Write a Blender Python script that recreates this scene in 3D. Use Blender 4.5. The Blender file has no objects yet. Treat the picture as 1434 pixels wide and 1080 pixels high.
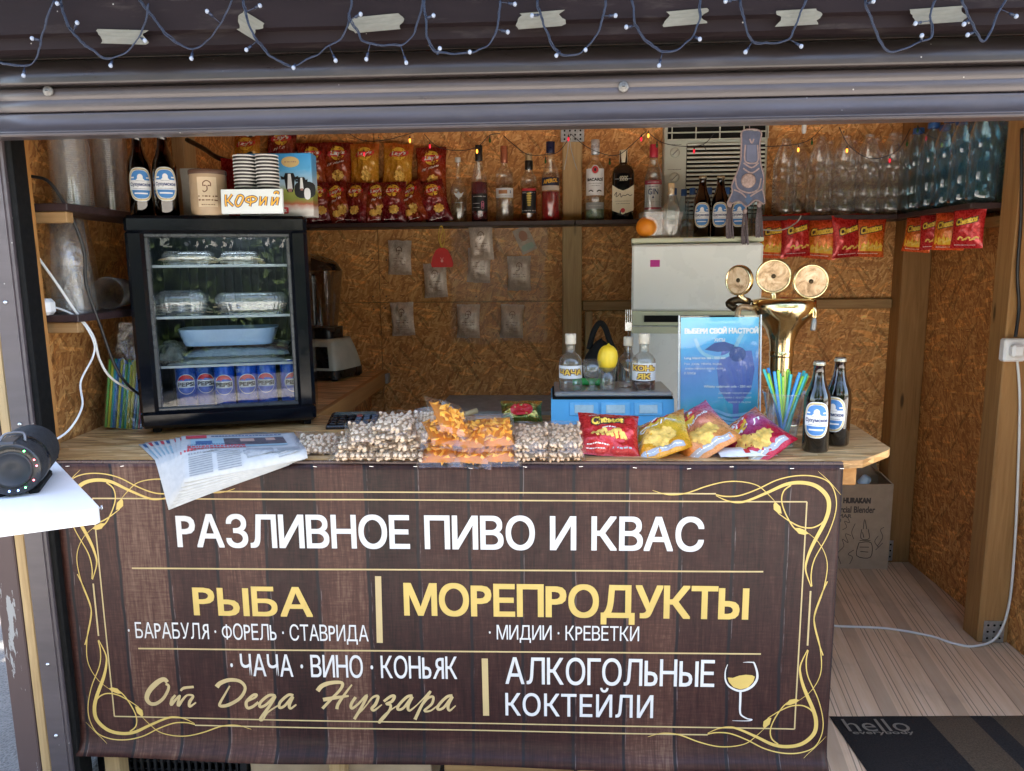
import bpy, bmesh, math, random
from math import sin, cos, pi, radians, sqrt
from mathutils import Vector, Matrix, noise
random.seed(7)
sc = bpy.context.scene
COL = sc.collection
# ------------------------------------------------------------------ camera
CAM = Vector((0.0, -1.83, 1.40)); FPX = 1037.0; IW, IH = 1434.0, 1080.0
_y, _p, _r = radians(2.8227), radians(8.9817), radians(-0.6101)
_f = Vector((-sin(_y)*cos(_p), cos(_y)*cos(_p), -sin(_p)))
_r0 = Vector((cos(_y), sin(_y), 0)); _u0 = _r0.cross(_f)
_R = _r0*cos(_r) + _u0*sin(_r); _U = _u0*cos(_r) - _r0*sin(_r)
cam = bpy.data.cameras.new('camera'); camo = bpy.data.objects.new('camera', cam); COL.objects.link(camo)
m = Matrix.Identity(4)
for i in range(3):
    m[i][0] = _R[i]; m[i][1] = _U[i]; m[i][2] = -_f[i]; m[i][3] = CAM[i]
camo.matrix_world = m
cam.sensor_width = 36; cam.lens = 36*FPX/IW; cam.clip_start = 0.02; cam.clip_end = 500
sc.camera = camo
# ------------------------------------------------------------------ sky and sun (sun stands behind the kiosk, the front is in open shade)
SUN_EL, SUN_AZ = radians(64), radians(28)       # azimuth measured from +Y towards +X
w = bpy.data.worlds.new('World'); sc.world = w; w.use_nodes = True
nt = w.node_tree; bg = nt.nodes['Background']
sky = nt.nodes.new('ShaderNodeTexSky'); sky.sky_type = 'NISHITA'; sky.sun_disc = False
sky.sun_elevation = SUN_EL; sky.sun_rotation = SUN_AZ; sky.air_density = 1.0; sky.dust_density = 2.5; sky.ozone_density = 1.0
nt.links.new(sky.outputs[0], bg.inputs[0]); bg.inputs[1].default_value = 0.15
sl = bpy.data.lights.new('sun', 'SUN'); sl.energy = 5.0; sl.angle = radians(0.5); sl.color = (1, .94, .85)
so = bpy.data.objects.new('sun', sl); COL.objects.link(so)
sd = Vector((sin(SUN_AZ)*cos(SUN_EL), cos(SUN_AZ)*cos(SUN_EL), sin(SUN_EL)))
so.rotation_euler = sd.to_track_quat('Z', 'Y').to_euler(); so.location = sd*20
sc.view_settings.view_transform = 'Standard'; sc.view_settings.look = 'None'
sc.view_settings.exposure = 2.95; sc.view_settings.gamma = 1.0; sc.view_settings.use_curve_mapping = False
sc.view_settings.use_white_balance = True; sc.view_settings.white_balance_temperature = 6900; sc.view_settings.white_balance_tint = 10
sc.render.engine = 'CYCLES'
sc.cycles.transparent_max_bounces = 40; sc.cycles.max_bounces = 7; sc.cycles.diffuse_bounces = 4; sc.cycles.glossy_bounces = 3
sc.cycles.caustics_reflective = False; sc.cycles.caustics_refractive = False
# ------------------------------------------------------------------ helpers
def at(px, py, Y=None, Z=None, X=None):
    v = _f + _R*((px-IW/2)/FPX) - _U*((py-IH/2)/FPX)
    t = (Y-CAM.y)/v.y if Y is not None else (Z-CAM.z)/v.z if Z is not None else (X-CAM.x)/v.x
    return CAM + v*t
def ppm(P):
    return FPX/((Vector(P)-CAM).dot(_f))
class G:
    """collects geometry for one mesh object"""
    def __init__(s): s.V=[]; s.F=[]; s.M=[]; s.S=[]; s.UV={}
    def add(s, V, F, mi=0, sm=False):
        o=len(s.V); s.V += [tuple(v) for v in V]
        for f in F: s.F.append(tuple(i+o for i in f)); s.M.append(mi); s.S.append(sm)
        return o
    def box(s, c, d, b=0.0, rot=None, mi=0):
        hx,hy,hz=d[0]/2,d[1]/2,d[2]/2; V=[]; F=[]
        if b<=0:
            V=[(x*hx,y*hy,z*hz) for z in(-1,1) for y in(-1,1) for x in(-1,1)]
            F=[(0,2,3,1),(4,5,7,6),(0,1,5,4),(2,6,7,3),(0,4,6,2),(1,3,7,5)]
        else:
            b=min(b,hx*.9,hy*.9,hz*.9); idx={}
            for sx in(-1,1):
                for sy in(-1,1):
                    for sz in(-1,1):
                        for a in range(3):
                            v=[sx*(hx-b),sy*(hy-b),sz*(hz-b)]; v[a]=(sx*hx,sy*hy,sz*hz)[a]
                            idx[(sx,sy,sz,a)]=len(V); V.append(v)
            I=lambda *k: idx[k]
            for a in range(3):
                o=[i for i in range(3) if i!=a]
                for sg in(-1,1):
                    q=[]
                    for (p1,p2) in((-1,-1),(1,-1),(1,1),(-1,1)):
                        k=[0,0,0]; k[a]=sg; k[o[0]]=p1; k[o[1]]=p2; q.append(I(*k,a))
                    F.append(q)
            for a in range(3):
                o=[i for i in range(3) if i!=a]
                for p1 in(-1,1):
                    for p2 in(-1,1):
                        k=[0,0,0]; k[o[0]]=p1; k[o[1]]=p2
                        ka=list(k); ka[a]=-1; kb=list(k); kb[a]=1
                        F.append((I(*ka,o[0]),I(*kb,o[0]),I(*kb,o[1]),I(*ka,o[1])))
            for sx in(-1,1):
                for sy in(-1,1):
                    for sz in(-1,1): F.append((I(sx,sy,sz,0),I(sx,sy,sz,1),I(sx,sy,sz,2)))
            # outward winding
            VV=[Vector(v) for v in V]; F2=[]
            for f in F:
                cc=sum((VV[i] for i in f),Vector())/len(f); n=(VV[f[1]]-VV[f[0]]).cross(VV[f[2]]-VV[f[0]])
                F2.append(f if n.dot(cc)>0 else tuple(reversed(f)))
            F=F2
        M=Matrix.Translation(c)
        if rot is not None: M=M@(rot if isinstance(rot,Matrix) else Matrix.Rotation(rot,4,'Z'))
        s.add([M@Vector(v) for v in V],F,mi); return s
    def bx(s,x0,x1,y0,y1,z0,z1,b=0,mi=0): return s.box(((x0+x1)/2,(y0+y1)/2,(z0+z1)/2),(x1-x0,y1-y0,z1-z0),b,None,mi)
    def lathe(s, prof, seg=24, c=(0,0,0), mi=0, sm=True, M=None, cap0=False, cap1=False, sq=0.0):
        V=[];F=[];n=len(prof)
        for (r,z) in prof:
            for k in range(seg):
                a=2*pi*k/seg; x,y=cos(a),sin(a)
                if sq>0: q=(abs(x)**(2/(1-sq))+abs(y)**(2/(1-sq)))**(-(1-sq)/2); x*=q;y*=q
                V.append((r*x+c[0],r*y+c[1],z+c[2]))
        for i in range(n-1):
            for k in range(seg):
                k2=(k+1)%seg; F.append((i*seg+k,i*seg+k2,(i+1)*seg+k2,(i+1)*seg+k))
        if M is not None: V=[M@Vector(v) for v in V]
        s.add(V,F,mi,sm)
        if cap0: s.F.append(tuple(len(s.V)-n*seg+k for k in reversed(range(seg)))); s.M.append(mi); s.S.append(False)
        if cap1: s.F.append(tuple(len(s.V)-seg+k for k in range(seg))); s.M.append(mi); s.S.append(False)
        return s
    def tube(s, pts, r, seg=8, mi=0, closed=False, caps=True):
        P=[Vector(p) for p in pts]; n=len(P); V=[];F=[]; up=Vector((0.13,0.21,1)).normalized(); prev=None
        for i,p in enumerate(P):
            t=(P[(i+1)%n]-P[i-1]) if closed else (P[min(i+1,n-1)]-P[max(i-1,0)])
            t=t.normalized() if t.length>1e-9 else Vector((0,0,1))
            if prev is None:
                a=up.cross(t); a=a.normalized() if a.length>1e-4 else Vector((1,0,0))
            else:
                a=prev-t*prev.dot(t); a=a.normalized() if a.length>1e-6 else prev
            prev=a; b=t.cross(a); rr=r[i] if isinstance(r,(list,tuple)) else r
            for k in range(seg):
                an=2*pi*k/seg; V.append(p+a*(rr*cos(an))+b*(rr*sin(an)))
        for i in range(n if closed else n-1):
            j=(i+1)%n
            for k in range(seg):
                k2=(k+1)%seg; F.append((i*seg+k,i*seg+k2,j*seg+k2,j*seg+k))
        if caps and not closed: F.append(tuple(reversed(range(seg)))); F.append(tuple((n-1)*seg+k for k in range(seg)))
        s.add(V,F,mi,True); return s
    def sheet(s, fn, nu, nv, mi=0, sm=True, closeu=False, flip=False):
        V=[];F=[];mu=nu if closeu else nu+1; o=len(s.V)
        for j in range(nv+1):
            for i in range(mu):
                V.append(tuple(fn(i/nu,j/nv)))
        for j in range(nv):
            for i in range(nu):
                i2=(i+1)%mu; q=(j*mu+i,j*mu+i2,(j+1)*mu+i2,(j+1)*mu+i)
                F.append(tuple(reversed(q)) if flip else q)
        s.add(V,F,mi,sm)
        for j in range(nv+1):
            for i in range(mu): s.UV[o+j*mu+i]=(i/nu,j/nv)
        return s
    def prism(s, poly, fn, d, mi=0):
        """poly: 2d points; fn(a,b,depth)->xyz ; d: thickness"""
        n=len(poly); V=[fn(a,b,0) for a,b in poly]+[fn(a,b,d) for a,b in poly]
        F=[tuple(range(n)),tuple(reversed(range(n,2*n)))]+[(i,i+n,(i+1)%n+n,(i+1)%n) for i in range(n)]
        s.add(V,F,mi); return s
    def flat(s, V2, F, fn, mi=0): s.add([fn(a,b) for a,b in V2],F,mi); return s
    def xf(s, M, i0=0):
        for i in range(i0,len(s.V)): s.V[i]=tuple(M@Vector(s.V[i]))
        return s
def catmull(P, n=6, closed=False):
    P=[Vector(p).to_3d() if len(p)==2 else Vector(p) for p in P]; out=[]; N=len(P)
    for i in range(N if closed else N-1):
        g=lambda k: P[k%N] if closed else P[max(0,min(N-1,k))]
        a,b,c,d=g(i-1),g(i),g(i+1),g(i+2)
        for k in range(n):
            t=k/n; out.append(.5*((2*b)+(c-a)*t+(2*a-5*b+4*c-d)*t*t+(3*b-a-3*c+d)*t**3))
    if not closed: out.append(P[-1])
    return out
def ribbon(pts, wid, n=6, smooth=True):
    """2d stroke -> verts, faces; wid: constant or list of key widths"""
    P=catmull(pts,n) if smooth and len(pts)>2 else [Vector(p).to_3d() for p in pts]; N=len(P); V=[];F=[]
    for i,p in enumerate(P):
        t=P[min(i+1,N-1)]-P[max(i-1,0)]; t=Vector((t.x,t.y)); t=t.normalized() if t.length>1e-9 else Vector((1,0))
        if isinstance(wid,(list,tuple)):
            q=i/(N-1)*(len(wid)-1); k=min(int(q),len(wid)-2); h=wid[k]+(wid[k+1]-wid[k])*(q-k)
        else: h=wid
        V+= [(p.x-t.y*h/2,p.y+t.x*h/2),(p.x+t.y*h/2,p.y-t.x*h/2)]
    for i in range(N-1): F.append((2*i+1,2*i+3,2*i+2,2*i))
    return V,F
_tc={}
def _raw(sx,shear=0.0):
    k=(sx,shear)
    if k not in _tc:
        c=bpy.data.curves.new('t','FONT'); c.body=sx; c.shear=shear; c.resolution_u=3; c.dimensions='2D'; c.fill_mode='FRONT'
        o=bpy.data.objects.new('t',c); COL.objects.link(o)
        dg=bpy.context.evaluated_depsgraph_get(); me=bpy.data.meshes.new_from_object(o.evaluated_get(dg))
        _tc[k]=([(v.co.x,v.co.y) for v in me.vertices],[tuple(p.vertices) for p in me.polygons])
        bpy.data.objects.remove(o); bpy.data.curves.remove(c); bpy.data.meshes.remove(me)
    return _tc[k]
def _glyph(ch):
    """capitals that the built-in font fills wrongly are put together from sound shapes"""
    if ch=='Р': return _raw('P')
    V,F=_raw('P'); top=max(v[1] for v in V); rf=lambda F:[tuple(reversed(f)) for f in F]
    if ch=='Ь': return [(x,top-y) for x,y in V],rf(F)
    if ch=='Ы':
        V1=[(x,top-y) for x,y in V]; w=max(v[0] for v in V1); t=.10; n=len(V1); x0=w+.10
        return V1+[(x0,0),(x0+t,0),(x0+t,top),(x0,top)],rf(F)+[(n,n+1,n+2,n+3)]
    if ch=='Я':
        V,F=_raw('R'); w=max(v[0] for v in V); return [(w-x,y) for x,y in V],rf(F)
    if ch=='Ф':
        P=[];Q=[];h=.047; m=12
        for sg in(-1,1):
            o=len(P)
            for i in range(m+1):
                t=-pi/2+pi*i/m; xo=h+.29*max(0,cos(t)); xi=h+.20*max(0,cos(t)); P+=[(sg*xo,top*.5+top*.40*sin(t)),(sg*xi,top*.5+top*.29*sin(t))]
            for i in range(m): q=(o+2*i,o+2*i+2,o+2*i+3,o+2*i+1); Q.append(q if sg>0 else tuple(reversed(q)))
        n=len(P); P+=[(-h,0),(h,0),(h,top),(-h,top)]; Q.append((n,n+1,n+2,n+3)); return P,Q
    return _raw(ch)
def text(sx, w=None, h=None, bold=0.0, shear=0.0):
    """2d outline mesh of a text, centred on its own box and scaled to w x h"""
    if any(q in sx for q in 'РЬЫЯФ'):
        V=[];F=[];x=0.0; prev=''
        for ch in sx:
            if ch==' ': x+=.30; prev=ch; continue
            gv,gf=_glyph(ch); a=min(v[0] for v in gv); b=max(v[0] for v in gv); o=len(V)
            if prev+ch in ('ГО','РА','ТА','АВ','ВА','ДУ','УК','КТ','ТЫ'): x-=.03
            V+=[(v[0]-a+x,v[1]) for v in gv]; F+=[tuple(i+o for i in f) for f in gf]; x+=b-a+.085; prev=ch
        if shear: V=[(p+q*shear,q) for p,q in V]
    else: V,F=_raw(sx,shear)
    xs=[v[0] for v in V]; ys=[v[1] for v in V]; a,b,c_,d=min(xs),max(xs),min(ys),max(ys)
    if w is None: w=h*(b-a)/(d-c_)
    if h is None: h=w*(d-c_)/(b-a)
    return [((x-(a+b)/2)/(b-a)*w,(y-(c_+d)/2)/(d-c_)*h) for x,y in V],F
def lettering(g,sx,w,h,bold,fn,mi=0,shear=0.0,step=.00002):
    """lettering laid on a surface; fn(a,b,lift)->xyz. Heavier weights are the outline widened by shifted copies, each a hair proud of the last"""
    r=bold*h; K=[(0,0)] if bold<=0 else [(0,0)]+[(p*r,q*r) for p in(-1,0,1) for q in(-1,0,1) if p or q]
    V,F=text(sx,w-2*r,h-2*r,0,shear)
    for n,(dx,dz) in enumerate(K): g.add([fn(x+dx,z+dz,n*step) for x,z in V],F,mi)
def ell(w,h,n=20,a0=0,a1=2*pi):
    return [(w/2*cos(a0+(a1-a0)*i/n),h/2*sin(a0+(a1-a0)*i/n)) for i in range(n)]
def fan(poly):
    n=len(poly); cx=sum(p[0] for p in poly)/n; cy=sum(p[1] for p in poly)/n
    return [(cx,cy)]+list(poly),[(0,1+i,1+(i+1)%n) for i in range(n)]
def ob(name, g, mats, parent=None, kind=None, loc=None, rot=None):
    me=bpy.data.meshes.new(name); me.from_pydata(g.V,[],g.F)
    if not isinstance(mats,(list,tuple)): mats=[mats]
    for mm in mats: me.materials.append(mm)
    me.polygons.foreach_set('material_index',g.M); me.polygons.foreach_set('use_smooth',g.S)
    uv=me.uv_layers.new(name='UVMap'); d=uv.data
    for p in me.polygons:
        n=p.normal; ax=max(range(3),key=lambda i:abs(n[i]))
        for li in p.loop_indices:
            vi=me.loops[li].vertex_index
            if vi in g.UV: d[li].uv=g.UV[vi]
            else:
                v=me.vertices[vi].co; d[li].uv=(v.y,v.z) if ax==0 else (v.x,v.z) if ax==1 else (v.x,v.y)
    me.update()
    o=bpy.data.objects.new(name,me); COL.objects.link(o)
    if loc is not None: o.location=loc
    if rot is not None: o.rotation_euler=rot
    if parent is not None: o.parent=parent
    if kind: o['kind']=kind
    return o
def tag(o,label,cat,group=None):
    o['label']=label; o['category']=cat
    if group: o['group']=group
    return o
def thing(name,label,cat,loc=(0,0,0),rot=(0,0,0),group=None):
    o=bpy.data.objects.new(name,None); o.empty_display_size=.02; COL.objects.link(o); o.location=loc; o.rotation_euler=rot
    return tag(o,label,cat,group)
def dup(o,label=None,loc=None,rot=None,scale=None,parent=None):
    c=o.copy(); COL.objects.link(c)
    if parent is not None: c.parent=parent
    if label: c['label']=label
    if loc is not None: c.location=loc
    if rot is not None: c.rotation_euler=rot
    if scale is not None: c.scale=scale
    for ch in list(o.children): dup(ch,parent=c)
    return c
# ------------------------------------------------------------------ materials
class N:
    def __init__(s,name):
        s.m=bpy.data.materials.new(name); s.m.use_nodes=True; s.t=s.m.node_tree; s.b=s.t.nodes['Principled BSDF']; s.o=s.t.nodes['Material Output']
    def n(s,typ,ins={},**pr):
        x=s.t.nodes.new('ShaderNode'+typ)
        for k,v in pr.items(): setattr(x,k,v)
        for k,v in ins.items(): s.set(x.inputs[k],v)
        return x
    def set(s,inp,v):
        if isinstance(v,bpy.types.NodeSocket): s.t.links.new(v,inp)
        elif isinstance(v,bpy.types.Node): s.t.links.new(v.outputs[0],inp)
        else:
            if inp.type=='RGBA' and len(v)==3: v=(*v,1)
            inp.default_value=v
    def P(s,**k):
        for a,v in k.items(): s.set(s.b.inputs[a.replace('_',' ')],v)
    def ramp(s,fac,stops,interp='LINEAR'):
        r=s.n('ValToRGB',{0:fac}); e=r.color_ramp.elements; r.color_ramp.interpolation=interp
        while len(e)<len(stops): e.new(.5)
        for i,(p,c) in enumerate(stops):
            e[i].position=p; e[i].color=(*c,1) if not isinstance(c,(int,float)) else (c,c,c,1)
        return r.outputs[0]
    def mix(s,f,a,b,bt='MIX'):
        x=s.n('Mix',data_type='RGBA',blend_type=bt); s.set(x.inputs[0],f); s.set(x.inputs[6],a); s.set(x.inputs[7],b); return x.outputs[2]
    def math(s,op,a,b=0.0): return s.n('Math',{0:a,1:b},operation=op).outputs[0]
    def coord(s,k='Object'): return s.n('TexCoord').outputs[k]
    def map(s,v,scale=(1,1,1),rot=(0,0,0),loc=(0,0,0)): return s.n('Mapping',{0:v,1:loc,2:rot,3:scale}).outputs[0]
    def noise(s,v,sc,det=4,ro=.55,dist=0): return s.n('TexNoise',{'Vector':v,'Scale':sc,'Detail':det,'Roughness':ro,'Distortion':dist}).outputs[0]
    def bump(s,h,st=.3,d=.01): s.P(Normal=s.n('Bump',{'Height':h,'Strength':st,'Distance':d}).outputs[0])
_mc={}
def pm(name,col,rough=.5,metal=0.0,var=.12,vs=18,bump=0.0,bs=60,rv=.1,coat=0.0,**kw):
    """painted / plain material with uneven colour, gloss and fine relief"""
    if name in _mc: return _mc[name]
    s=N(name); c=s.coord(); nz=s.noise(c,vs,5,.6)
    dark=tuple(x*(1-var) for x in col); lite=tuple(min(1,x*(1+var)) for x in col)
    s.P(Base_Color=s.ramp(nz,[(.3,dark),(.7,lite)]),Metallic=metal)
    s.P(Roughness=s.ramp(s.noise(c,vs*2.3,4,.6),[(.3,max(.02,rough-rv)),(.7,min(1,rough+rv))]))
    if coat: s.P(Coat_Weight=coat,Coat_Roughness=.08)
    if bump: s.bump(s.noise(c,bs,4,.6),bump,.004)
    for k,v in kw.items(): s.P(**{k:v})
    _mc[name]=s.m; return s.m
def film(name,tint=(1,1,1),rough=.08,refl=.06,edge=.6,haze=0.0,hcol=(.8,.8,.8),bump=0.0,bs=30):
    """clear thin plastic or glass wall: tinted see-through with gloss that grows at grazing angles"""
    if name in _mc: return _mc[name]
    s=N(name); s.t.nodes.remove(s.b)
    tr=s.n('BsdfTransparent',{0:(*tint,1)}); gl=s.n('BsdfGlossy',{'Color':(1,1,1,1),'Roughness':rough}); lw=s.n('LayerWeight',{'Blend':.35})
    if bump:
        bn=s.n('Bump',{'Height':s.noise(s.coord(),bs,3,.5),'Strength':bump,'Distance':.01}).outputs[0]
        s.set(gl.inputs['Normal'],bn); s.set(lw.inputs['Normal'],bn)
    fac=s.math('MULTIPLY_ADD',lw.outputs['Facing'],edge); 
    fac.node.inputs[2].default_value=refl; fac.node.use_clamp=True
    sq=s.math('MULTIPLY',fac,lw.outputs['Facing']); fa=s.math('ADD',s.math('MULTIPLY',sq,1.0),refl); fa.node.use_clamp=True
    x=s.n('MixShader',{0:fa,1:tr.outputs[0],2:gl.outputs[0]}); out=x.outputs[0]
    if haze:
        df=s.n('BsdfDiffuse',{0:(*hcol,1)}); out=s.n('MixShader',{0:haze,1:out,2:df.outputs[0]}).outputs[0]
    s.t.links.new(out,s.o.inputs[0]); _mc[name]=s.m; return s.m
def emit(name,col,st):
    if name in _mc: return _mc[name]
    s=N(name); s.P(Base_Color=col,Emission_Color=col,Emission_Strength=st,Roughness=.2); _mc[name]=s.m; return s.m
def osb(name,cols,along=0.0,ls=26,ss=150,spread=1.5,rough=.6,bump=.35):
    s=N(name); uv=s.coord('UV'); col=None; hgt=None
    wob=s.n('TexNoise',{'Vector':uv,'Scale':14,'Detail':1}).outputs[1]
    wv=s.n('VectorMath',{0:wob,1:(.005,.005,0)},operation='MULTIPLY').outputs[0]
    uvw=s.n('VectorMath',{0:uv,1:wv},operation='ADD').outputs[0]
    gr=s.noise(s.map(uvw,rot=(0,0,along),scale=(90,160,1)),1.0,3,.65)
    for i,an in enumerate((.05,.85,-.4,-.8)):
        a=along+spread*an
        v=s.map(s.map(uvw,rot=(0,0,a),loc=(i*3.7,i*1.9,0)),scale=(ls*(1+.35*(i%3)),ss*(1-.2*(i%2)),1))
        vo=s.n('TexVoronoi',{'Vector':v,'Scale':1,'Randomness':1},voronoi_dimensions='2D'); sp=s.n('SeparateColor',{0:vo.outputs[1]})
        if col is None: col=sp.outputs[0]; hgt=sp.outputs[1]
        else:
            mk=s.math('GREATER_THAN',sp.outputs[2],.5+.08*i)
            col=s.n('Mix',{0:mk,2:col,3:sp.outputs[0]}).outputs[0]; hgt=s.n('Mix',{0:mk,2:hgt,3:s.math('ADD',sp.outputs[1],.15*i)}).outputs[0]
    big=s.noise(uv,2.2,2,.6)
    tone=s.math('ADD',s.math('ADD',s.math('MULTIPLY',col,.62),s.math('MULTIPLY',gr,.33)),s.math('MULTIPLY',big,.2))
    cc=s.ramp(tone,cols)
    for an,th,q in ((.12,.90,1.35),(-.45,.91,1.3),(.62,.92,.68)):       # sparse long pale slivers and dark chips
        v=s.map(s.map(uv,rot=(0,0,along+spread*an),loc=(an*7,3,0)),scale=(ls*.55,ss*.55,1)); vo=s.n('TexVoronoi',{'Vector':v,'Scale':1},voronoi_dimensions='2D'); k=s.n('SeparateColor',{0:vo.outputs[1]}).outputs[0]
        cc=s.mix(s.math('GREATER_THAN',k,th),cc,s.mix(1.0,cc,(q,q,q*.95),'MULTIPLY'))
    s.P(Base_Color=cc,Roughness=rough,Specular_IOR_Level=.4); s.bump(gr,bump*.8,.004); _mc[name]=s.m; return s.m
def wood(name,a,b,axis=2,gs=40,rough=.6,knots=True,bump=.2):
    """sawn timber with grain along an axis of the object"""
    s=N(name); c=s.coord(); scl=[1,1,1]; scl[axis]=.06
    v=s.map(c,scale=tuple(x*gs for x in scl)); n1=s.noise(v,1.0,6,.65,1.2); n2=s.noise(s.map(c,scale=tuple(x*5 for x in scl)),1,3,.5)
    col=s.ramp(n1,[(.28,a),(.5,tuple((x+y)/2 for x,y in zip(a,b))),(.72,b)]); col=s.mix(.5,col,s.ramp(n2,[(.3,(.7,.66,.6)),(.7,(1,1,1))]),'MULTIPLY')
    if knots:
        vo=s.n('TexVoronoi',{'Vector':s.map(c,scale=(7,7,7) if axis is None else tuple(3 if i==axis else 12 for i in range(3))),'Scale':1}).outputs[0]
        col=s.mix(s.ramp(vo,[(.06,1.0),(.13,0.0)]),col,tuple(x*.35 for x in a))
    s.P(Base_Color=col,Roughness=rough,Specular_IOR_Level=.3); s.bump(n1,bump,.003); _mc[name]=s.m; return s.m

# ------------------------------------------------------------------ shape kit for packs, bottles and labels
ORD=['first','second','third','fourth','fifth','sixth','seventh','eighth','ninth','tenth','eleventh','twelfth','thirteenth','fourteenth']
def face(P): return -math.atan2(P[0]-CAM.x,P[1]-CAM.y)
def rings(poly,n=4,c=None):
    k=len(poly)
    if c is None: c=(sum(p[0] for p in poly)/k,sum(p[1] for p in poly)/k)
    V=[c]; F=[]
    for r in range(1,n+1): V+= [(c[0]+(p[0]-c[0])*r/n,c[1]+(p[1]-c[1])*r/n) for p in poly]
    for i in range(k): F.append((0,1+i,1+(i+1)%k))
    for r in range(1,n):
        for i in range(k):
            a=1+(r-1)*k+i; b=1+(r-1)*k+(i+1)%k; F.append((a,a+k,b+k,b))
    return V,F
def sup(w,h,p=2.6,n=28): return [(w/2*math.copysign(abs(cos(t))**(2/p),cos(t)),h/2*math.copysign(abs(sin(t))**(2/p),sin(t))) for t in [2*pi*i/n for i in range(n)]]
def shift(poly,dx,dy): return [(a+dx,b+dy) for a,b in poly]
def wrap(R,zc): return lambda a,b,l=0.0:((R+l)*sin(a/R),-(R+l)*cos(a/R),zc+b)
def patch(g,poly,fn,l,mi,n=4): V,F=rings(poly,n); g.add([fn(a,b,l) for a,b in V],F,mi)
def rect(g,w,h,fn,l,mi,cx=0,cy=0,nu=12,nv=2): g.sheet(lambda u,v:fn(cx+(u-.5)*w,cy+(v-.5)*h,l),nu,nv,mi)
def line(g,pts,wd,fn,l,mi,n=4,smooth=True): V,F=ribbon(pts,wd,n,smooth); g.add([fn(a,b,l) for a,b in V],F,mi)
def squig(g,x0,x1,y,hh,fn,l,mi,seed=0,wd=None):
    """a line of print too small to read"""
    rn=random.Random(seed); x=x0
    while x<x1:
        k=rn.uniform(.6,2.2)*hh; q=[(x,y),(min(x+k,x1),y+rn.uniform(-.1,.1)*hh)]; line(g,q,(wd or hh*.55)*rn.uniform(.7,1.1),fn,l,mi,1,False); x+=k+hh*.35
class Pouch:
    def __init__(s,w,h,t,seed=0,wr=1.0,seal=.06,lie=False): s.w,s.h,s.t,s.seed,s.wr,s.seal=w,h,t,seed,wr,seal
    def D(s,u,v,side):
        v2=v/(1-s.seal); av=min(1,abs(v2)); au=min(1,abs(u))
        m=(1-au**2.6)**.6*(1-av**3.0)**.75; se=s.seed*3.17+side*9
        k=.16*noise.noise((u*1.5+se,v*1.7,se))+.10*noise.noise((u*3.6+se,v*3.4+se,2))+.05*noise.noise((u*8,v*7,se))
        cr=.10*sin(u*11+se+2*noise.noise((u*2,v*2,se)))*(av**4)*(1-av**8)
        return s.t/2*(m*(1+s.wr*k*1.6)+s.wr*cr*(1-au**4))
    def pt(s,a,b,l=0.0,side=0):
        u=a/(s.w/2); v=b/(s.h/2); d=s.D(u,v,side)
        if abs(v)>1-s.seal: d=0.0006*sin(u*40)*(1 if side==0 else -1)
        x=a*(1-.07*(1-min(1,abs(v))**2)*min(1,abs(u)+.3)); z=b+.012*s.h*s.wr*noise.noise((u*2,v,s.seed))*abs(v)
        return (x,(-1 if side==0 else 1)*(d+.0003+l),z)
    def mesh(s,nu=18,nv=24):
        g=G(); f=lambda side:(lambda u,v:s.pt((u*2-1)*s.w/2,(v*2-1)*s.h/2,0,side))
        g.sheet(f(0),nu,nv,0); g.sheet(f(1),nu,nv,0,flip=True); return g
def bagmat(name,stops,rough=.28,metal=.25,tilt=.2,nz=.25,bmp=.3):
    s=N(name); uv=s.coord('UV'); sx=s.n('SeparateXYZ',{0:uv}); n1=s.noise(uv,3.2,4,.6)
    t=s.math('ADD',s.math('ADD',sx.outputs[1],s.math('MULTIPLY',s.math('SUBTRACT',sx.outputs[0],.5),tilt)),s.math('MULTIPLY',s.math('SUBTRACT',n1,.5),nz))
    s.P(Base_Color=s.ramp(t,stops),Roughness=s.ramp(s.noise(uv,14,3,.6),[(.3,rough-.1),(.7,rough+.12)]),Metallic=metal,Coat_Weight=.4,Coat_Roughness=.15)
    s.bump(s.noise(uv,7,2,.5,.8),bmp,.01); return s.m
def bottle(name,label,cat,loc,prof,R,H,glass,liq=None,cap=None,group=None,rot=None,seg=24,sq=0.0,solid=False):
    t=thing(name,label,cat,loc,(0,0,face(loc) if rot is None else rot),group)
    pr=[(r*R,z*H) for r,z in prof]; g=G(); g.lathe(pr,seg,cap0=True,sq=sq); t_=ob('bottle_body',g,glass,t)
    if liq:
        lv,lm=liq; q=[(max(.0005,r-.0022),max(z,.003)) for r,z in pr if z<lv*H]
        if q[-1][1]<lv*H-.001:
            nx=[p for p in pr if p[1]>=lv*H]; r1=q[-1][0]; 
            if nx: k=(lv*H-q[-1][1])/max(1e-6,nx[0][1]-q[-1][1]); r1=q[-1][0]+(nx[0][0]-.0022-q[-1][0])*k
            q.append((r1,lv*H))
        g=G(); g.lathe(q,seg,sq=sq,cap0=True,cap1=True); ob('drink',g,lm,t)
    if cap:
        z0,z1,r,cm,nm=cap; g=G(); g.lathe([(r*R*.98,z0*H),(r*R,z0*H+.001),(r*R,z1*H-.0015),(r*R*.93,z1*H),(.0004,z1*H+.0002)],20); ob(nm,g,cm,t)
    return t
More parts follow.
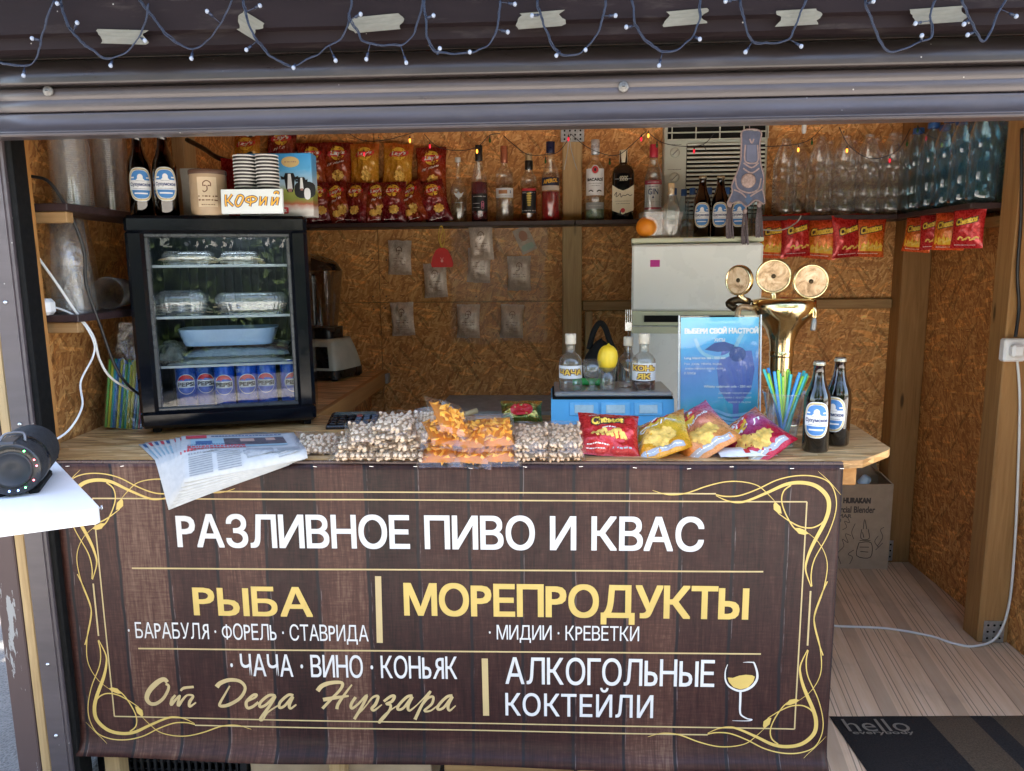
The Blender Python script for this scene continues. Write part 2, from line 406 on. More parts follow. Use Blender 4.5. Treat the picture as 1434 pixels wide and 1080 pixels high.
# ------------------------------------------------------------------ shared materials
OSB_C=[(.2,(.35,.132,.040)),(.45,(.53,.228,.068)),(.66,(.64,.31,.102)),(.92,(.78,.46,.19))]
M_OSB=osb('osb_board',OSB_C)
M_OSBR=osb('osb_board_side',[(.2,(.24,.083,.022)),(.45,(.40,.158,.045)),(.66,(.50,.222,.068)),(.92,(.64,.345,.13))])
M_TOP=osb('counter_board',[(.2,(.28,.14,.048)),(.45,(.50,.275,.105)),(.66,(.62,.38,.165)),(.9,(.76,.52,.27))],along=0.0,ls=6,ss=80,spread=.25,rough=.5,bump=.2)
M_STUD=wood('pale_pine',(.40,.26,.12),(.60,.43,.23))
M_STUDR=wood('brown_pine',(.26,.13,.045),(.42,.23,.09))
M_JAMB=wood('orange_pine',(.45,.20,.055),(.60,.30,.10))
M_STUDX=wood('pine_along_x',(.30,.17,.07),(.48,.30,.14),axis=0)
M_STUDY=wood('pine_along_y',(.40,.19,.06),(.56,.30,.11),axis=1)
def brown_metal(name,col,rough=.38,spec=.55,coat=.2):
    s=N(name); c=s.coord(); n1=s.noise(s.map(c,scale=(2,14,14)),2,5,.6)
    b=s.ramp(n1,[(.3,tuple(x*.85 for x in col)),(.7,tuple(x*1.18 for x in col))])
    vo=s.n('TexVoronoi',{'Vector':c,'Scale':38,'Randomness':1}); dots=s.ramp(vo.outputs[0],[(.05,1.0),(.075,0.0)])
    pick=s.math('GREATER_THAN',s.n('SeparateColor',{0:vo.outputs[1]}).outputs[0],.82)
    b=s.mix(s.math('MULTIPLY',dots,pick),b,(.35,.33,.31))
    dust=s.noise(s.map(c,scale=(1,6,6)),5,6,.7); b=s.mix(s.ramp(dust,[(.55,0.0),(.85,.30)]),b,(.16,.14,.13))
    s.P(Base_Color=b,Roughness=s.ramp(dust,[(.3,rough-.1),(.75,rough+.25)]),Specular_IOR_Level=spec,Coat_Weight=coat,Coat_Roughness=.2); s.bump(n1,.05,.002); return s.m
M_SLAT=brown_metal('brown_slat_paint',(.027,.019,.018),.34)
M_SLAT2=brown_metal('grey_brown_slat_paint',(.062,.049,.051),.36)
M_FASC=brown_metal('fascia_paint',(.014,.009,.0105),.55,.12,0.0)
M_RAIL=brown_metal('rail_paint',(.080,.063,.067),.45)
M_BLACK=pm('black_plastic',(.008,.008,.009),.3,coat=.15)
M_RUB=pm('black_rubber',(.004,.004,.004),.7,Specular_IOR_Level=.2)
M_WHITE=pm('white_plastic',(.78,.79,.80),.35,var=.04)
M_CREAM=pm('cream_enamel',(.84,.87,.85),.3,var=.03,vs=4,coat=.15)
M_CREAM2=pm('cream_trim',(.60,.62,.45),.4,var=.05)
M_STEEL=pm('steel',(.62,.63,.65),.28,metal=1,var=.06)
M_GALV=pm('galvanised_steel',(.45,.48,.50),.45,metal=.9,var=.25,vs=60)
M_SHELF=pm('dark_shelf_laminate',(.035,.020,.022),.45,var=.25,vs=30)
M_CARD=pm('cardboard',(.40,.29,.20),.85,var=.1,vs=25,bump=.1,bs=150)
M_PRINTW=pm('white_print',(.62,.615,.61),.45,var=.05,vs=9,bump=.05,bs=400)
M_PRINTG=pm('yellow_print',(.60,.42,.115),.45,var=.08,vs=9)
M_PRINTT=pm('tan_print',(.50,.375,.18),.45,var=.08,vs=9)
M_INK=pm('black_ink',(.02,.018,.018),.5)
M_BROWNINK=pm('brown_ink',(.16,.07,.04),.6)
M_CABW=pm('white_cable',(.70,.70,.68),.4,var=.05)
M_CABB=pm('black_cable',(.01,.01,.012),.4)
M_CLEAR=film('clear_plastic',(.97,.98,.98),.06,.05,.75)
M_CLEAR2=film('clear_bottle_plastic',(.95,.965,.97),.06,.09,1.0,haze=.035)
M_FOILC=film('clear_film',(.95,.95,.94),.12,.09,.5,bump=.9,bs=45)
M_GLASS=film('clear_glass',(.95,.97,.96),.015,.07,1.0,haze=.03)
M_BLUEP=film('blue_bottle_plastic',(.66,.86,.94),.05,.09,.9,haze=.04,hcol=(.22,.46,.60))
# ------------------------------------------------------------------ ground and floor
s=N('asphalt'); c=s.coord(); n1=s.noise(c,3,5,.6); n2=s.n('TexVoronoi',{'Vector':c,'Scale':110}).outputs[0]
s.P(Base_Color=s.mix(.5,s.ramp(n1,[(.3,(.055,.054,.055)),(.7,(.105,.10,.10))]),s.ramp(n2,[(.1,(.03,.03,.03)),(.6,(.16,.155,.15))])),Roughness=.85); s.bump(n2,.6,.006); M_ASPH=s.m
s=N('pale_paving'); c=s.coord(); n1=s.noise(c,2,5,.6); br=s.n('TexBrick',{'Vector':c,'Color1':(.36,.34,.31,1),'Color2':(.30,.285,.26,1),'Mortar':(.2,.19,.18,1),'Scale':2.5,'Mortar Size':.012})
s.P(Base_Color=s.mix(.35,br.outputs[0],s.ramp(n1,[(.3,(.22,.215,.21)),(.7,(.40,.39,.37))])),Roughness=.8); s.bump(n1,.2,.004); M_PAVE=s.m
g=G(); g.bx(-40,40,-40,40,-.25,-.15); o=ob('ground',g,M_ASPH,kind='structure')
g=G(); g.bx(-30,30,-7.2,-1.0,-.20,-.146); ob('pavement',g,M_PAVE,kind='structure')
g=G(); g.bx(-9,-3.35,2.35,2.5,-.16,-.02,.015); ob('kerb',g,pm('kerb_concrete',(.32,.31,.29),.85,bump=.3),kind='structure')
# lino with broad grey bands and fine dark lines running into the depth
s=N('lino_floor'); c=s.coord(); v=s.map(c,rot=(0,0,radians(9)))
x=s.n('SeparateXYZ',{0:v}).outputs[0]
def bands(per,lo,hi,off=0.0):
    f=s.math('FRACT',s.math('DIVIDE',s.math('ADD',x,10+off),per)); return s.math('MULTIPLY',s.math('GREATER_THAN',f,lo),s.math('LESS_THAN',f,hi))
n1=s.noise(s.map(v,scale=(40,2.2,1)),1.2,6,.65); n2=s.noise(v,4,4,.6)
b=s.ramp(n1,[(.25,(.55,.37,.22)),(.5,(.67,.475,.31)),(.75,(.74,.565,.40))])
gm=s.math('MULTIPLY',bands(.215,.08,.30),s.ramp(s.noise(s.map(v,scale=(3,1,1)),1.4,3,.5),[(.35,.15),(.6,.65)]))
b=s.mix(gm,b,(.36,.255,.17))
ln=s.math('MAXIMUM',s.math('MAXIMUM',bands(.215,.395,.412),bands(.215,.46,.475)),s.math('MAXIMUM',bands(.215,.62,.635),bands(.215,.69,.705)))
ln=s.math('MAXIMUM',ln,s.math('MAXIMUM',bands(.215,.055,.075),bands(.215,.80,.812)))
b=s.mix(s.math('MULTIPLY',ln,.65),b,(.09,.05,.034)); b=s.mix(s.ramp(n2,[(.55,0.0),(.75,.35)]),b,(.24,.18,.14))
s.P(Base_Color=b,Roughness=s.ramp(n2,[(.3,.42),(.7,.65)]),Specular_IOR_Level=.35); s.bump(s.math('SUBTRACT',n1,s.math('MULTIPLY',ln,.8)),.12,.003); M_LINO=s.m
g=G(); g.prism([(.76,-.06),(1.72,-.06),(1.72,1.72),(-1.47,1.72),(-1.47,.45),(.76,.45)],lambda a,b,d:(a,b,-.13+d),.13); g.F=[tuple(reversed(f)) for f in g.F]; ob('floor',g,M_LINO,kind='structure')
# ------------------------------------------------------------------ kiosk
LW,RW,BW=-1.44,1.71,1.70
K=thing('kiosk','brown metal street kiosk with bare board walls inside','kiosk',(0,0,0))
def panel(par,b,mat,gap=.0): g=G(); g.bx(*b,.0015); return ob('board_panel',g,mat,par)
g=G(); g.bx(LW-.05,RW+.05,BW+.022,BW+.05,-.12,2.25); bwall=ob('back_wall',g,M_STUD,K)
xs=[LW,-.802,.11,.93,RW]; zs=[0,1.245,2.25]
for i in range(4):
    for j in range(2):
        panel(bwall,(xs[i]+.0015,xs[i+1]-.0015,BW,BW+.018,zs[j]+.0015,zs[j+1]-.0015),M_OSB)
g=G(); g.bx(LW-.055,LW-.022,.0,BW+.05,-.12,2.25); lwall=ob('left_wall',g,M_RAIL,K)
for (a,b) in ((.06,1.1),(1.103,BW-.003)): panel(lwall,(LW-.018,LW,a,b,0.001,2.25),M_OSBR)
g=G(); g.bx(RW+.022,RW+.055,-.1,BW+.05,-.12,2.25); rwall=ob('right_wall',g,M_RAIL,K)
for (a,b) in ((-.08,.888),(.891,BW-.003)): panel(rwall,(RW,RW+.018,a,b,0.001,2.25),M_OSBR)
g=G(); rn=random.Random(8)
for i in range(4):
    for x in (xs[i]+.03,(xs[i]+xs[i+1])/2,xs[i+1]-.03):
        for z in (.95,1.21,1.27,1.45,1.75,2.0):
            if abs(x-.11)<.06: continue
            g.lathe([(.0002,.0006),(.0032,.0004),(.004,0)],8,M=Matrix.Translation((x+rn.uniform(-.01,.01),BW-.0002,z+rn.uniform(-.01,.01)))@Matrix.Rotation(pi/2,4,'X'))
ob('screw_heads',g,pm('screw_dark',(.10,.085,.06),.5,metal=.5),bwall,kind='stuff')
def post(b,mat,name='post',par=K,bv=.004): g=G(); g.bx(*b,bv); return ob(name,g,mat,par)
post((.068,.158,BW-.055,BW-.001,0,2.24),M_STUD)
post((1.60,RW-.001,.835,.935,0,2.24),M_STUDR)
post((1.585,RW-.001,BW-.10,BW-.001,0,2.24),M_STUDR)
post((LW+.001,LW+.05,1.05,1.15,0,2.24),M_STUD)
post((-1.395,-1.352,.045,.115,0,2.24),M_JAMB,'jamb')
post((.162,1.58,BW-.032,BW-.001,1.20,1.245),M_STUDX,'batten')
post((.175,.21,BW-.031,BW-.001,.9,1.198),M_STUD,'batten')
post((1.655,RW-.001,.937,1.598,1.535,1.575),M_STUDY,'batten')
# metal corner plates with holes
def plate(cx,cy,cz,wx,hz,nx=4,nz=3,ax='y'):
    g=G(); g.box((0,0,0),(wx,.002,hz),.0005); p=g; h=G()
    for i in range(nx):
        for j in range(nz):
            q=Vector(((i+.5)/nx-.5,0,(j+.5)/nz-.5)); M=Matrix.Translation((q.x*wx*.9,-.0012,q.z*hz*.9))@Matrix.Rotation(pi/2,4,'X')
            h.lathe([(.0001,0),(.0045,0),(.0045,.0006)],8,(0,0,0),0,False,M)
    o=ob('bracket_plate',g,M_GALV,K,loc=(cx,cy,cz)); ob('holes',h,M_RUB,o,kind='stuff'); return o
plate(.113,BW-.0575,1.99,.105,.06)
plate(1.655,.833,.045,.075,.085,3,3)
plate(1.60,BW-.103,.06,.06,.10,3,3)
# roof, fascia, rails
g=G(); g.bx(LW-.25,RW+.25,-.32,BW+.2,2.26,2.32,.004); ob('roof',g,M_FASC,K)
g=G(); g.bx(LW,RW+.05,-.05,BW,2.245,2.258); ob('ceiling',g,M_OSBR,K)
FX0,FX1=-1.75,1.95; FY=-.13
g=G()
prof=[(FY+.03,1.893),(FY+.012,1.898),(FY+.010,1.922),(FY-.004,1.926),(FY-.006,2.015),(FY-.016,2.020),(FY-.018,2.10),(FY-.018,2.26),(FY+.05,2.26),(FY+.05,1.893)]
for i in range(len(prof)):
    a,b=prof[i],prof[(i+1)%len(prof)]; g.add([(FX0,*a),(FX1,*a),(FX1,*b),(FX0,*b)],[(0,1,2,3)])
fascia=ob('fascia',g,M_FASC,K)
g=G(); g.bx(-1.378,-1.318,-.035,.02,-.13,1.90,.004); g.bx(-1.372,-1.324,-.039,-.035,-.12,1.89); rail=ob('guide_rail',g,M_RAIL,K)
for z in (.15,.36,.74,1.02,1.33):
    g=G(); g.lathe([(.0001,.004),(.004,.003),(.005,0)],10,(0,0,0),0,True,Matrix.Translation((-1.348,-.0395,z))@Matrix.Rotation(pi/2,4,'X')); ob('screw',g,M_STEEL,rail)
g=G(); g.bx(-1.317,-1.302,-.025,.03,-.12,1.90,.003); ob('rail_seal',g,M_RUB,K)
g=G(); g.bx(-1.408,-1.380,-.03,.05,-.13,1.9,.003); ob('outer_batten',g,M_STUD,K)
s=N('peeling_brown_paint'); c=s.coord(); nz=s.noise(s.map(c,scale=(30,8,5)),1,6,.7)
s.P(Base_Color=s.mix(s.ramp(nz,[(.60,0.0),(.62,1.0)],'CONSTANT'),(.09,.056,.053),(.34,.34,.34)),Roughness=.6); s.bump(nz,.2,.002)
g=G(); g.bx(-1.475,-1.411,-.03,.0,-.13,1.9,.003); ob('corner_trim',g,s.m,K)
# roller shutter, lowered a little
SH=thing('roller_shutter','brown roller shutter lowered just below its housing above the counter','shutter')
def slat(prof,mat,name='slat'):
    g=G(); n=len(prof); NX=24; X0,X1=-1.335,1.93
    g.sheet(lambda u,v:(X0+(X1-X0)*u,prof[round(v*(n-1))][0]+.0012*noise.noise((u*9,v*1.5,3)),prof[round(v*(n-1))][1]),NX,n-1)
    g.UV.clear(); o=ob(name,g,mat,SH); md=o.modifiers.new('thick','SOLIDIFY'); md.thickness=.002; md.offset=1; return o
SY=-.062
slat([(SY+.012,2.02),(SY+.012,1.96),(SY+.012,1.896)],M_SLAT)
slat([(SY+.010-.030*sin(pi/2*min(1,t*1.25)),1.893-.060*t) for t in [i/12 for i in range(13)]]+[(SY-.014,1.8315),(SY+.002,1.830)],M_SLAT)
slat([(SY+.007,1.838),(SY+.007,1.829),(SY-.002,1.826),(SY-.002,1.803),(SY+.000,1.802),(SY-.002,1.800),(SY-.002,1.776),(SY+.004,1.773)],M_SLAT2)
slat([(SY+.008,1.780),(SY+.008,1.772),(SY-.006,1.7705)]+[(SY-.008-.022*t**2.4,1.768-.043*t) for t in [i/12 for i in range(13)]],M_SLAT2,'bottom_slat')
g=G(); g.bx(FX0,FX1,FY+.048,SY+.03,1.897,1.902); ob('soffit',g,M_RUB,K)
g=G(); g.bx(-1.335,1.93,SY-.033,SY+.02,1.7155,1.7240,.003); ob('bottom_bar',g,M_SLAT2,SH)
for (px,py) in ((68,128),(873,122)):
    P=at(px,py,Y=SY-.004); Mx=Matrix.Translation(P)@Matrix.Rotation(pi/2,4,'X')
    g=G(); g.lathe([(.0001,.007),(.006,.007),(.0065,.005),(.009,.005),(.0115,.004),(.012,.0)],20,M=Mx); l=ob('lock',g,pm('dull_lock_metal',(.20,.19,.18),.55,metal=.6,var=.3,vs=150),SH)
    g=G(); g.box(P+Vector((0,-.0075,0)),(.006,.001,.002)); ob('keyhole',g,M_INK,l)
# ------------------------------------------------------------------ counter
CT=.915
CN=thing('counter','board topped serving counter behind the printed banner','counter')
g=G(); poly=[(-1.395,.012),(.755,.012),(.79,.02),(.90,.125),(.915,.15),(.938,.44),(.93,.48),(.80,.60),(-.77,.60),(-.77,.535),(-1.435,.535)]
g.prism(poly,lambda a,b,d:(a,b,CT-.02+d),.02); g.F=[tuple(reversed(f)) for f in g.F]; ob('top',g,M_TOP,CN)
g=G(); g.bx(-1.30,.735,.0,.011,CT-.012,CT-.001,.001); ob('edge_strip',g,pm('brown_edge',(.06,.03,.028),.3),CN)
g=G(); g.bx(-1.29,.725,.012,.03,.10,.893); ob('front_board',g,M_OSBR,CN)
for x in (-1.27,-.62,.08,.68):
    g=G(); g.bx(x,x+.045,.032,.077,-.146,.893,.003); ob('leg',g,M_STUD,CN)
g=G(); g.bx(.728,.79,.05,.47,CT-.075,CT-.022,.003); ob('side_rail',g,M_STUDY,CN)
# side worktop running back along the left wall
WT=thing('side_worktop','side worktop running back along the left wall under the blender','worktop')
g=G(); g.bx(LW+.002,-.80,.537,BW-.002,CT-.022,CT-.002); ob('top',g,M_TOP,WT)
g=G(); g.bx(-.799,-.775,.602,BW-.002,CT-.062,CT+.004,.002); ob('edge_board',g,M_STUDY,WT)
g=G(); g.bx(LW+.06,-.84,.60,1.6,.0,CT-.024); ob('cabinet',g,M_OSBR,WT)
g=G(); g.bx(-.774,-.76,1.62,1.67,CT-.05,CT-.005,.001); ob('end_bracket',g,M_GALV,WT)
# ------------------------------------------------------------------ banner
s=N('banner_wood_print'); c=s.coord(); x=s.n('SeparateXYZ',{0:c}).outputs[0]; x0=at(510,650,Y=0).x
wob=s.noise(s.map(c,scale=(2,1,7)),1,2,.5)
u=s.math('ADD',s.math('DIVIDE',s.math('SUBTRACT',x,x0-1.345*2),.1345),s.math('MULTIPLY',s.math('SUBTRACT',wob,.5),.09))
fr=s.math('FRACT',u); cell=s.math('FLOOR',u); rnd=s.n('TexWhiteNoise',{'W':cell},noise_dimensions='1D').outputs[0]
d=s.math('MINIMUM',fr,s.math('SUBTRACT',1.0,fr))
gr=s.noise(s.map(c,scale=(75,1,5)),1.3,7,.7,.6); wv=s.math('MULTIPLY',s.noise(s.map(c,scale=(260,1,26)),1,2,.6),s.noise(s.map(c,scale=(22,1,200)),1,2,.5))
pat=s.noise(s.map(c,scale=(5,1,2)),1.0,4,.6)
tone=s.math('ADD',s.math('ADD',s.math('MULTIPLY',gr,.5),s.math('MULTIPLY',rnd,.26)),s.math('ADD',s.math('MULTIPLY',wv,.45),s.math('MULTIPLY',pat,.35)))
b=s.ramp(tone,[(.44,(.009,.003,.0035)),(.62,(.032,.0105,.0098)),(.78,(.072,.029,.021)),(.98,(.185,.108,.076))])
b=s.mix(s.ramp(d,[(.018,1.0),(.04,0.0)]),b,(.010,.008,.011)); hl=s.math('MULTIPLY',s.ramp(fr,[(.035,0.0),(.045,1.0),(.055,0.0)]),s.ramp(s.noise(s.map(c,scale=(60,1,10)),1,4,.7),[(.5,0.0),(.6,.6)]))
b=s.mix(hl,b,(.25,.23,.23))
s.P(Base_Color=b,Roughness=s.ramp(s.noise(c,30,4,.6),[(.3,.34),(.7,.48)]),Specular_IOR_Level=.28); s.bump(s.math('ADD',s.math('MULTIPLY',s.noise(s.map(c,scale=(500,1,500)),1,1,.5),.03),s.noise(s.map(c,scale=(5,1,3.2)),1,3,.55,.7)),.55,.006); M_BAN=s.m
BX0,BX1,BZ0,BZ1=-1.306,.735,.082,.907
BN=thing('advertising_banner','brown wood print banner with white and gold lettering across the counter front','banner',(0,0,0))
def ban_y(x,z):
    """vinyl hangs almost flat, rippling and curling out along its lower hem"""
    t=max(0,(BZ0+.16-z)/.16); y=-.004-.0025*noise.noise((x*2.2,0,z*2))-.0002*noise.noise((x*9,1,z*6))
    y-=.003*noise.noise((x*1.1+4,0,z*1.3)); t2=max(0,(BZ0+.05-z)/.05); y-= t*t*(.008+.008*noise.noise((x*1.7,5,0)))+t2**2*(.024+.010*noise.noise((x*2.1,6,0))); tp=max(0,(z-(BZ1-.10))/.10); y-=.004*tp*noise.noise((x*7,2,z*12))
    return y
g=G(); g.sheet(lambda u,v:(BX0+(BX1-BX0)*u,ban_y(BX0+(BX1-BX0)*u,BZ0+(BZ1-BZ0)*v),BZ0+(BZ1-BZ0)*v+(.006*noise.noise((u*5,8,0))*(1-v)**6)),120,50); g.UV.clear()
ban=ob('vinyl_sheet',g,M_BAN,BN); md=ban.modifiers.new('thick','SOLIDIFY'); md.thickness=.0012; md.offset=-1
def onban(px,py,e=.0012):
    P=at(px,py,Y=0); return (P.x,ban_y(P.x,P.z)-e,P.z)
def bxz(x,z,e=.0012): return (x,ban_y(x,z)-e,z)
def bantext(sx,x0,x1,y0,y1,mat,bold,name):
    A=at(x0,y1,Y=0); B=at(x1,y0,Y=0); cx,cz=(A.x+B.x)/2,(A.z+B.z)/2
    g=G(); lettering(g,sx,B.x-A.x,B.z-A.z,bold,lambda a,b,l:bxz(cx+a,cz+b,.0012+l)); ob(name,g,mat,BN)
bantext('РАЗЛИВНОЕ ПИВО И КВАС',250,986,722.5,766,M_PRINTW,.020,'headline_lettering')
bantext('РЫБА',273,437,821,860.5,M_PRINTG,.022,'gold_lettering')
bantext('МОРЕПРОДУКТЫ',567,1049,819.5,870,M_PRINTG,.022,'gold_lettering')
bantext('· БАРАБУЛЯ · ФОРЕЛЬ · СТАВРИДА',182,516,874,897,M_PRINTW,.0,'small_lettering')
bantext('· МИДИИ · КРЕВЕТКИ',685,895,876.5,898.5,M_PRINTW,.0,'small_lettering')
bantext('· ЧАЧА · ВИНО · КОНЬЯК',325,640,918,945,M_PRINTW,.006,'small_lettering')
bantext('АЛКОГОЛЬНЫЕ',708,1001,923,957,M_PRINTW,.006,'cocktail_lettering')
bantext('КОКТЕЙЛИ',708,915,963.5,1001,M_PRINTW,.006,'cocktail_lettering')
def banstroke(g,pts,wd,px=True,n=6,smooth=True,e=.0012,mi=0):
    if px: pts=[(at(a,b,Y=0).x,at(a,b,Y=0).z) for a,b in pts]
    if not smooth:                       # subdivide straight lines so that they follow the vinyl
        q=[]
        for i in range(len(pts)-1):
            for k in range(24): q.append((pts[i][0]+(pts[i+1][0]-pts[i][0])*k/24,pts[i][1]+(pts[i+1][1]-pts[i][1])*k/24))
        pts=q+[pts[-1]]
    V,F=ribbon(pts,wd,n,smooth); g.flat(V,F,lambda a,b:bxz(a,b,e),mi)
g=G()
for (a,b,wd) in (((186,795),(1068,799.5),.0042),((195,907),(1065,915),.0042),((530,806),(532.5,899),.0165),((679,921),(681,1001),.0165)): banstroke(g,[a,b],wd,smooth=False)
ob('divider_lines',g,M_PRINTT,BN)
# script lettering drawn stroke by stroke (traced in two enlarged views)
def A1(L): return [(190+x/6.235,930+y/6.235) for x,y in L]
def A2(L): return [(410+x/5.736,930+y/5.736) for x,y in L]
W=.0100
scr=[(A1([(285,150),(255,125),(200,150),(130,220),(105,290),(135,335),(190,335),(250,290),(290,220),(295,180),(270,165)]),[W*1.1,W*1.5,W*1.1,W*.8,W*.7]),
 (A1([(355,262),(325,300),(318,345),(350,310),(395,265),(380,320),(382,352),(420,300),(460,262),(510,270),(480,320),(480,362),(535,325)]),[W*.6,W*.9,W*.5,W*.9,W*.5,W*.9,W*.4]),
 (A1([(400,225),(430,200),(515,190)]),[W*.5,W*.8,W*.7]),
 (A1([(830,180),(790,250),(745,330),(750,355),(820,345),(920,285),(965,200),(920,140),(830,128),(750,155),(715,190)]),[W*.4,W*.7,W*1.0,W*.8,W*1.1,W*1.3]),
 (A1([(990,310),(1050,280),(1065,255),(1030,262),(975,320),(985,370),(1030,360),(1080,320)]),[W*.5,W*.7,W*.9,W*.7]),
 (A1([(1225,262),(1170,262),(1100,320),(1095,362),(1150,340),(1228,265),(1180,350),(1120,430),(1095,470),(1120,470),(1160,410),(1250,350)]),[W*.8,W*.8,W*.7,W*.8,W*.6,W*.4]),
 (A1([(1385,262),(1340,258),(1270,320),(1265,368),(1310,350),(1380,270),(1350,340),(1360,375),(1410,340)]),[W*.8,W*.8,W*.7,W*.9,W*.4]),
 (A2([(205,205),(240,165),(310,140),(400,140),(390,190),(320,265),(245,345)]),[W*1.2,W*1.2,W*.9,W*.7,W*.8]),
 (A2([(480,155),(420,235),(370,310),(360,350)]),[W*.4,W*.8,W*.9]), (A2([(250,275),(340,260),(455,245)]),[W*1.1,W*1.0,W*.5]),
 (A2([(510,255),(475,310),(480,345),(530,310),(600,240),(560,330),(500,430)]),[W*.8,W*.8,W*.6,W*.8,W*.8]), (A2([(520,400),(570,350),(620,290)]),[W*.3,W*.4,W*.3]),
 (A2([(610,300),(650,255),(690,250),(670,310),(640,345),(660,360),(720,315)]),[W*.4,W*.7,W*.9,W*.8,W*.3]),
 (A2([(735,290),(790,250),(820,250),(800,290),(755,310),(790,320),(775,370),(705,455),(705,440),(760,380),(850,320)]),[W*.7,W*.9,W*.7,W*.7,W*.6,W*.3]),
 (A2([(965,245),(920,255),(855,320),(850,355),(895,340),(965,250),(930,320),(940,365),(1000,320)]),[W*.8,W*.8,W*.7,W*.9,W*.3]),
 (A2([(1000,320),(1060,260),(1110,210),(1040,320),(985,435)]),[W*.3,W*.5,W*.7,W*.9]), (A2([(1045,320),(1090,265),(1130,255),(1120,310),(1060,365),(1110,365),(1170,320)]),[W*.4,W*.7,W*.7,W*.6,W*.3]),
 (A2([(1285,245),(1240,255),(1175,320),(1170,355),(1215,340),(1285,250),(1250,320),(1260,365),(1310,325)]),[W*.8,W*.8,W*.7,W*.9,W*.3])]
for (i0,i1) in ((0,3),(3,7),(7,len(scr))):
    g=G()
    for i in range(i0,i1): banstroke(g,scr[i][0],scr[i][1],n=5,e=.0012+.00003*i)
    ob('script_lettering',g,M_PRINTT,BN)
# wine glass emblem (traced)
def A3(L): return [(1000+x/6.3556,900+y/6.3556) for x,y in L]
g=G()
banstroke(g,A3([(118,188),(98,250),(100,330),(140,390),(230,425),(320,395),(375,330),(380,260),(355,180),(340,170)]),[.0015,.0035,.0045,.006,.007,.006,.0045,.003])
banstroke(g,A3([(345,170),(300,168),(255,170)]),[.003,.0025,.0008]); banstroke(g,A3([(232,430),(230,520),(228,600),(240,640),(290,670),(335,680),(290,690),(160,688)]),[.006,.0055,.0045,.0035,.003,.001],e=.0014)
gl=ob('glass_emblem',g,M_PRINTW,BN)
poly=[(at(a,b,Y=0).x,at(a,b,Y=0).z) for a,b in A3([(118,305),(165,308),(220,288),(280,280),(335,285),(360,298),(345,345),(300,395),(235,412),(170,392),(130,345)])]
g=G(); V,F=fan(poly); g.flat(V,F,lambda a,b:bxz(a,b)); ob('wine_emblem',g,M_PRINTG,gl)
# frame: straight lines plus a curling vine corner, mirrored to the four corners
def A4(L): return [(at(960+x/6,650+y/6,Y=0).x,at(960+x/6,650+y/6,Y=0).z) for x,y in L]
MX=(at(134,690,Y=0).x+at(1129,703,Y=0).x)/2-.004; MZ=(at(1129,703,Y=0).z+at(1114,1019,Y=0).z)/2
T=.0105
vine=[(A4([(250,258),(340,300),(430,315),(520,300),(680,235),(840,165),(980,152),(1100,185),(1185,270),(1198,370),(1160,490),(1060,680),(1015,800),(1005,890),(1050,1025)]),[.0015,.003,.005,.006,.0075,T*.85,T*.9,T,T,T*.95,T*.85,T*.6,.004,.002]),
 (A4([(-280,215),(-150,250),(0,238),(170,180),(330,143),(470,143),(600,175),(690,250),(745,308)]),[.001,.003,.0035,.003,.0028,.0025,.002,.001]),
 (A4([(250,250),(330,265),(450,258),(600,205),(760,130),(920,95),(1080,100),(1200,150),(1255,260),(1255,400),(1190,590),(1080,790),(1050,920),(1055,1020)]),[.003,.0035,.0032,.003,.0028,.0025,.0025,.003,.003]),
 (A4([(880,172),(820,220),(802,300),(830,400),(890,510),(940,560)]),[.004,.003,.003,.0035]),
 (A4([(770,405),(870,475),(960,520),(1050,530),(1120,505),(1165,465)]),[.002,.0035,.0035,.004]),
 (A4([(1020,570),(1110,650),(1170,760),(1185,880),(1150,1060),(1090,1230),(1075,1330),(1110,1480),(1150,1600)]),[.001,.0018,.0025,.003,.003,.003]),
 (A4([(1112,60),(1200,140),(1300,255)]),[.0006,.0018,.0006])]
leaves=[A4([(745,308),(790,350),(802,410),(770,405),(735,375),(733,335)]),A4([(905,530),(950,530),(1000,550),(1030,578),(990,588),(945,578)])]
mir=[lambda a,b:(a,b),lambda a,b:(2*MX-a,b),lambda a,b:(a,2*MZ-b),lambda a,b:(2*MX-a,2*MZ-b)]
for k,fn in enumerate(mir):
    g=G()
    for i,(p,wd) in enumerate(vine): banstroke(g,[fn(a,b) for a,b in p],wd,px=False,n=6,e=.0013+.00004*i)
    for L in leaves: V,F=fan([fn(a,b) for a,b in L]); g.flat(V,F,lambda a,b:bxz(a,b,.0016))
    ob('vine_corner',g,M_PRINTG,BN)
g=G(); fx1=at(1129,703,Y=0).x; fz1=at(1129,702,Y=0).z; fx0=2*MX-fx1; fz0=2*MZ-fz1
for a,b in (((fx0,fz1),(fx1,fz1)),((fx0,fz0),(fx1,fz0)),((fx0,fz0),(fx0,fz1)),((fx1,fz0),(fx1,fz1))): banstroke(g,[a,b],.0036,px=False,smooth=False,e=.0011)
zz=fz1+.0205; L0=A4([(0,250),(250,252)]); 
for zq in (zz,2*MZ-zz):
    banstroke(g,[(2*MX-L0[1][0],zq),(L0[1][0],zq)],.0036,px=False,smooth=False,e=.0011)
for xq in (fx1+.0215,2*MX-fx1-.0215): banstroke(g,[(xq,MZ-.075),(xq,MZ+.075)],.0045,px=False,smooth=False,e=.0011)
ob('frame_lines',g,M_PRINTT,BN)
g=G(); rn=random.Random(3)
for i in range(16):
    x=BX0+.06+i*.132+rn.uniform(-.02,.02); g.box((x,-.0065,BZ1-.006+rn.uniform(-.003,.003)),(.010,.0012,.0012),rot=Matrix.Rotation(rn.uniform(-.2,.2),4,'Y'))
ob('staples',g,M_STEEL,BN,kind='stuff')
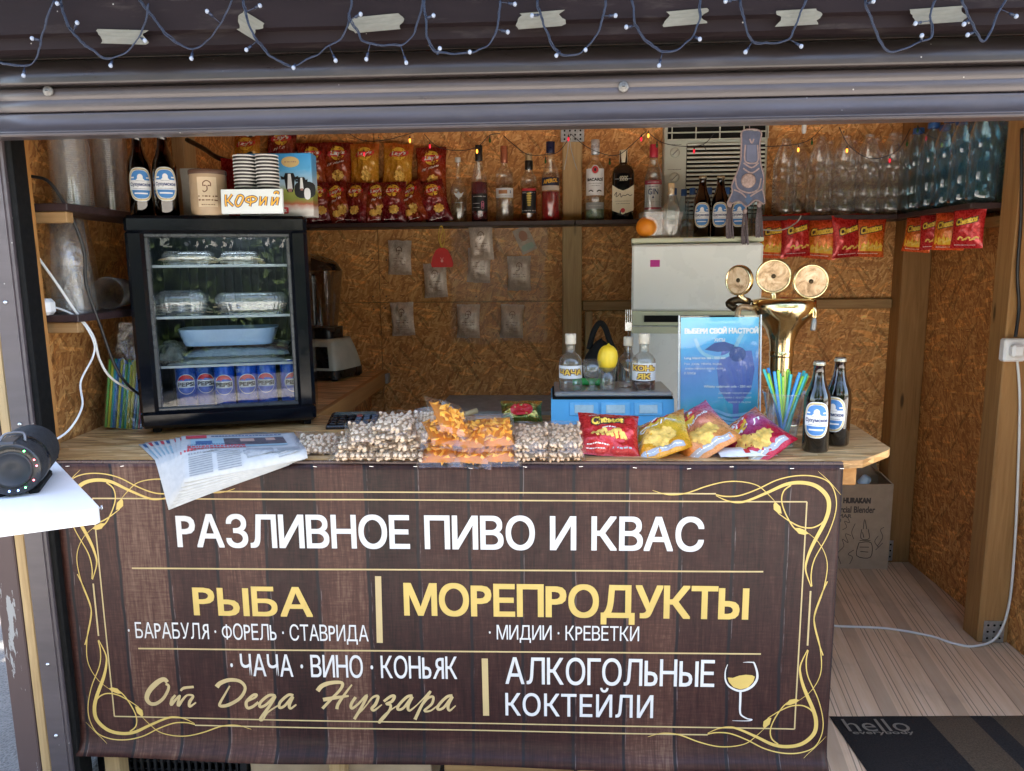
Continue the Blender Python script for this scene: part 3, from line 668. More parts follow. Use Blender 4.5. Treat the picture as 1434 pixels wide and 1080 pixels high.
# ------------------------------------------------------------------ shelves
SZ=at(600,311,Y=1.50).z; SRZ=at(1180,301,Y=1.50).z
zU=at(150,292,X=-1.27).z; zL=at(120,440,X=-1.27).z
def shelf(label,b,par=None,mat=None,brk=()):
    t=thing('wall_shelf',label,'shelf',group='dark shelves on the kiosk walls'); g=G(); g.bx(*b,.002); ob('board',g,mat or M_SHELF,t)
    for q in brk: g=G(); g.bx(*q,.002); ob('support',g,M_STUDX if q[1]-q[0]>q[3]-q[2] else M_STUDY,t)
    return t
shelf('long dark shelf under the chip packets and tall bottles on the back wall',(-1.43,.118,1.50,BW-.002,SZ-.02,SZ))
shelf('short dark shelf just right of the wooden post under three bottles',(.122,.44,1.50,BW-.002,SZ-.02,SZ))
shelf('dark shelf under the row of clear plastic bottles at right',(.93,1.583,1.50,BW-.002,SRZ-.02,SRZ))
shelf('short dark shelf on the right wall under the blue bottles',(1.50,RW-.002,.94,1.497,SRZ-.02,SRZ))
shelf('upper dark shelf on the left wall holding stacks of clear cups',(LW+.002,-1.27,.12,1.04,zU-.02,zU),brk=[(LW+.002,-1.28,.13,.16,zU-.05,zU-.021)])
shelf('lower dark shelf on the left wall holding bagged cups',(LW+.002,-1.27,.12,1.04,zL-.02,zL),brk=[(LW+.002,-1.28,.13,.16,zL-.05,zL-.021)])
# ------------------------------------------------------------------ beer bottles with oval labels
M_BEER=film('brown_beer_glass',(.20,.075,.02),.04,.07,.8)
s=N('dark_beer'); s.P(Base_Color=(.012,.004,.0015),Roughness=.08); M_BEERL=s.m
M_LW=pm('label_white',(.74,.76,.78),.45,var=.03); M_LB=pm('label_blue',(.05,.22,.55),.45,var=.1); M_LG=pm('label_gold',(.62,.52,.30),.35,metal=.3); M_LN=pm('label_navy',(.015,.04,.16),.45); M_LR=pm('label_red',(.55,.03,.04),.45)
M_LK=pm('label_black',(.012,.012,.014),.4); M_LC=pm('label_cream',(.70,.66,.50),.45,var=.04); M_LP=pm('label_pink',(.75,.18,.32),.4)
M_CROWN=pm('crown_cap',(.62,.58,.42),.35,metal=.7)
PBEER=[(.0,0),(.90,0),(1,.022),(1,.53),(.985,.575),(.90,.635),(.66,.715),(.50,.785),(.43,.86),(.405,.93),(.47,.935),(.47,.955),(.41,.96),(.40,.985)]
def beer_label(t,R,zc):
    f=wrap(R+.0006,zc); g=G(); W_,H_=.064,.093
    patch(g,sup(W_*1.02,H_*1.03,2.8),f,0,0,8); patch(g,sup(W_*.98,H_*.995,2.8),f,.0002,1,8); patch(g,sup(W_*.86,H_*.89,2.8),f,.0004,0,8); patch(g,sup(W_*.82,H_*.86,2.8),f,.0006,2,8)
    rect(g,W_*.97,H_*.30,f,.0009,0,0,-.002,14); rect(g,W_*.62,.012,f,.0012,2,0,-.0255); rect(g,W_*.55,.004,f,.0014,0,0,-.0255)
    patch(g,shift(ell(.015,.019,14),0,.020),f,.0008,0,2); patch(g,shift(ell(.022,.010,14),0,.0125),f,.00085,0,2)
    rect(g,.010,.004,f,.0009,0,-.021,.019,3); rect(g,.010,.004,f,.0009,0,.021,.019,3)
    lettering(g,'Сухумское',.056,.0125,.03,lambda a,b,l:f(a,b-.001,.0013+l),3); squig(g,-.02,.02,-.0125,.0022,f,.0013,3,4); squig(g,-.012,.012,.0095,.0018,f,.0013,3,5)
    squig(g,-.018,.018,.0415,.002,f,.0007,4,6); squig(g,-.018,.018,-.0415,.002,f,.0007,4,7)
    ob('label_paper',g,[M_LW,M_LG,M_LB,M_LN,M_BROWNINK],t)
def beer(label,loc,grp='beer bottles with oval blue labels'):
    t=bottle('beer_bottle',label,'bottle',loc,PBEER,.0335,.243,M_BEER,(.70,M_BEERL),None,grp); beer_label(t,.0335,.088)
    g=G(); pr=[(.0145,.2285),(.0160,.2290),(.0155,.2335),(.0135,.2375),(.0004,.2395)]; g.lathe(pr,21)
    ob('crown_cap',g,M_CROWN,t); return t
BE=beer('beer bottle at the front right corner of the counter, nearest one',at(1141,631,Z=CT))
def beer2(label,P,rz=0): return dup(BE,label,P,(0,0,face(P)+rz))
beer2('beer bottle half hidden behind the nearest one on the counter corner',at(1170,622,Z=CT),-.35)
FT=at(172,302,Y=.30).z            # top of the small glass door fridge
for k,(px,lb) in enumerate(((200,'left beer bottle on top of the small black fridge'),(235,'right beer bottle on top of the small black fridge'))): beer2(lb,(at(px,296,Y=.36).x,.36,FT+.002))
WF=at(970,333,Y=1.12).z           # top of the white fridge
for k,(px,lb) in enumerate(((982,'leftmost of the beer bottles standing on the white fridge'),(1007,'middle one of the beer bottles standing on the white fridge'),(1034,'beer bottle on the white fridge hidden behind the grey tasselled ornament'))): beer2(lb,(at(px,333,Y=1.2).x,1.2,WF+.001))
# ------------------------------------------------------------------ bottles on the back shelf
def liquid(name,c,rough=.05,hz=0.0,hc=(0,0,0)): return film(name,c,rough,.06,.5,haze=hz,hcol=hc)
LQ={'clear':liquid('clear_spirit',(.90,.93,.94)),'red':liquid('red_spirit',(.85,.06,.06),.05,.45,(.62,.02,.03)),'dred':liquid('dark_red_spirit',(.5,.02,.05),.05,.4,(.22,.006,.02)),'gold':liquid('amber_spirit',(.92,.62,.22)),'mint':liquid('pale_mint_spirit',(.75,.95,.86),.05,.3,(.40,.62,.50)),'brown':liquid('brown_brandy',(.45,.12,.03),.05,.3,(.10,.025,.008))}
YB=1.585
def shelfpos(px,dy=0): P=at(px,309,Y=YB+dy); return (P.x,YB+dy,SZ+.0006)
def sp(*k): return k
P_TALL=[(0,0),(.92,0),(1,.015),(1,.60),(.97,.64),(.72,.70),(.42,.745),(.34,.78),(.33,.97),(.37,.975),(.37,1)]
P_ROUND=[(0,0),(.92,0),(1,.02),(1,.46),(.96,.53),(.75,.60),(.42,.66),(.30,.70),(.28,.97),(.32,.975),(.32,1)]
P_SLOPE=[(0,0),(.90,0),(1,.02),(1,.50),(.96,.57),(.80,.65),(.56,.73),(.42,.79),(.38,.84),(.36,.97),(.40,.975),(.40,1)]
P_SHORT=[(0,0),(.92,0),(1,.02),(1,.60),(.92,.66),(.62,.715),(.45,.76),(.44,.97),(.46,.98),(.46,1)]
def lab(t,R,zc,fnc,mats):
    f=wrap(R+.0007,zc); g=G(); fnc(g,f); ob('label_paper',g,mats,t)
# 1 slim clear bottle with frosted white emblem
t=bottle('spirit_bottle','slim clear bottle with frosted white emblem next to the chip packets','bottle',shelfpos(643),P_ROUND,.037,.285,M_GLASS,(.42,LQ['clear']),(.93,1.0,.36,pm('clear_stopper',(.6,.62,.62),.2),'stopper'),'spirit bottles on the back shelf')
lab(t,.037,.11,lambda g,f:[patch(g,[(-.024,.022),(-.010,.014),(0,.024),(.010,.014),(.024,.022),(.014,.002),(.004,-.004),(0,-.012),(-.004,-.004),(-.014,.002)],f,0,0,3),squig(g,-.018,.018,-.025,.005,f,0,0,2)],[pm('frost_print',(.62,.66,.68),.6)])
# 2 dark red bottle with black label
t=bottle('spirit_bottle','dark red bottle with black label and black neck','bottle',shelfpos(672),P_SLOPE,.038,.335,M_GLASS,(.52,LQ['dred']),(.80,1.0,.44,M_LK,'neck_foil'),'spirit bottles on the back shelf')
def f2(g,f): rect(g,.088,.075,f,0,0); squig(g,-.03,.03,.026,.007,f,.0003,1,3); [line(g,[(.014+.006*cos(q),-.012+.008*sin(q)+k*.009) for q in [j*.8 for j in range(9)]],.002,f,.0004,2) for k in (-1,0,1)]; squig(g,-.034,.0,-.004,.004,f,.0003,1,8); squig(g,-.034,0,-.022,.003,f,.0003,1,9)
lab(t,.038,.085,f2,[M_LK,M_LW,M_LP])
# 3 clear bottle with white label and copper cap
t=bottle('spirit_bottle','clear bottle with small white label and long copper neck','bottle',shelfpos(707),P_TALL,.041,.33,M_GLASS,(.48,LQ['clear']),(.78,1.0,.40,pm('copper_foil',(.45,.16,.09),.35,metal=.5),'neck_foil'),'spirit bottles on the back shelf')
def f3(g,f): rect(g,.098,.042,f,0,0); rect(g,.04,.016,f,.0004,1,-.008,.004); lettering(g,'2',.008,.012,.06,lambda a,b,l:f(a+.028,b+.004,.0004+l),2); squig(g,-.035,.035,-.014,.003,f,.0004,2,4)
lab(t,.041,.125,f3,[M_LW,pm('copper_print',(.50,.24,.12),.35,metal=.4),M_LN])
# 4 black label tequila shaped bottle
t=bottle('spirit_bottle','squat clear bottle with black and gold label','bottle',shelfpos(741),P_SHORT,.038,.295,M_GLASS,(.50,LQ['gold']),(.77,.90,.48,M_LK,'neck_foil'),'spirit bottles on the back shelf')
g=G(); g.lathe([(.0145,.268),(.0155,.270),(.0155,.296),(.013,.2985),(.0003,.299)],16); ob('stopper',g,pm('cork',(.50,.34,.18),.8),t)
def f4(g,f): rect(g,.074,.105,f,0,0); rect(g,.070,.010,f,.0003,3,0,.049); [patch(g,shift(ell(.024-.002*abs(k),.009,12),0,.012-k*.010+.01),f,.0004+.0001*abs(k),1,2) for k in range(-1,5)]; squig(g,-.03,.03,.036,.008,f,.0003,2,5); squig(g,-.032,.032,-.042,.007,f,.0003,2,6)
lab(t,.038,.088,f4,[M_LK,pm('gold_leaf_print',(.70,.50,.12),.35,metal=.5),M_LW,M_LR])
# 5 red aperitif
t=bottle('spirit_bottle','bottle of bright red aperitif with navy and orange label','bottle',shelfpos(771),P_SLOPE,.041,.345,M_GLASS,(.37,LQ['red']),(.86,1.0,.47,pm('navy_cap',(.012,.016,.06),.35),'screw_cap'),'spirit bottles on the back shelf')
def f5(g,f): rect(g,.098,.034,f,0,0,0,.006); rect(g,.098,.020,f,.0001,1,0,-.022); lettering(g,'APEROL',.068,.018,.05,lambda a,b,l:f(a,b+.008+a*.12,.0004+l),2)
lab(t,.041,.165,f5,[pm('navy_label',(.01,.015,.05),.4),pm('beige_label',(.60,.52,.44),.5),pm('orange_letter',(.80,.45,.05),.4)])
# 6 white rum
t=bottle('spirit_bottle','clear rum bottle with white label and silver cap','bottle',shelfpos(833),P_TALL,.043,.35,M_GLASS,(.22,LQ['mint']),(.82,1.0,.44,pm('silver_cap',(.62,.66,.72),.3,metal=.5),'screw_cap'),'spirit bottles on the back shelf')
def f6(g,f): rect(g,.096,.115,f,0,0); patch(g,shift(ell(.036,.040,20),0,.052),f,.0004,1,3); patch(g,shift(ell(.028,.032,20),0,.052),f,.0006,2,3); patch(g,shift(ell(.010,.016,8),0,.052),f,.0008,3,2); lettering(g,'BACARDÍ',.076,.016,.05,lambda a,b,l:f(a,b+.012,.0004+l),3); squig(g,-.03,.03,-.006,.0035,f,.0004,3,3); squig(g,-.02,.02,-.016,.003,f,.0004,3,4); [line(g,[(sg*.008,-.042),(sg*.018,-.036),(sg*.03,-.040)],.005,f,.0004,3) for sg in(-1,1)]; rect(g,.096,.03,f,0,4,0,-.102); squig(g,-.03,.03,-.102,.007,f,.0004,1,7)
lab(t,.043,.165,f6,[M_LW,pm('silver_print',(.55,.55,.56),.4),M_LR,M_LK,pm('grey_print',(.30,.33,.33),.5)])
# 7 square dark whisky bottle
t=bottle('spirit_bottle','square shouldered black whisky bottle with cream label','bottle',shelfpos(872),[(0,0),(.95,0),(1,.012),(1,.66),(.97,.70),(.80,.765),(.45,.80),(.34,.82),(.33,.99),(.3,1)],.049,.30,pm('black_glass',(.006,.006,.007),.08,coat=.6),None,(.83,1.01,.37,M_LC,'screw_cap'),'spirit bottles on the back shelf',seg=28,sq=.35)
def f7(a,b,l): return (a,-.0494-l+.6*a*a*2.2,b)
g=G(); poly=[(-.047,.035),(-.022,.018),(0,.010),(.022,.018),(.047,.035),(.047,-.075),(0,-.092),(-.047,-.075)]; ff=lambda a,b,l:f7(a,b+.115,l)
patch(g,poly,ff,.0,0,5); line(g,[(-.038,-.01),(-.028,.004),(-.03,-.016),(-.018,-.008),(-.012,-.002),(-.008,-.018),(.0,-.01),(.01,-.012),(.02,-.006),(.03,-.012),(.04,-.008)],.0028,ff,.0006,1); squig(g,-.035,.035,-.035,.003,ff,.0005,1,3); squig(g,-.03,.03,-.046,.003,ff,.0005,1,4); patch(g,shift(ell(.020,.020,14),0,-.075),ff,.0006,2,2)
[line(g,[(-.014+k*.007,.052),(-.010+k*.007,.058),(-.014+k*.007,.066),(-.008+k*.007,.072)],.0022,ff,.0005,0) for k in range(5)]; squig(g,-.036,.036,.060,.003,ff,.0005,3,5)
ob('label_paper',g,[M_LC,M_INK,M_LR,pm('silver_print',(.55,.55,.56),.4)],t)
# 8 gin
t=bottle('spirit_bottle','clear gin bottle with white label and red cap','bottle',shelfpos(914),P_SLOPE,.041,.325,M_GLASS,(.70,LQ['clear']),(.83,1.0,.46,pm('red_cap',(.50,.03,.06),.35),'screw_cap'),'spirit bottles on the back shelf',sq=.25)
def f8(g,f): rect(g,.088,.135,f,0,0); rect(g,.089,.018,f,.0003,1,0,.062); squig(g,-.025,.025,.062,.005,f,.0006,0,3); squig(g,-.02,.02,.044,.005,f,.0004,2,4); lettering(g,'GIN',.046,.026,.02,lambda a,b,l:f(a,b+.022,.0004+l),2); patch(g,shift([(0,.008),(.005,-.004),(-.005,-.004)],0,-.002),f,.0004,2,1); squig(g,-.03,.03,-.022,.004,f,.0004,3,5); rect(g,.088,.010,f,.0003,1,0,-.050)
lab(t,.041,.098,f8,[M_LW,pm('crimson_print',(.50,.04,.08),.45),M_LN,pm('grey_print2',(.4,.4,.42),.5)])
# tray, orange and corked bottle on the white fridge
TP=at(920,333,Y=1.17); 
t=thing('plastic_tray','clear plastic tray on the white fridge','tray',(TP.x+.015,1.19,WF))
g=G(); 
def tr(u,v):
    a=u*2*pi; k=.82+.18*v; x=.5*math.copysign(abs(cos(a))**.35,cos(a)); y=.5*math.copysign(abs(sin(a))**.35,sin(a)); return (x*.165*k*1.0,y*.15*k,.002+.098*v)
g.sheet(tr,40,5,closeu=True); ob('tray_wall',g,film('cloudy_plastic',(.9,.93,.94),.15,.10,.6,haze=.12),t)
g=G(); g.bx(-.065,.065,-.06,.06,.0,.002); ob('tray_base',g,M_CLEAR,t)
s=N('orange_peel'); c=s.coord(); nz=s.n('TexVoronoi',{'Vector':c,'Scale':420}).outputs[0]; s.P(Base_Color=s.ramp(s.noise(c,20,3,.5),[(.3,(.82,.24,.012)),(.7,(.90,.33,.03))]),Roughness=.4,Subsurface_Weight=.05); s.bump(nz,.5,.002); M_ORAN=s.m
OP=at(906,331,Y=1.145)
g=G(); n=18; g.lathe([(max(.0003,.0425*sin(pi*i/n)**.96),.0405*(1-cos(pi*i/n))) for i in range(n+1)],28); o=ob('orange',g,M_ORAN,loc=(OP.x,1.15,WF+.0035)); tag(o,'whole orange in the plastic tray on the white fridge','fruit')
g=G(); g.lathe([(.0003,.0815),(.004,.0818),(.005,.081)],10); ob('stem_scar',g,pm('stem_green',(.20,.22,.06),.7),o)
PCLR=[(0,0),(.93,0),(1,.02),(1,.50),(.95,.58),(.70,.66),(.42,.71),(.38,.75),(.37,.93),(.43,.94),(.43,.985),(.40,1)]
M_CORK=pm('cork',(.50,.34,.18),.8)
cp=at(940,331,Y=1.10); bottle('corked_bottle','empty clear corked bottle beside the orange on the white fridge','bottle',(cp.x,1.125,WF+.001),PCLR,.035,.19,M_GLASS,None,(.86,1.08,.36,M_CORK,'cork'),'small clear bottles with stoppers')
# ------------------------------------------------------------------ air conditioner behind the bottles
AX0,AX1=at(930,250,Y=1.62).x,at(1075,250,Y=1.62).x; AZ0=1.615; AZ1=2.08
AC=thing('air_conditioner','cream window air conditioner high on the back wall','air conditioner',(0,0,0))
M_ACW=pm('ac_cream',(.58,.62,.54),.5,var=.05)
g=G(); g.bx(AX0,AX1,1.64,BW-.001,AZ0,AZ1,.006); ob('casing',g,M_ACW,AC)
g=G(); zt=at(1000,185,Y=1.62).z; g.bx(AX0+.015,AX1-.015,1.632,1.639,zt-.03,zt+.035); ob('outlet_opening',g,M_RUB,AC)
for k in range(5): g=G(); g.bx(AX0+.03+k*.105,AX0+.034+k*.105,1.622,1.634,zt-.03,zt+.035); ob('vane',g,M_ACW,AC)
for k in range(3): g=G(); g.bx(AX0+.012,AX1-.012,1.620,1.6305,zt-.032+k*.03,zt-.027+k*.03); ob('vane',g,M_ACW,AC)
zg0,zg1=at(1000,300,Y=1.62).z,at(1000,200,Y=1.62).z
g=G(); g.bx(AX0+.10,AX1-.012,1.634,1.6395,zg0,zg1); ob('grille_back',g,M_RUB,AC)
for k in range(17):
    z=zg0+.008+k*(zg1-zg0-.012)/16; g=G(); g.box(((AX0+.10+AX1-.012)/2,1.630,z),(AX1-AX0-.114,.010,.0085),.001,Matrix.Rotation(.35,4,'X')); ob('grille_slat',g,M_ACW,AC)
for z in (at(950,213,Y=1.62).z,at(950,248,Y=1.62).z):
    g=G(); g.lathe([(.0003,.012),(.018,.012),(.021,.008),(.0215,0)],22,M=Matrix.Translation((AX0+.048,1.6395,z))@Matrix.Rotation(pi/2,4,'X')); kn=ob('dial',g,M_ACW,AC); g=G(); g.box((AX0+.048,1.6262,z),(.004,.004,.034),.001,Matrix.Rotation(.8,4,'Y')); ob('pointer',g,pm('grey_mark',(.25,.27,.25),.5),kn)
    g=G(); squig(g,-.03,.03,0,.004,lambda a,b,l:(AX0+.048+a,1.6392-l,z+.035+b),.0004,0,3); ob('dial_print',g,M_INK,AC)
# small blue capped bottles in front of it
PWAT=[(0,0),(.9,0),(1,.03),(1,.18),(.96,.20),(1,.22),(1,.40),(.96,.42),(1,.44),(1,.66),(.86,.76),(.5,.88),(.42,.92),(.42,.985)]
M_BCAP=pm('blue_cap',(.02,.10,.32),.4); M_WBLU=film('pale_blue_plastic',(.80,.90,.95),.06,.08,.9)
W0=None
for k,(px,dy) in enumerate(((943,0),(957,.05),(969,.0),(979,.06),(992,0),(1004,.05),(1017,.0),(1028,.06),(1047,.03),(1060,.0))):
    P=(at(px,300,Y=1.46+dy).x,1.46+dy,WF); lb='small blue capped water bottle on the white fridge, %s from the left'%ORD[k]
    if W0 is None: W0=bottle('water_bottle',lb,'bottle',P,PWAT,.025,.215,M_WBLU,None,(.90,1.03,.50,M_BCAP,'screw_cap'),'blue capped bottles behind the beer bottles',seg=16)
    else: dup(W0,lb,P)
# ------------------------------------------------------------------ large plastic bottles on the right shelves
PPET=[(0,0),(.55,.0),(.92,.03),(1,.07),(1,.20),(.955,.225),(1,.25),(1,.52),(.95,.545),(.95,.565),(1,.59),(1,.66),(.93,.74),(.66,.86),(.40,.93),(.36,.945),(.36,.965),(.43,.967),(.43,.975),(.35,.978),(.35,1)]
PE=None
for k,(px,dy,hs) in enumerate(((1097,.0,.92),(1114,.07,.90),(1145,.0,.94),(1157,.075,.92),(1179,.0,.95),(1190,.075,.93),(1212,.0,.96),(1222,.075,.95),(1244,.0,.97),(1254,.075,.99),(1273,.0,.94),(1288,.06,1.02))):
    P=(at(px,300,Y=1.565+dy).x,1.565+dy,SRZ+.0006); lb='large empty clear plastic bottle on the right shelf, %s from the left'%ORD[k]
    if PE is None: PE=bottle('plastic_bottle',lb,'bottle',P,PPET,.052,.36,M_CLEAR2,None,None,'empty clear plastic bottles on the right shelf',seg=20); PE.scale=(1,1,hs)
    else: q=dup(PE,lb,P,scale=(1,1,hs))
BB=None
for k in range(9):
    yy=1.50-.062*k; P=(1.565+(.075 if k%2 else 0),yy,SRZ+.0006); lb='large blue plastic bottle on the right wall shelf, %s from the back corner'%ORD[k]
    if BB is None: BB=bottle('plastic_bottle',lb,'bottle',P,PPET,.050,.345,M_BLUEP,None,(.955,1.02,.44,M_BCAP,'screw_cap'),'blue plastic bottles on the right shelf',seg=20)
    else: dup(BB,lb,P)
# ------------------------------------------------------------------ snack packets
M_GOLDBAG=bagmat('golden_chip_foil',[(.1,(.42,.15,.02)),(.35,(.58,.27,.03)),(.65,(.64,.33,.04)),(.95,(.46,.11,.02))],.25,.12)
M_REDBAG=bagmat('brick_red_chip_foil',[(.1,(.20,.018,.010)),(.4,(.34,.065,.016)),(.7,(.28,.030,.012)),(.95,(.18,.012,.010))],.25,.12)
M_MARBAG=bagmat('maroon_chip_foil',[(.1,(.11,.005,.012)),(.45,(.21,.010,.016)),(.75,(.26,.045,.016)),(.95,(.15,.007,.012))],.25,.12)
M_CHIP=pm('chip_print',(.82,.52,.12),.5,var=.25,vs=90); M_BAGY=pm('bag_yellow',(.85,.58,.07),.35); M_BAGR=pm('bag_red',(.60,.02,.03),.35); M_BAGW=pm('bag_white',(.82,.82,.80),.35); M_BAGSIL=pm('bag_grey',(.42,.42,.43),.35,metal=.4)
def chip(g,po,cx,cy,d,mi,seed,l=.0008):
    rn=random.Random(seed); poly=[((d/2)*(1+.10*sin(9*t+seed))*cos(t)+cx,(d/2)*.85*(1+.10*sin(9*t+seed))*sin(t)+cy) for t in [2*pi*i/36 for i in range(36)]]
    patch(g,poly,po.pt,l,mi,3)
def laybag(seed,w,h,mat,word=True,ch=1):
    po=Pouch(w,h,.06*w/.13,seed,2.3); root_g=po.mesh(22,28); pr=G(); s_=w/.13
    patch(pr,shift(ell(.062*s_,.062*s_,22),.006*s_,h*.27),po.pt,.0005,0,4)
    patch(pr,[(a+.006*s_,b+h*.265+.12*a) for a,b in sup(.085*s_,.026*s_,3)],po.pt,.0010,1,4)
    lettering(pr,"Lay's",.062*s_,.022*s_,.04,lambda a,b,l:po.pt(a+.006*s_,b+h*.268+.12*a,.0016+l),2,shear=.15,step=.00004)
    if word: lettering(pr,'Рифлёные' if ch<2 else 'Рифл',.075*s_ if ch<2 else .05*s_,.014*s_,.02,lambda a,b,l:po.pt(a,b+h*.06+.25*a,.0012+l),2,shear=.2,step=.00004)
    chip(pr,po,.012*s_,-h*.18,.050*s_,3,seed)
    if ch>1: chip(pr,po,-.022*s_,-h*.24,.040*s_,3,seed+4,.0012)
    squig(pr,-.04*s_,.03*s_,-h*.40,.0045*s_,po.pt,.0008,2,seed)
    return root_g,pr,[M_BAGY,M_BAGR,M_BAGW,M_CHIP]
def place_bag(label,protos,i,loc,rot,group,cat='snack packet',name='chip_packet',sc_=1.0):
    key=protos[i]
    if isinstance(key,tuple):
        rg,pr,mats,bm=key; t=thing(name,label,cat,loc,rot,group); b=ob('packet',rg,bm,t); ob('packet_print',pr,mats,b); protos[i]=t
    else: t=dup(key,label,loc,rot)
    t.scale=(sc_,)*3; return t
PB=[laybag(1,.135,.215,M_REDBAG,True,1)+(M_REDBAG,),laybag(2,.13,.21,M_GOLDBAG,False,1)+(M_GOLDBAG,),laybag(3,.135,.215,M_MARBAG,True,2)+(M_MARBAG,),laybag(4,.12,.185,M_REDBAG,True,2)+(M_REDBAG,),laybag(5,.12,.185,M_MARBAG,False,1)+(M_MARBAG,)]
for (px,py,i,rx,rz,yy,lb) in ((345,222,1,.0,.05,1.66,'chip packet showing only a yellow top behind the striped cup stacks'),(395,215,2,.02,-.05,1.665,'maroon chip packet partly hidden behind the cow milk carton'),(437,236,0,.0,.06,1.62,'maroon chip packet in the upper row beside the cow milk carton'),
  (472,235,0,.05,.0,1.64,'brick red chip packet just left of the two golden ones'),(511,236,1,.0,-.03,1.63,'left golden chip packet in the upper row'),(557,236,1,.06,.06,1.62,'right golden chip packet in the upper row, tilted'),(604,242,0,.0,-.02,1.63,'brick red chip packet at the right end of the upper row')):
    P=at(px,py,Y=yy); place_bag(lb,PB,i,P,(radians(-6),rx,rz),'chip packets on the back shelf',sc_=1.06)
for k,(px,i,rx,rz) in enumerate(((446,4,-.12,.3),(474,3,-.30,.1),(499,4,.05,-.35),(527,3,-.08,.25),(551,4,-.02,-.1),(578,3,-.30,-.35),(609,4,-.26,.15))):
    P=at(px,289,Y=1.56); place_bag('chip packet in the lower row on the back shelf, %s from the left'%ORD[k],PB,i,(P.x,1.555+.012*(k%2),SZ+.088),(radians(-10),rx,rz),'chip packets on the back shelf',sc_=1.03)
# red and orange corn puff packets hanging under the right shelves
M_CHR=bagmat('red_puff_foil',[(.1,(.50,.015,.02)),(.5,(.60,.03,.03)),(.95,(.50,.02,.02))]); M_CHO=bagmat('orange_puff_foil',[(.05,(.75,.10,.02)),(.35,(.80,.22,.03)),(.7,(.72,.10,.02)),(.95,(.65,.05,.02))])
def puffbag(seed,w,h,flame):
    po=Pouch(w,h,.05*w/.13,seed); pr=G(); s_=w/.13; lf=lambda o:(lambda a,b,l:po.pt(a,b+h*.15+.22*a,o+l))
    lettering(pr,'Cheetos',.095*s_,.034*s_,.16,lf(.0008),0,step=.00003); lettering(pr,'Cheetos',.088*s_,.028*s_,.05,lf(.0014),1,step=.00003)
    if flame:
        for k in range(6):
            x=-.045*s_+k*.018*s_; patch(pr,[(x-.008*s_,-h*.36),(x-.010*s_,-h*.22),(x-.003*s_,-h*.10-.012*s_*(k%2)),(x+.004*s_,-h*.2),(x+.010*s_,-h*.36)],po.pt,.0007+.0001*k,2,3)
    for k in range(5):
        x=-.03*s_+k*.016*s_; line(pr,[(x,-h*.30),(x+.008*s_,-h*.24-.01*(k%2)),(x+.02*s_,-h*.26)],.007*s_,po.pt,.0015+.0001*k,3)
    squig(pr,-.045*s_,.04*s_,-h*.42,.004*s_,po.pt,.0008,4,seed)
    return po.mesh(),pr,[M_INK,M_BAGY,pm('flame_print',(.85,.50,.04),.4),M_CHIP,M_BAGW]
PC=[puffbag(11,.135,.18,True)+(M_CHO,),puffbag(12,.13,.18,False)+(M_CHR,)]
for k,(px,py,i,ry,rz) in enumerate(((1083,332,0,.06,.0),(1112,330,1,-.05,.1),(1150,333,0,.10,-.35),(1182,331,1,-.08,.25),(1217,330,0,.03,-.05))):
    P=at(px,py,Y=1.535); place_bag('corn puff packet hanging under the clear bottles, %s from the left'%ORD[k],PC,i,(P.x,1.535-.018*(k%2),P.z),(0,ry,rz),'corn puff packets hanging at right',name='puff_packet',sc_=1.02)
for k,(px,py,i,ry) in enumerate(((1286,327,0,.10),(1308,322,1,-.05),(1330,322,0,.04),(1356,318,1,.03))):
    yy=1.42-k*.135; P=at(px,py,Y=yy); place_bag('corn puff packet hanging below the blue bottles, %s from the left'%ORD[k],PC,i,(min(P.x,1.60),yy,P.z),(0,ry,-.85),'corn puff packets hanging at right',name='puff_packet',sc_=.86)
# ------------------------------------------------------------------ coffee sachets pinned to the back wall
M_SACH=bagmat('sachet_foil',[(.15,(.54,.42,.34)),(.5,(.82,.70,.61)),(.85,(.60,.48,.40))],.25,.06,.3,1.2,.0)
def sachet(seed):
    po=Pouch(.112,.160,.050,seed,1.9,.09); pr=G()
    line(pr,[(-.012,.028),(-.012,.042),(0,.050),(.012,.042),(.012,.028)],.0032,po.pt,.0010,0); line(pr,[(-.008,.034),(.008,.034)],.0028,po.pt,.0006,0,1,False); line(pr,[(0,.034),(0,.020),(-.008,.014),(-.016,.016)],.0024,po.pt,.0006,0)
    for k,(y,h_) in enumerate(((-.004,.006),(-.015,.006),(-.030,.0035),(-.038,.0035),(-.046,.003))): squig(pr,-.03,.03,y,h_,po.pt,.0006,0,seed*7+k)
    return po.mesh(16,20),pr,[M_BROWNINK],M_SACH
PS=[sachet(21),sachet(22),sachet(23)]
sach=((560,361,0,.03,1.685,'foil coffee sachet alone at the upper left of the board wall'),(610,393,1,-.02,1.685,'foil coffee sachet just below the red triangular tag'),(671,372,2,.06,1.688,'foil coffee sachet tucked behind another one near the shelf'),(674,340,1,-.04,1.632,'foil coffee sachet hanging highest, right under the shelf'),(727,383,2,.0,1.685,'foil coffee sachet pinned below the faded card'),(564,447,0,-.03,1.685,'dark foil coffee sachet at the lower left of the sachet group'),(656,450,2,.02,1.685,'foil coffee sachet in the middle of the lowest row'),(717,450,1,.05,1.685,'foil coffee sachet at the right end of the lowest row'))
for (px,py,i,ry,yy,lb) in sach: P=at(px,py,Y=yy); place_bag(lb,PS,i,P,(radians(2),ry,.05),'foil coffee sachets on the board wall','sachet','coffee_sachet')
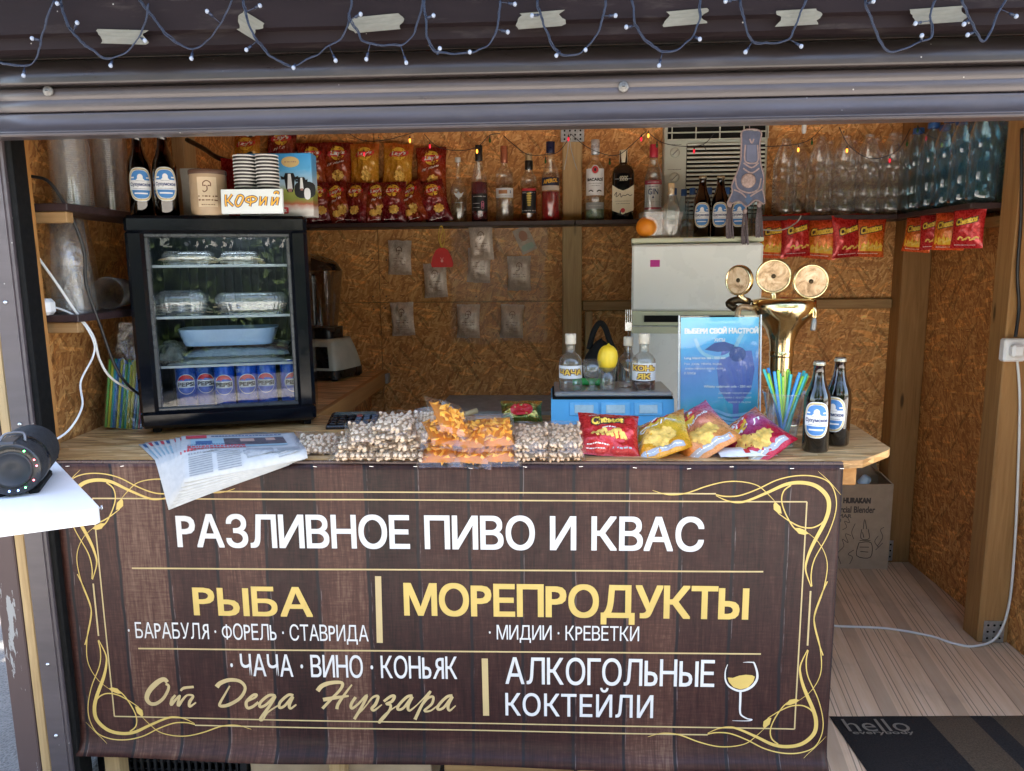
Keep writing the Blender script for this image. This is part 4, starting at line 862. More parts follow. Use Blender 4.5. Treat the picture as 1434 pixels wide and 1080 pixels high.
# clear film stapled over part of the wall
g=G(); A=at(628,318,Y=1.694); B=at(765,480,Y=1.694)
g.sheet(lambda u,v:(A.x+(B.x-A.x)*(u+.05*noise.noise((v*4,1,0))),1.694-.006*abs(noise.noise((u*5,v*6,3))),A.z+(B.z-A.z)*(v+.04*noise.noise((u*4,2,0)))),34,34,flip=True); tag(ob('plastic_film',g,film('wall_film',(.97,.96,.94),.16,.07,.35,bump=1.0,bs=70)),'crinkled clear plastic film stapled on the board wall behind the sachets','plastic film')
# red tag on a yellow string, faded card
P=at(619,360,Y=1.49); t=thing('hanging_tag','red rounded tag hanging on a yellow string from the shelf','tag',P)
g=G(); poly=[(-.046,-.045),(-.05,-.03),(-.042,.0),(-.028,.028),(-.010,.040),(.010,.040),(.028,.028),(.042,.0),(.05,-.03),(.046,-.045)]; g.prism(poly,lambda a,b,d:(a,-.003+d,b),.006); ob('tag_body',g,pm('red_tag',(.55,.012,.010),.55),t)
g=G(); line(g,[(-.006,-.002),(0,-.014),(.006,-.002)],.002,lambda a,b,l:(a,-.0035-l,b),0,0); patch(g,shift(ell(.012,.012,10),0,-.018),lambda a,b,l:(a,-.0035-l,b),0,0,1); ob('tag_print',g,pm('pale_red_print',(.75,.35,.33),.5),t)
g=G(); g.tube(catmull([(0,0,.040),(-.012,-.004,.075),(-.010,-.002,.115),(0,0,.135),(.010,.002,.115),(.013,.004,.075),(.002,0,.040)],6),.0018,6); g.tube(catmull([(.002,.002,.040),(-.006,-.006,.08),(.006,.003,.118),(0,0,.135)],6),.0018,6); ob('string',g,pm('yellow_string',(.62,.42,.06),.7),t)
P=at(735,336,Y=1.688); t=thing('faded_card','faded pink and green card tucked crooked under the shelf','card',P,(0,-.42,0))
g=G(); g.sheet(lambda u,v:((u-.5)*.075,-.004*sin(u*pi),(v-.5)*.12),6,6); ob('card',g,pm('faded_card_paper',(.52,.42,.34),.6,var=.3,vs=30),t)
g=G(); fc=lambda a,b,l:(a,-.0052-l,b); patch(g,shift(ell(.04,.05,12),.0,.02),fc,0,0,1); patch(g,shift(sup(.06,.03,4,12),0,-.035),fc,.0003,1,1); squig(g,-.02,.02,.0,.006,fc,.0004,0,3); ob('card_print',g,[pm('faded_rust',(.42,.20,.13),.6),pm('faded_green',(.36,.44,.36),.6)],t)
# ------------------------------------------------------------------ white fridge at the back
RF=thing('refrigerator','cream white fridge freezer standing against the back wall','refrigerator',(0,0,0))
rx0,rx1=at(884,335,Y=1.1).x,at(1062,335,Y=1.1).x
g=G(); g.bx(rx0,rx1,1.12,1.66,0.03,WF-.022,.006); ob('cabinet',g,M_CREAM,RF)
g=G(); g.bx(rx0-.004,rx1+.004,1.09,1.665,WF-.020,WF,.004); ob('top_cover',g,M_CREAM2,RF)
zd=at(960,437,Y=1.07).z; zd2=at(960,452,Y=1.07).z
g=G(); g.bx(rx0,rx1,1.068,1.115,zd+.006,WF-.026,.008); d1=ob('freezer_door',g,M_CREAM,RF)
g=G(); g.bx(rx0,rx1,1.068,1.115,.06,zd2-.012,.008); d2=ob('door',g,M_CREAM,RF)
g=G(); g.bx(rx0+.004,rx1-.004,1.075,1.115,zd2-.010,zd+.004,.002); ob('handle_strip',g,M_CREAM2,RF)
g=G(); g.bx(rx0+.05,rx1-.06,1.0665,1.074,zd2+.004,zd-.012,.001); ob('handle_recess',g,M_RUB,RF)
g=G(); zq=at(960,462,Y=1.07).z; g.bx(rx0,rx1,1.062,1.0675,zq-.012,zq+.014,.003); ob('trim',g,M_CREAM2,d2)
g=G(); g.bx((rx0+rx1)/2-.05,(rx0+rx1)/2+.05,1.0882,1.0898,WF-.016,WF-.004); ob('name_plate',g,pm('plate_grey',(.50,.52,.50),.4),RF)
RF.matrix_basis=Matrix.Translation((rx0,1.068,0))@Matrix.Rotation(radians(-6.5),4,'Z')@Matrix.Translation((-rx0,-1.068,0))
P=at(917,369,Y=1.066); g=G(); g.bx(P.x-.018,P.x+.018,1.0655,1.0675,P.z-.013,P.z+.013); ob('pink_sticker',g,pm('magenta_sticker',(.55,.02,.28),.5),d1)
# chest behind the counter with a black bag on it
P0=at(622,560,Y=.95); P1=at(880,560,Y=.95)
t=thing('storage_chest','dull grey chest standing behind the counter','chest',(0,0,0)); zc=at(700,556,Y=1.0).z
g=G(); g.bx(P0.x,P1.x,.70,1.05,zc-.035,zc,.008); ob('lid',g,pm('grey_lid',(.20,.185,.16),.5),t); g=G(); g.bx(P0.x+.01,P1.x-.01,.71,1.04,0.0,zc-.036,.004); ob('chest_body',g,pm('grey_body',(.20,.19,.17),.5),t)
P=at(842,512,Y=.9); t=thing('black_bag','black fabric bag standing behind the scale','bag',(P.x,.9,zc+.001))
hb=at(842,478,Y=.9).z-zc
g=G(); g.sheet(lambda u,v:(.085*cos(2*pi*u)*(sin(pi*(.30+.70*v))**.6)*(1+.25*noise.noise((u*6,v*3,4))),.07*sin(2*pi*u)*sin(pi*(.30+.70*v))**.6,hb*v*(1+.10*noise.noise((cos(2*pi*u)*2,sin(2*pi*u)*2,7)))),28,14,closeu=True); mb=pm('black_cloth',(.007,.007,.008),.85,bump=.4,bs=90); ob('bag_body',g,mb,t)
g=G(); g.tube(catmull([(-.045,0,hb-.03),(-.03,0,hb+.03),(-.008,0,hb+.065),(.012,0,hb+.05),(.03,.0,hb),(.05,0,hb-.04)],6),.011,7); ob('bag_handle',g,mb,t)
# blender on the side worktop
P=at(481,520,Y=1.35); z0=CT-.001; bp=at(481,517,Z=z0); bp=(bp.x,min(bp.y,1.5),z0)
BLD=thing('blender','heavy duty blender with grey base and dark clear jug','blender',bp,(0,0,-.28)); BLD.scale=(1.13,1.13,1.22); bs_=1.0/ppm(bp)*1.0
m_gr=pm('grey_green_plastic',(.42,.44,.38),.4); sB=.255/.22
g=G(); g.sheet(lambda u,v:((.115-.03*v**1.5)*math.copysign(abs(cos(2*pi*u))**.35,cos(2*pi*u)),(.11-.035*v**1.5)*math.copysign(abs(sin(2*pi*u))**.35,sin(2*pi*u)),.035+.115*v),36,8,closeu=True); g.F.append(tuple(range(8*36,9*36))); g.M.append(0); g.S.append(False); base=ob('base',g,m_gr,BLD)
g=G(); g.sheet(lambda u,v:((.118)*math.copysign(abs(cos(2*pi*u))**.35,cos(2*pi*u)),(.113)*math.copysign(abs(sin(2*pi*u))**.35,sin(2*pi*u)),.008+.032*v),36,2,closeu=True); ob('base_skirt',g,M_BLACK,base)
for sx in(-1,1):
    for sy in(-1,1): g=G(); g.lathe([(.012,0),(.014,.01)],10,(sx*.09,sy*.085,0),cap0=True); ob('foot',g,M_RUB,base)
g=G(); g.prism([(-.085,.05),(.085,.05),(.07,.125),(-.07,.125)],lambda a,b,d:(a,-.1155+.24*(b-.035)-d*.004,b),1.0); cp_=ob('control_panel',g,M_BLACK,base)
g=G(); g.lathe([(.0003,.016),(.013,.016),(.016,.010),(.017,0)],18,M=Matrix.Translation((0,-.106,.085))@Matrix.Rotation(pi/2-.2,4,'X')); ob('speed_knob',g,pm('knob_ring',(.30,.30,.30),.3,metal=.6),cp_)
g=G(); g.sheet(lambda u,v:(.062*math.copysign(abs(cos(2*pi*u))**.5,cos(2*pi*u)),.062*math.copysign(abs(sin(2*pi*u))**.5,sin(2*pi*u)),.151+.04*v),28,2,closeu=True); g.F.append(tuple(range(2*28,3*28))); g.M.append(0); g.S.append(False); ob('collar',g,M_BLACK,BLD)
g=G(); g.sheet(lambda u,v:((.045+.025*v)*math.copysign(abs(cos(2*pi*u))**.5,cos(2*pi*u)),(.045+.025*v)*math.copysign(abs(sin(2*pi*u))**.5,sin(2*pi*u)),.191+.205*v),28,5,closeu=True); ob('jug',g,film('smoky_jug',(.55,.55,.55),.1,.10,.8),BLD)
g=G(); g.bx(-.012,.012,-.085,-.06,.20,.385,.006); ob('jug_handle',g,M_BLACK,BLD)
g=G(); g.sheet(lambda u,v:(.082*(1-.25*v)*cos(2*pi*u),.080*(1-.25*v)*sin(2*pi*u),.397+.045*v-.02*cos(2*pi*u)*v),28,4,closeu=True); g.F.append(tuple(range(4*28,5*28))); g.M.append(0); g.S.append(False); ob('lid',g,M_BLACK,BLD)
# ------------------------------------------------------------------ small glass door fridge on the counter
FP=at(200,611,Z=CT); FA=radians(16.5); FW,FD=.505,.40; FH=FT-CT
FM=Matrix.Translation((FP.x,FP.y,CT))@Matrix.Rotation(FA,4,'Z')
def fl(px,py,d):
    """pixel -> fridge coordinates on its plane y=d"""
    v=_f+_R*((px-IW/2)/FPX)-_U*((py-IH/2)/FPX); I=FM.inverted(); o=I@CAM; q=I.to_3x3()@v; return o+q*((d-o.y)/q.y)
FR=thing('display_fridge','small black fridge with glass door standing on the counter','refrigerator',(FP.x,FP.y,CT),(0,0,FA))
m_gb=pm('gloss_black',(.004,.005,.008),.12,var=.2,rv=.04,Specular_IOR_Level=.30); m_in=pm('fridge_liner',(.018,.026,.040),.4)
g=G(); zb=.022; w_=.018
g.bx(0,w_,.03,FD,zb,FH,.002); g.bx(FW-w_,FW,.03,FD,zb,FH,.002); g.bx(w_,FW-w_,.03,FD,zb,zb+.03); g.bx(w_,FW-w_,.03,FD,FH-.03,FH); g.bx(w_,FW-w_,FD-.03,FD,zb+.03,FH-.03); ob('cabinet',g,m_gb,FR)
g=G(); g.bx(w_,FW-w_,FD-.036,FD-.031,zb+.03,FH-.03); g.bx(w_,w_+.004,.035,FD-.036,zb+.03,FH-.03); g.bx(FW-w_-.004,FW-w_,.035,FD-.036,zb+.03,FH-.03); ob('liner',g,m_in,FR)
for x in (.02,FW-.04):
    for y in (.04,FD-.06): g=G(); g.bx(x,x+.022,y,y+.022,0,zb,.002); ob('foot',g,M_RUB,FR)
# door frame with stepped profile
DR=bpy.data.objects.new('door',None); COL.objects.link(DR); DR.parent=FR
fw=.052
def barH(z0,z1,nm='frame_bar'): g=G(); g.bx(0,FW,-.012,.028,z0,z1,.009); return ob(nm,g,m_gb,FR)
DR_=None; bpy.data.objects.remove(DR)
g=G(); g.bx(0,FW,-.014,.028,FH-fw,FH,.010); g.bx(0,FW,-.014,.028,zb,zb+fw,.010); g.bx(0,fw,-.0135,.0275,zb+fw-.01,FH-fw+.01,.010); g.bx(FW-fw,FW,-.0135,.0275,zb+fw-.01,FH-fw+.01,.010)
door=ob('door_frame',g,m_gb,FR)
g=G(); i0=fw-.002
for (a,b,c_,d_) in ((i0,FW-i0,FH-fw-.010,FH-fw+.001),(i0,FW-i0,zb+fw-.001,zb+fw+.010)): g.bx(a,b,-.006,.022,c_,d_,.003)
for (a,b) in ((i0,fw+.010),(FW-fw-.010,FW-i0)): g.bx(a,b,-.006,.022,zb+fw+.010,FH-fw-.010,.003)
ob('gasket',g,pm('grey_gasket',(.05,.055,.06),.3,coat=.3),door)
s=N('door_glass'); s.t.nodes.remove(s.b); tr=s.n('BsdfTransparent',{0:(.86,.92,.96,1)}); gl=s.n('BsdfGlossy',{'Color':(.95,.98,1,1),'Roughness':.0})
lw=s.n('Fresnel',{'IOR':1.45}); fa=s.math('ADD',s.math('MULTIPLY',lw.outputs[0],1.3),.01); mx=s.n('MixShader',{0:fa,1:tr.outputs[0],2:gl.outputs[0]}); s.t.links.new(mx.outputs[0],s.o.inputs[0])
g=G(); g.add([(fw,.004,zb+fw),(FW-fw,.004,zb+fw),(FW-fw,.004,FH-fw),(fw,.004,FH-fw)],[(0,1,2,3)]); ob('glass_pane',g,s.m,door)
g=G(); P=fl(312,328,.03); lettering(g,'25L',.05,.018,.03,lambda a,b,l:(P.x+a,.0335-l,P.z+b)); ob('display_digits',g,emit('led_digits',(.75,.85,1.0),.5),FR)
g=G(); g.bx(.11,FW-.11,.045,.055,FH-.040,FH-.032); ob('led_strip',g,emit('cool_led',(.70,.85,1.0),2.2),FR)  # added glowing strip that brightens the cans; daylight from outside lights them
M_RACK=pm('rack_glass_edge',(.55,.60,.62),.2)
zs1=fl(310,372,.05).z; zs2=fl(310,443,.05).z; zs3=fl(310,511,.05).z; zs0=zb+.032
for z in (zs1,zs2,zs3):
    g=G(); g.bx(w_+.006,FW-w_-.006,.05,FD-.05,z-.0045,z-.0005); r=ob('rack',g,film('rack_glass',(.80,.88,.90),.05,.08,.7),FR); g=G(); g.bx(w_+.006,FW-w_-.006,.044,.0495,z-.005,z+.003,.001); ob('rack_rim',g,M_RACK,r)
for k in range(14):
    g=G(); x=.07+k*.028; g.bx(x,x+.006,FD-.044,FD-.037,.10,FH-.08); ob('back_rib',g,pm('rib_grey',(.03,.042,.06),.4),FR)
# drink cans
M_CAN=pm('blue_can',(.004,.10,.58),.3,metal=.1); M_CANT=pm('can_aluminium',(.70,.71,.72),.3,metal=1)
can0=None
for k,(px,py,d) in enumerate(((262,583,.13),(290,582,.14),(316,585,.085),(347,584,.085),(375,583,.095),(408,583,.085))):
    P=fl(px,553,d); wp=FM@Vector((P.x,d,zs0)); lb='blue soft drink can in the glass door fridge, %s from the left'%ORD[k]
    if can0 is None:
        can0=thing('drink_can',lb,'can',wp,(0,0,face(wp)),'soft drink cans on the fridge floor')
        g=G(); g.lathe([(.020,.0),(.024,.003),(.0275,.012),(.0275,.128),(.0235,.138)],24,cap0=True); ob('can_body',g,M_CAN,can0)
        g=G(); g.lathe([(.0236,.1375),(.0242,.140),(.0235,.142),(.021,.139),(.0003,.1385)],20); ob('can_lid',g,M_CANT,can0)
        f=wrap(.0278,.075); g=G(); patch(g,ell(.055,.058,30),f,0,0,8); patch(g,ell(.051,.054,30),f,.0002,1,8)
        R_=.0250; top=[(R_*cos(t),R_*1.09*sin(t)) for t in [pi*(.12+.76*i/14) for i in range(15)]]+[(-.021,.012),(-.008,.0105),(.008,.0145),(.0215,.0155)]
        patch(g,top,f,.0004,2,5)
        rect(g,.0510,.019,f,.0005,0,0,.0,12); lettering(g,'PEPSI',.047,.0125,.07,lambda a,b,l:f(a,b,.0008+l),3,step=.00003)
        ob('can_print',g,[M_BAGW,M_CAN,pm('can_red',(.70,.02,.05),.3),M_INK],can0)
    else: dup(can0,lb,wp,(0,0,face(wp)+(.35 if k==5 else random.uniform(-.15,.15))))
for o in [q for q in bpy.data.objects if q.name.startswith('drink_can')]: o.scale=(1.1,1.1,1.1)
# food boxes
M_BOXC=film('clear_food_box',(.93,.95,.96),.08,.16,.8,haze=.12)
def foodbox(label,px0,px1,y0,y1,d,zr,fill,n,seed,dome=0):
    A=fl(px0,y1,d); B=fl(px1,y0,d); w_=B.x-A.x; h=max(.03,B.z-zr-.002); cx=(A.x+B.x)/2; wp=FM@Vector((cx,d+.055,zr+.0005))
    t=thing('food_box',label,'food container',wp,(0,0,FA),'clear food boxes in the fridge'); g=G()
    def fn(u,v):
        a=u*2*pi; k=(.86+.14*min(1,v*1.6)) if v<.62 else 1-(.16+dome)*((v-.62)/.38)**2; rb=1+.012*sin(u*2*pi*34)
        return (w_/2*k*rb*math.copysign(abs(cos(a))**.4,cos(a)),.055*k*rb*math.copysign(abs(sin(a))**.4,sin(a)),h*v)
    g.sheet(fn,136,7,closeu=True); o=len(g.V)-136; g.F.append(tuple(range(o,o+136))); g.M.append(0); g.S.append(False); ob('box_shell',g,M_BOXC,t)
    g=G(); g.tube([(w_/2*1.03*math.copysign(abs(cos(a))**.4,cos(a)),.057*math.copysign(abs(sin(a))**.4,sin(a)),h*.62) for a in [2*pi*i/60 for i in range(60)]],.0018,5,closed=True); ob('box_rim',g,M_CLEAR,t)
    rn=random.Random(seed); g=G()
    for i in range(n):
        x=rn.uniform(-.42,.42)*w_; y=rn.uniform(-.042,.03); z=.004+rn.uniform(0,.42)*h; a=rn.uniform(-.6,.6); L=rn.uniform(.012,.03)
        g.tube(catmull([(x-L*cos(a),y,z),(x,y-.004,z+rn.uniform(0,.008)),(x+L*cos(a),y+L*sin(a)*.4,z)],3),rn.uniform(.0016,.003),5,mi=rn.randrange(2))
    if n: ob('food_strips',g,fill,t,kind='stuff')
M_F1=pm('dried_squid',(.66,.50,.30),.7); M_F2=pm('dried_squid_pale',(.78,.68,.52),.7); M_F3=pm('smoked_fish',(.50,.36,.26),.5)
foodbox('clear box of dried fish strips at the upper left in the fridge',224,296,351,371,.07,zs1,[M_F1,M_F2],120,1)
foodbox('clear box of dried fish strips at the upper right in the fridge',308,361,351,371,.07,zs1,[M_F2,M_F1],90,2)
foodbox('domed clear box on the middle fridge rack at left',214,288,406,441,.07,zs2,[M_F2,M_F3],40,3,.15)
foodbox('wide clear box on the middle fridge rack at right',300,402,408,440,.07,zs2,[M_F3,M_F1],70,4)
A=fl(250,470,.14); B=fl(388,445,.14); wp=FM@Vector(((A.x+B.x)/2,.17,zs3+.055)); 
t=thing('food_tray','pale blue plastic tray under the middle fridge rack','tray',wp,(0,0,FA)); g=G(); g.sheet(lambda u,v:((B.x-A.x)/2*(.88+.12*v)*math.copysign(abs(cos(2*pi*u))**.4,cos(2*pi*u)),.09*(.88+.12*v)*math.copysign(abs(sin(2*pi*u))**.4,sin(2*pi*u)),.052*v),40,3,closeu=True); g.F.append(tuple(range(40))); g.M.append(0); g.S.append(False); ob('tray_shell',g,pm('pale_blue_tray',(.30,.44,.62),.35,var=.06),t)
for k,(px0,px1,zo,mt,lb) in enumerate(((240,404,.004,'white_pack','white vacuum pack lying on the lowest fridge rack'),(262,408,.026,'fish_pack','vacuum packed red fish lying on top of the white pack'),(214,262,.006,'grey_pack','grey fish in a clear bag at the left of the lowest rack'))):
    A=fl(px0,500,.12); B=fl(px1,500,.12); po=Pouch(B.x-A.x,.2,.028 if k<2 else .06,40+k,1.5); g=po.mesh(); wp=FM@Vector(((A.x+B.x)/2,.15,zs3+zo+.014+(.012 if k==2 else 0)))
    col={'white_pack':[(.1,(.55,.60,.62)),(.9,(.70,.74,.75))],'fish_pack':[(.2,(.45,.50,.52)),(.4,(.38,.14,.12)),(.6,(.50,.30,.26)),(.8,(.50,.56,.60))],'grey_pack':[(.2,(.20,.20,.17)),(.6,(.36,.36,.31)),(.9,(.26,.27,.24))]}[mt]
    t=thing('food_pack',lb,'food pack',wp,(radians(-90+8),0,FA),'packs in the fridge'); ob('pack',g,bagmat(mt,col,.25,.0,.1,.5),t)
# ------------------------------------------------------------------ things on top of the small fridge
P=at(268,295,Y=.44); t=thing('paper_packet','plain white folded paper packet behind the coffee tin','packet',(P.x,.47,FT+.001),(0,0,.1))
g=G(); g.sheet(lambda u,v:((u-.5)*.075+.006*(v>.8)*(u-.3),-.006*sin(u*pi),.150*v),6,8); ob('front_sheet',g,pm('packet_paper',(.62,.60,.55),.8),t); g=G(); g.sheet(lambda u,v:((u-.5)*.075,.02-.006*sin(u*pi),.142*v),6,8); ob('back_sheet',g,pm('packet_paper',(.62,.60,.55),.8),t)
P=at(290,297,Y=.37); t=thing('coffee_tin','beige coffee tin with brown lid on the small fridge','tin',(P.x,.39,FT+.001),(0,0,face((P.x,.39))))
M_TIN=pm('beige_tin',(.42,.30,.19),.4); g=G(); g.lathe([(.050,0),(.052,.002),(.052,.122)],32,cap0=True); ob('tin_body',g,M_TIN,t)
g=G(); g.lathe([(.0535,.118),(.054,.120),(.054,.130),(.052,.132),(.0003,.132)],32); ob('lid',g,pm('brown_lid',(.13,.07,.05),.45),t)
f=wrap(.0525,.062); g=G(); rect(g,.055,.085,f,0,0,-.004,.004); line(g,[(-.014,.020),(-.014,.030),(-.004,.036),(.006,.030),(.006,.020)],.003,f,.0004,1); line(g,[(-.012,.022),(.004,.022)],.0035,f,.0005,1,1,False); line(g,[(-.004,.022),(-.004,.010),(-.012,.004),(-.016,.008)],.003,f,.0004,1)
for k,y in enumerate((-.008,-.019)): squig(g,-.03,.024,y,.008,f,.0004,1,k)
squig(g,-.022,.015,-.032,.005,f,.0004,1,7); ob('label_paper',g,[pm('tin_label',(.66,.52,.36),.5),M_BROWNINK],t)
# hand lettered sign
A=at(309,298,Y=.30); B=at(392,264,Y=.30); sw,sh=B.x-A.x,B.z-FT
t=thing('handwritten_sign','small white sign with hand drawn orange letters on the small fridge','sign',((A.x+B.x)/2,.315,FT+.001),(radians(-4),0,.05))
g=G(); g.box((0,0,sh/2),(sw,.012,sh),.001); ob('sign_board',g,pm('sign_white',(.72,.76,.78),.6,var=.03),t)
def hs(x,y): return ((x-527)/870*sw,(430-y)/345*sh)
LT=[[[(165,325),(160,420),(165,495)],[(255,325),(190,410),(175,420)],[(185,405),(225,450),(265,490)]],[[(345,340),(300,430),(320,490),(365,470),(410,380),(385,340),(345,345)]],[[(515,360),(460,380),(445,420),(500,440),(570,425),(595,385),(555,360),(515,360)],[(510,360),(515,430),(500,495)]],[[(655,355),(640,490)],[(645,480),(690,420),(735,365)],[(740,360),(720,485)]],[[(825,365),(805,490)],[(815,480),(855,425),(895,375)],[(905,370),(880,485)],[(850,325),(865,300),(905,300),(900,330)]]]
fs=lambda a,b,l:(a,-.0064-l,b+sh*.48); g=G(); q=0
for L in LT:
    for st in L: line(g,[hs(*p) for p in st],.0085,fs,q*.00003,0); q+=1
for L in LT:
    for st in L: line(g,[hs(*p) for p in st],.0045,fs,.0006+q*.00003,1); q+=1
ob('sign_letters',g,[M_LN,pm('orange_marker',(.85,.45,.05),.5)],t)
# striped paper cups
cup0=None
def cupstack(label,P,n,r0=.0335,r1=.031):
    t=thing('paper_cup_stack',label,'cups',P,(0,0,0),'stacked striped paper cups'); 
    for k in range(n):
        z=.004+k*.0098; g=G(); g.lathe([(r1,z),(r0-.0015,z+.0058)],24,mi=0); g.lathe([(r0-.0015,z+.0056),(r0,z+.0062),(r0,z+.0088),(r1,z+.0098)],24,mi=1); ob('paper_cup',g,[M_INK,pm('cup_white',(.74,.73,.71),.6)],t)
    g=G(); g.lathe([(r1,n*.0098+.004),(.0003,n*.0098+.004)],24); ob('cup_base',g,pm('cup_white',(.74,.73,.71),.6),t)
    return t
for px,lb in ((347,'left stack of black and white striped paper cups'),(378,'right stack of black and white striped paper cups')):
    P=at(px,297,Y=.375); top=at(px,217,Y=.375).z; cupstack(lb,(P.x,.375,FT+.001),int((top-FT)/.0098))
# carton with cows, and a red packet beside it
A=at(334,300,Y=.44); B=at(432,213,Y=.44); cw,chh=B.x-A.x,B.z-FT
t=thing('milk_carton','blue milk carton pack with black and white cows','carton',((A.x+B.x)/2,.465,FT+.001),(0,0,.04))
s=N('carton_print'); sx=s.n('SeparateXYZ',{0:s.coord()}); zz=s.math('DIVIDE',sx.outputs[2],chh); nz=s.noise(s.coord(),40,4,.6)
s.P(Base_Color=s.ramp(s.math('ADD',zz,s.math('MULTIPLY',s.math('SUBTRACT',nz,.5),.12)),[(.10,(.62,.60,.58)),(.20,(.35,.10,.05)),(.28,(.20,.24,.05)),(.42,(.30,.34,.08)),(.50,(.45,.62,.75)),(.75,(.10,.42,.75)),(1.0,(.04,.30,.66))]),Roughness=.4); M_CART=s.m
g=G(); g.box((0,.02,chh/2),(cw,.06,chh),.002); cb=ob('carton_body',g,M_CART,t); fc=lambda a,b,l:(a,-.0106-l,b)
g=G(); K_,W_m,Pk=0,1,2
def cow(cx,cz,s_,o):
    patch(g,[(cx+a*s_,cz+b*s_) for a,b in ((-.016,.02),(-.012,.030),(.012,.030),(.016,.02),(.012,-.012),(.007,-.024),(-.007,-.024),(-.012,-.012))],fc,o,0,2)
    patch(g,[(cx+a*s_,cz+b*s_) for a,b in ((-.004,.028),(.004,.028),(.007,-.008),(.0075,-.016),(-.0075,-.016),(-.007,-.008))],fc,o+.0004,1,2)
    patch(g,[(cx+a*s_,cz+b*s_) for a,b in ((-.006,-.014),(.006,-.014),(.005,-.023),(-.005,-.023))],fc,o+.0006,2,1)
    for sg in(-1,1): patch(g,[(cx+sg*a*s_,cz+b*s_) for a,b in ((.014,.018),(.026,.022),(.024,.012),(.015,.012))],fc,o,0,1)
patch(g,[(cw*.40+a,chh*.42+b) for a,b in sup(.065,.05,3,16)],fc,.0003,0,2); patch(g,[(cw*.43+a,chh*.36+b) for a,b in sup(.02,.035,2.5,12)],fc,.0006,1,2)
cow(cw*.20,chh*.52,1.05,.0008); cow(cw*.36,chh*.50,.75,.0022)
patch(g,[(cw*.22+a,chh*.86+b) for a,b in ell(.055,.032,18)],fc,.0004,3,2); squig(g,cw*.14,cw*.30,chh*.86,.006,fc,.0007,2,3); patch(g,[(cw*.10+a,chh*.10+b) for a,b in sup(.03,.02,6,12)],fc,.0004,4,1); lettering(g,'2%',.018,.010,.04,lambda a,b,l:fc(cw*.10+a,chh*.10+b,.0008+l),1)
ob('carton_pictures',g,[M_LK,M_LW,pm('cow_nose',(.35,.18,.15),.5),pm('oval_logo',(.62,.45,.20),.4),M_LR],t)
A=at(318,298,Y=.50); po=Pouch(.09,.185,.03,51); t=thing('snack_packet','red foil packet wedged left of the milk carton','snack packet',(A.x+.018,.535,FT+.094),(0,.05,.1)); ob('packet',po.mesh(),M_CHR,t)
P=at(320,215,Y=.7); g=G(); g.tube(catmull([at(262,196,Y=1.0),at(285,208,Y=.9),at(305,221,Y=.8),at(330,226,Y=.8),at(352,215,Y=.85)],6),.009,8); tag(ob('black_hose',g,M_CABB),'thick black cable running behind the coffee tin','cable')
g=G(); P=at(347,194,Y=1.68); t=thing('power_socket','grey wall socket above the cow milk carton','socket',P); g.box((0,0,0),(.085,.03,.07),.004); ob('socket_box',g,M_WHITE,t); g=G(); [g.lathe([(.0003,0),(.012,0)],12,M=Matrix.Translation((x,-.0155,0))@Matrix.Rotation(pi/2,4,'X')) for x in(-.02,.02)]; ob('socket_holes',g,M_INK,t)
# ------------------------------------------------------------------ clear cup stacks on the left shelves
M_CUPS=film('cup_plastic',(.90,.92,.93),.10,.10,.8,haze=.10)
def nested(label,loc,rb,rt,n,step,plain=0.0,rot=(0,0,0)):
    t=thing('cup_stack',label,'cups',loc,rot,'stacks of clear plastic cups'); g=G(); pr=[]; H=n*step+plain
    for k in range(n):
        z=k*step; r=rb+(rt-rb)*z/H; pr+=[(r,z),(r+.003,z+step*.15),(r+.003,z+step*.45),(r,z+step*.6)]
    pr+=[(rb+(rt-rb)*(n*step)/H,n*step),(rt,H),(.0005,H)] if plain else [(.0005,n*step)]
    g.lathe(pr,28); ob('cups',g,M_CUPS,t)
    if plain==0:
        g=G(); g.lathe([(rb*.85,.002),(rb*.8,n*step*.98)],20); ob('inner_cups',g,M_CUPS,t)
    return t
for (px,lb,r) in ((104,'clear plastic cup stack nearest the opening on the upper left shelf',.050),(158,'clear plastic cup stack beside the beer bottles on the upper left shelf',.052)):
    P=at(px,288,X=-1.35); nested(lb,(-1.35,P.y,zU+.001),r,r,46,.0062)
P=at(100,440,X=-1.355); nested('tall stack of upturned clear cups on the lower left shelf',(-1.355,P.y+.02,zL+.001),.058,.042,24,.0055,.13)
P=at(158,410,X=-1.34); nested('clear cup stack lying on its side on the lower left shelf',(-1.345,P.y-.02,zL+.050),.047,.035,16,.008,.07,(radians(90),0,radians(190)))
g=G(); P=at(98,450,X=-1.355); g.lathe([(.066,.0),(.068,.08),(.064,.15),(.050,.26),(.02,.272)],24); 
for i,v in enumerate(g.V): q=1+.06*noise.noise((v[0]*30,v[1]*30,v[2]*14)); g.V[i]=(v[0]*q,v[1]*q,v[2])
tag(ob('plastic_bag',g,M_FOILC,loc=(-1.355,at(100,440,X=-1.355).y+.02,zL+.0005)),'clear plastic bag pulled over the tall cup stack','plastic bag')
